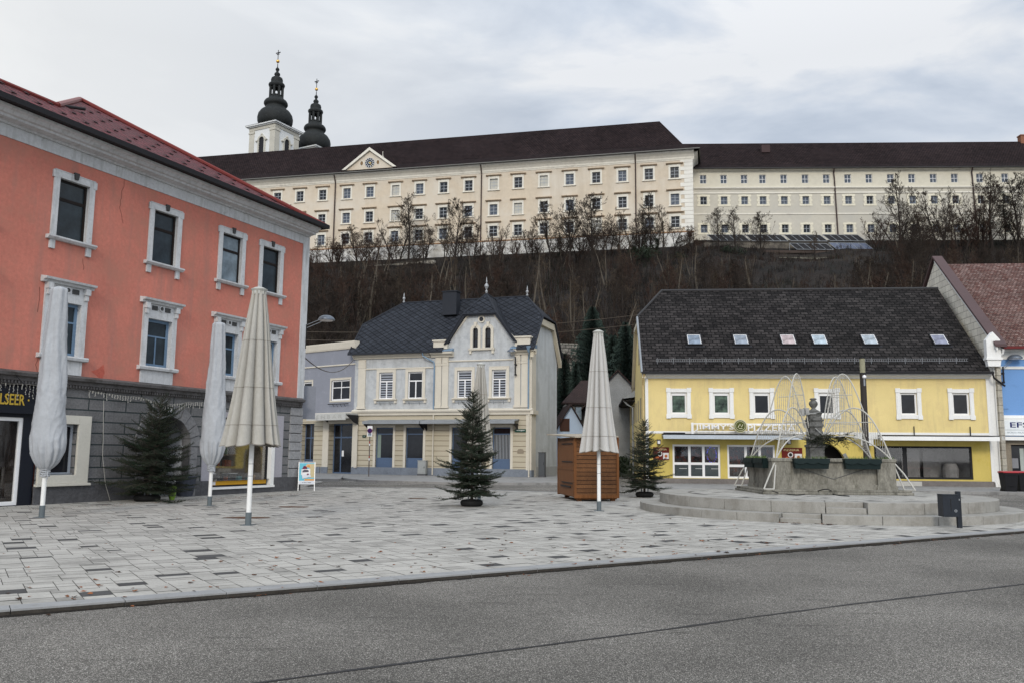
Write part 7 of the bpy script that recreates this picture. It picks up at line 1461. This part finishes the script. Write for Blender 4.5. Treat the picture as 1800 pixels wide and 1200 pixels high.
for _ in range(70): a = A + rn.choice((-.16, .05, -.1, 0)) + rn.uniform(-.02, .02); q = 4.96 + abs(rn.gauss(0, .05)); leaf(FC.x + q * cos(a), FC.y + q * sin(a), .004, rn.uniform(.02, .04))
tag(g.build('fallen_leaves', lm), 'brown fallen leaves scattered over the paving and along the kerb', 'leaves', kind='stuff')
g = MB()
for px, py, rx, ry in ((435, 909, 1.1, .28), (515, 890, .9, .3), (733, 875, .7, .3)):
    p = G(px, py); P = [(p.x + rx * .5 * cos(t) * rn.uniform(.85, 1.1), p.y + ry * sin(t) * rn.uniform(.8, 1.15), .0035) for t in [2 * pi * k / 24 for k in range(24)]]; g.poly(P)
struct(g.build('rusty_ground_plate', M('rust_stained_plate', (.10, .055, .035), var=.5, sc1=4, stain=(.05, .03, .025))))
p = G(505, 1040, ZR); g = MB(); g.lathe([(.035, 0), (.03, .03), (.01, .05)], 6, 0, (p.x, p.y)); g.v = [(a, b, c + ZR) for a, b, c in g.v]; tag(g.build('pale_stone', M('pale_pebble', (.6, .55, .5))), 'single pale pebble lying on the asphalt against the kerb', 'pebble')
# ================================================================ bare trees on the slope
bk_m = M('dark_bark', (.026, .021, .018), var=.3, sc1=.4, sc2=6, bump=0); tw1 = M('brown_twigs', (.033, .025, .020), var=.35, sc1=.15, sc2=2, bump=0); tw2 = M('reddish_twigs', (.044, .027, .020), var=.35, sc1=.15, sc2=2, bump=0); tw3 = M('ochre_twigs', (.066, .050, .036), var=.3, sc1=.15, bump=0)
def bare(h, seed, mt, spread=1.0, stems=1, dens=1.0, thin=.015, low=.2, asc=.9, tbm=None):
    rn = random.Random(seed); tr, cr = MB(), MB()
    def limb(mb, p, d, ln, r, n, wob, bend, sides):
        P = [p]; dd = d
        for i in range(n): dd = (dd + Vector((rn.uniform(-1, 1), rn.uniform(-1, 1), rn.uniform(-.6, .6))) * wob + Vector((0, 0, bend))).normalized(); P.append(P[-1] + dd * ln / n)
        mb.tube(P, [max(thin, r * (1 - .85 * i / n)) for i in range(n + 1)], sides, 0, cap=False); return P
    def kids(P, ln, r, lv):
        k = int({1: 6, 2: 4.5, 3: 3}[lv] * dens * rn.uniform(.8, 1.25)); n = len(P) - 1
        for j in range(k):
            t = rn.uniform(.22, .98); f = t * n; i = min(int(f), n - 1); q = P[i].lerp(P[i + 1], f - i); ax = (P[i + 1] - P[i]).normalized(); o = Matrix.Rotation(rn.uniform(0, 6.3), 3, ax) @ ax.orthogonal().normalized()
            l2 = ln * (1.05 - .7 * t) * rn.uniform(.35, .75); Q = limb(cr, q, (ax * .8 + o * rn.uniform(.5, 1.0)).normalized(), l2, r * .5, 4 if lv < 3 else 2, .13, .05, 3)
            if lv < 3: kids(Q, l2, r * .5, lv + 1)
    for s in range(stems):
        a = rn.uniform(0, 6.3) + s * 2.4; k = rn.uniform(.2, .42) if stems > 1 else .06; hh = h * rn.uniform(.8, 1) ; P = limb(tr, Vector((.25 * cos(a) * (stems > 1), .25 * sin(a) * (stems > 1), -.6)), Vector((k * cos(a), k * sin(a), 1)).normalized(), hh, h * .021 / stems ** .3, 9, .09, .02, 6)
        nb_ = int(19 * dens * (1 if stems == 1 else .7))
        for j in range(nb_):
            t = low + (1 - low) * (j + rn.random()) / nb_; t = min(t, .99); f = t * 9; i = min(int(f), 8); q = P[i].lerp(P[i + 1], f - i); a2 = rn.uniform(0, 6.3); el = R(rn.uniform(28, 58)) * asc + R(25) * t
            ln = h * (.13 + .33 * (1 - t) ** .8) * rn.uniform(.6, 1.25) * spread; Q = limb(cr, q, Vector((cos(a2) * cos(el), sin(a2) * cos(el), sin(el))), ln, h * .007 * (1.2 - t), 6, .13, .09, 4); kids(Q, ln, h * .0035, 1)
    return tr.mesh('trunk', tbm or bk_m), cr.mesh('crown', mt)
pale = M('pale_trunk_bark', (.10, .086, .068), var=.3, sc1=.4, bump=0)
VAR = [bare(10, 1, tw1, 1.25, dens=1.2), bare(10, 2, tw2, 1.0, stems=2, dens=1.15), bare(10, 3, tw1, .9, stems=3, dens=1), bare(10, 4, tw3, .8, low=.35), bare(10, 5, tw2, .95, stems=4, dens=.95, low=.12), bare(10, 6, tw1, 1.35, dens=1.3, asc=.8), bare(10, 8, tw3, .55, stems=1, low=.4, dens=.7, tbm=pale), bare(10, 9, tw3, .6, stems=2, low=.35, dens=.6, tbm=pale)]
def put_tree(x, y, z, h, v, rz, label, group=None, w=1):
    r = empty('bare_tree', (x, y, z), rz, label, 'tree', group); r.scale = (h / 10 * w, h / 10 * w, h / 10); link(VAR[v][0], 'trunk', r); link(VAR[v][1], 'crown', r); return r
rn = random.Random(42)
# the individual trees against the monastery walls: photo column, top row, variant
FT = [(500, 342, 3, 'bare tree whose top just shows over the coral house roof before the monastery'), (598, 420, 4, 'low bushy bare tree left of the first downpipe of the monastery'), (648, 400, 1, 'dark shrubby bare tree right of the first downpipe'), (697, 368, 2, 'slender bare tree left of the tall trunk below the clock pediment side'), (718, 352, 0, 'tallest thick-trunked bare tree before the left monastery wing'),
      (745, 395, 3, 'thin bare tree right of the tallest thick trunk'), (800, 362, 5, 'broad gnarled bare tree left of the middle downpipe'), (828, 385, 1, 'dark forked bare tree just left of the middle downpipe'), (875, 392, 4, 'twiggy bare tree just right of the middle downpipe'), (935, 372, 3, 'pale slim bare tree between middle downpipe and ivy trunk'), (978, 350, 2, 'tall bare tree with ivy around its foot'), (1003, 360, 0, 'bare tree right beside the ivy-footed one'),
      (1045, 352, 5, 'wide fine-twigged bare tree in the right half of the wing'), (1088, 360, 3, 'narrow bare tree left of the right downpipe'), (1118, 366, 2, 'bare tree in front of the right downpipe'), (1142, 350, 0, 'upright bare tree right of the right downpipe'), (1166, 355, 3, 'slender bare tree near the quoined corner'), (1205, 400, 4, 'low bare tree at the quoined monastery corner'),
      (1265, 372, 5, 'rounded bare tree left of two before the pale right wing'), (1292, 372, 0, 'rounded bare tree, right of two before the pale right wing'), (1340, 380, 5, 'small round bare tree above the left solar panels'), (1432, 400, 3, 'tiny bare sapling above the solar panels'), (1582, 318, 0, 'tall spreading bare tree right of the solar panels'), (1618, 345, 3, 'leaning bare tree right of the tall spreading one'),
      (1660, 318, 2, 'tall upright bare tree left of the far right downpipe'), (1690, 345, 1, 'bare tree just left of the far right downpipe'), (1722, 322, 4, 'many-stemmed bare tree right of the far right downpipe'), (1745, 316, 0, 'tall bare tree left of the ivy-covered one'), (1788, 318, 5, 'bare tree at the right picture edge beyond the ivy-covered one'), (1812, 330, 2, 'last bare tree cut by the right picture edge')]
for i, (px, py, v, lab) in enumerate(FT):
    x0 = atY(px, 440, 145).x; y = ytop(x0) - rn.uniform(3, 15); X = atY(px, 440, y).x; zt_ = zat(X, y, py); zb_ = hz(X, y) - .4; put_tree(X, y, zb_, (zt_ - zb_) / .95, v, rn.uniform(0, 6.3), lab, 'bare trees in front of the monastery walls', rn.uniform(.8, 1.0))
rb = random.Random(5)
for k in range(46):
    px = 545 + (1235 - 545) * (k + rb.random()) / 32 if k < 32 else 1540 + 280 * (k - 32 + rb.random()) / 14
    x0 = atY(px, 440, 145).x; y = ytop(x0) - rb.uniform(1, 9); X = atY(px, 440, y).x; put_tree(X, y, hz(X, y) - .3, rb.uniform(4.5, 8.5), rb.choice((1, 2, 2, 4, 3)), rb.uniform(0, 6.3), 'low bushy bare tree in the thicket along the foot of the monastery wall', 'low bare trees along the wall foot', rb.uniform(1, 1.35))
# the wooded slope below
n = 0
cand = []
for k in range(1500):
    y = rn.uniform(72, 146); x = (rn.uniform(-.27, .2) if rn.random() < .45 else rn.uniform(.2, .62)) * y
    if y > ytop(x) - 4: continue
    if abs(x) < 0: continue
    cand.append((x, y))
def okay(x, y, h, slack=0):
    z = hz(x, y) + h; P = np.array([x, y, z]) - CO; py = 600 - CF * (P @ CU) / (P @ CW); px = 900 + CF * (P @ CX) / (P @ CW); lim = np.interp(px, (500, 640, 1220, 1235, 1800), (452, 458, 438, 426, 428)) - slack * (1.3 if px > 1540 else 1)
    if 1245 < px < 1550: lim = 442
    if 1325 < px < 1495: lim = 478
    return py > lim
for x, y in cand:
    if n >= 222: break
    h = rn.uniform(6, 10.5)
    sl = rn.choice((0, 10, 20, 34)) 
    while h > 2.5 and not okay(x, y, h * 1.05, sl): h *= .88
    if h <= 2.5: continue
    put_tree(x, y, hz(x, y) - .3, h * (1.15 if n % 3 == 0 else 1), (6 + n % 2) if n % 3 == 0 else rn.randrange(6), rn.uniform(0, 6.3), 'leafless tree among the dense bare wood on the brown slope below the monastery', 'bare trees on the slope', rn.uniform(.8, 1.1)); n += 1
# brushwood: dense thin stems over the whole slope
br_m = [M('brush_dark', (.007, .006, .0055), var=.4, sc1=.2, bump=0), M('brush_brown', (.016, .012, .0095), var=.4, sc1=.2, bump=0), M('brush_red', (.028, .016, .012), var=.4, sc1=.2, bump=0), M('brush_tan', (.062, .050, .036), var=.3, sc1=.2, bump=0), M('brush_green', (.012, .015, .010), var=.4, sc1=.2, bump=0)]  # tones lowered so the shadow among the stems sits in their colour
rn = random.Random(77); g = MB(); cnt = 0
while cnt < 8000:
    y = rn.uniform(69, 152); x = rn.uniform(-.29, .66) * y
    if y > ytop(x) - .6: continue
    cnt += 1; z = hz(x, y) - .1; pn = mnoise.noise(Vector((x * .07, y * .07, 9))); m_ = rn.choices(range(5), (4, 3.4, 2.2 + 3 * max(0, pn), 1.1, .6 + 3 * max(0, -pn)))[0]; hh = rn.uniform(.8, 2.4) if rn.random() < .55 else rn.uniform(2.4, 5)
    if not okay(x, y, hh, rn.choice((0, 6, 16))): hh = 1.1
    for k in range(6):
        a = rn.uniform(0, 6.3); l = rn.uniform(.5, 1) * hh; s = rn.uniform(.1, .45) * l; w = rn.uniform(.01, .028); b = Vector((x + rn.uniform(-.5, .5), y + rn.uniform(-.5, .5), z)); c = b + Vector((cos(a) * s * .35, sin(a) * s * .35, l * .6)); t = b + Vector((cos(a) * s, sin(a) * s, l)); u = Vector((w, rn.uniform(-w, w), 0))
        g.poly([b - u, b + u, c + u * .7, c - u * .7], m_); g.poly([c - u * .7, c + u * .7, t], m_)
        for q in range(3): f = rn.uniform(.3, .95); p = b.lerp(t, f); e2 = p + Vector((rn.uniform(-.4, .4), rn.uniform(-.4, .4), rn.uniform(.1, .6))) * (.5 * l); g.poly([p - u * .4, p + u * .4, e2], m_)
tag(g.build('brushwood', br_m), 'dense brown leafless brushwood covering the slope below the monastery', 'brushwood', kind='stuff')
# ivy
ivy_m = M('dark_ivy_leaves', (.014, .022, .011), var=.5, sc1=1.5, sc2=9, bump=0, rough=.6)
def ivy(px, y0_, y1_, wpx, Y, label, n=1500, ls=.16):
    a = atY(px, y1_, Y); b = atY(px, y0_, Y); H = b.z - a.z; W_ = wpx / 1500 * Y / 2; r = empty('ivy', (a.x, Y, a.z), 0, label, 'ivy'); q = random.Random(int(px)); g = MB(); C = [(q.gauss(0, .45) * W_, q.gauss(0, .3) * W_, q.random() * H, q.uniform(.25, .55) * W_) for _ in range(26)]
    for _ in range(n):
        c = q.choice(C); d = Vector((q.gauss(0, 1), q.gauss(0, 1), q.gauss(0, 1))).normalized() * c[3] * q.random() ** .4; tap = 1 - .45 * (c[2] / H); p = Vector((c[0] * tap, c[1] * tap, c[2])) + d; u = Vector((q.gauss(0, 1), q.gauss(0, 1), q.gauss(0, 1))).normalized() * ls; v = u.orthogonal().normalized() * ls * .8; g.poly([p, p + u * .6 + v * .5, p + u * 1.2, p + u * .6 - v * .5])
    g.build('leaves', ivy_m, r); g = MB(); g.tube([(0, 0, -2), (.1, 0, H * .5), (0, 0, H * .95)], [.16, .12, .04], 5); g.tube([(0, 0, H * .3), (W_ * .8, 0, H * .62)], [.1, .04], 4); g.build('stem', bk_m, r)
ivy(1768, 336, 432, 34, 147, 'dark ivy-covered tree trunk before the right end of the monastery', 2400, .2)
ivy(985, 415, 450, 14, 146, 'ivy patch around the foot of the tall bare tree below the monastery', 500)
ivy(1112, 425, 462, 26, 144.5, 'left of the dark ivy clumps at the foot of the wall by the right downpipe', 900); ivy(1136, 418, 462, 16, 144, 'middle dark ivy clump at the foot of the wall right of the downpipe', 800); ivy(1155, 420, 462, 14, 143.5, 'right of the dark ivy clumps at the foot of the wall', 700)
for k, (px, y0_, y1_, w, Y, lab) in enumerate(((1130, 445, 520, 90, 140, 'broad dark evergreen thicket on the slope under the right end of the long wing'), (1195, 455, 520, 60, 140, 'dark evergreen thicket below the quoined monastery corner'), (1285, 440, 500, 70, 141, 'dark evergreen thicket left of the rubble wall'))): ivy(px, y0_, y1_, w, Y, lab, 3200, .3)
# background conifers
def conifer(px, ytop_, ybase, Y, rad, seed, label):
    rn = random.Random(seed); a = atY(px, 700, Y); h_ = zat(a.x, Y, ytop_); zb = hz(a.x, Y); H = h_ - zb; r = empty('conifer', (a.x, Y, zb), 0, label, 'conifer', 'dark conifers in the gap between the houses'); g = MB(); g.tube([(0, 0, 0), (0, 0, H)], [.2, .02], 6); g.build('trunk', bk_m, r); g = MB(); z = H * .06
    while z < H:
        t = z / H; R_ = rad * (1 - t) ** .8 + .12; n_ = int(10 + 7 * (1 - t))
        for k in range(n_):
            az = rn.uniform(0, 6.3); ln = R_ * rn.uniform(.6, 1.1); dr = Vector((cos(az), sin(az), 0)); 
            for j in range(int(ln / .12) + 2):
                f = (j + rn.random()) * .12 / max(ln, .1); p = dr * ln * min(f, 1) + Vector((0, 0, z - .22 * ln * f + .25 * ln * f * f)); sd = Vector((-dr.y, dr.x, 0))
                for s in (-1, 1): q = sd * s * rn.uniform(.15, .38) * (1.15 - min(f, 1)) + dr * .16 + Vector((0, 0, -rn.uniform(.05, .3))); w = Vector((0, 0, .035)) + dr * .04; g.poly([p - w, p + w, p + q])
                g.poly([p - sd * .05, p + sd * .05, p + dr * .22 + Vector((0, 0, .05))])
        z += .2 * (1 - .4 * t) * rn.uniform(.8, 1.2)
    g.build('crown', needle_b, r)
conifer(1042, 540, 720, 75, 3.5, 1, 'tallest blue-green conifer in the gap, left of the light grey parasol tip'); conifer(1101, 568, 700, 73, 3.1, 2, 'dense blue-green conifer between the light grey parasol and the yellow house'); conifer(1078, 588, 700, 74, 2.2, 5, 'conifer wedged between the two larger ones behind the light grey parasol'); conifer(992, 622, 730, 71, 1.3, 3, 'dark narrow conifer beside the white side wall of the pale blue house')
conifer(1012, 640, 730, 70.5, .9, 7, 'small dark conifer in front of the rubble stone wall')
# shrub by the grey house
g = MB(); rn = random.Random(4)
for _ in range(1600): a, e_ = rn.uniform(0, 6.3), rn.uniform(0, 1.5); r_ = .9 * rn.random() ** .35; p = Vector((r_ * cos(a) * cos(e_), r_ * sin(a) * cos(e_), 1.5 * r_ * sin(e_))); g.poly([p, p + Vector((rn.uniform(-.12, .12), .03, .08)), p + Vector((.03, rn.uniform(-.1, .1), .14))])
pS = atY(1094, 840, 58); tag(g.build('shrub', ivy_m, None, loc=(pS.x, 58, 0)), 'dark round shrub at the foot of the grey gabled house beside the yellow wall', 'shrub')

for o in list(bpy.data.objects):
    if o.type == 'MESH' and o.parent and o.name.split('.')[0] in ('pilaster', 'rusticated_wall', 'corner_strip', 'downpipe', 'plaster_panel', 'plinth', 'bracket', 'sign_board', 'awning_bracket', 'awning_rod', 'parapet', 'door_surround', 'metal_capping', 'floodlight', 'skid', 'strap_hinge', 'corner_post', 'stucco_crack', 'cornice', 'gutter', 'oval_window', 'wheel', 'flower') and 'pebble' not in o.name: split(o)
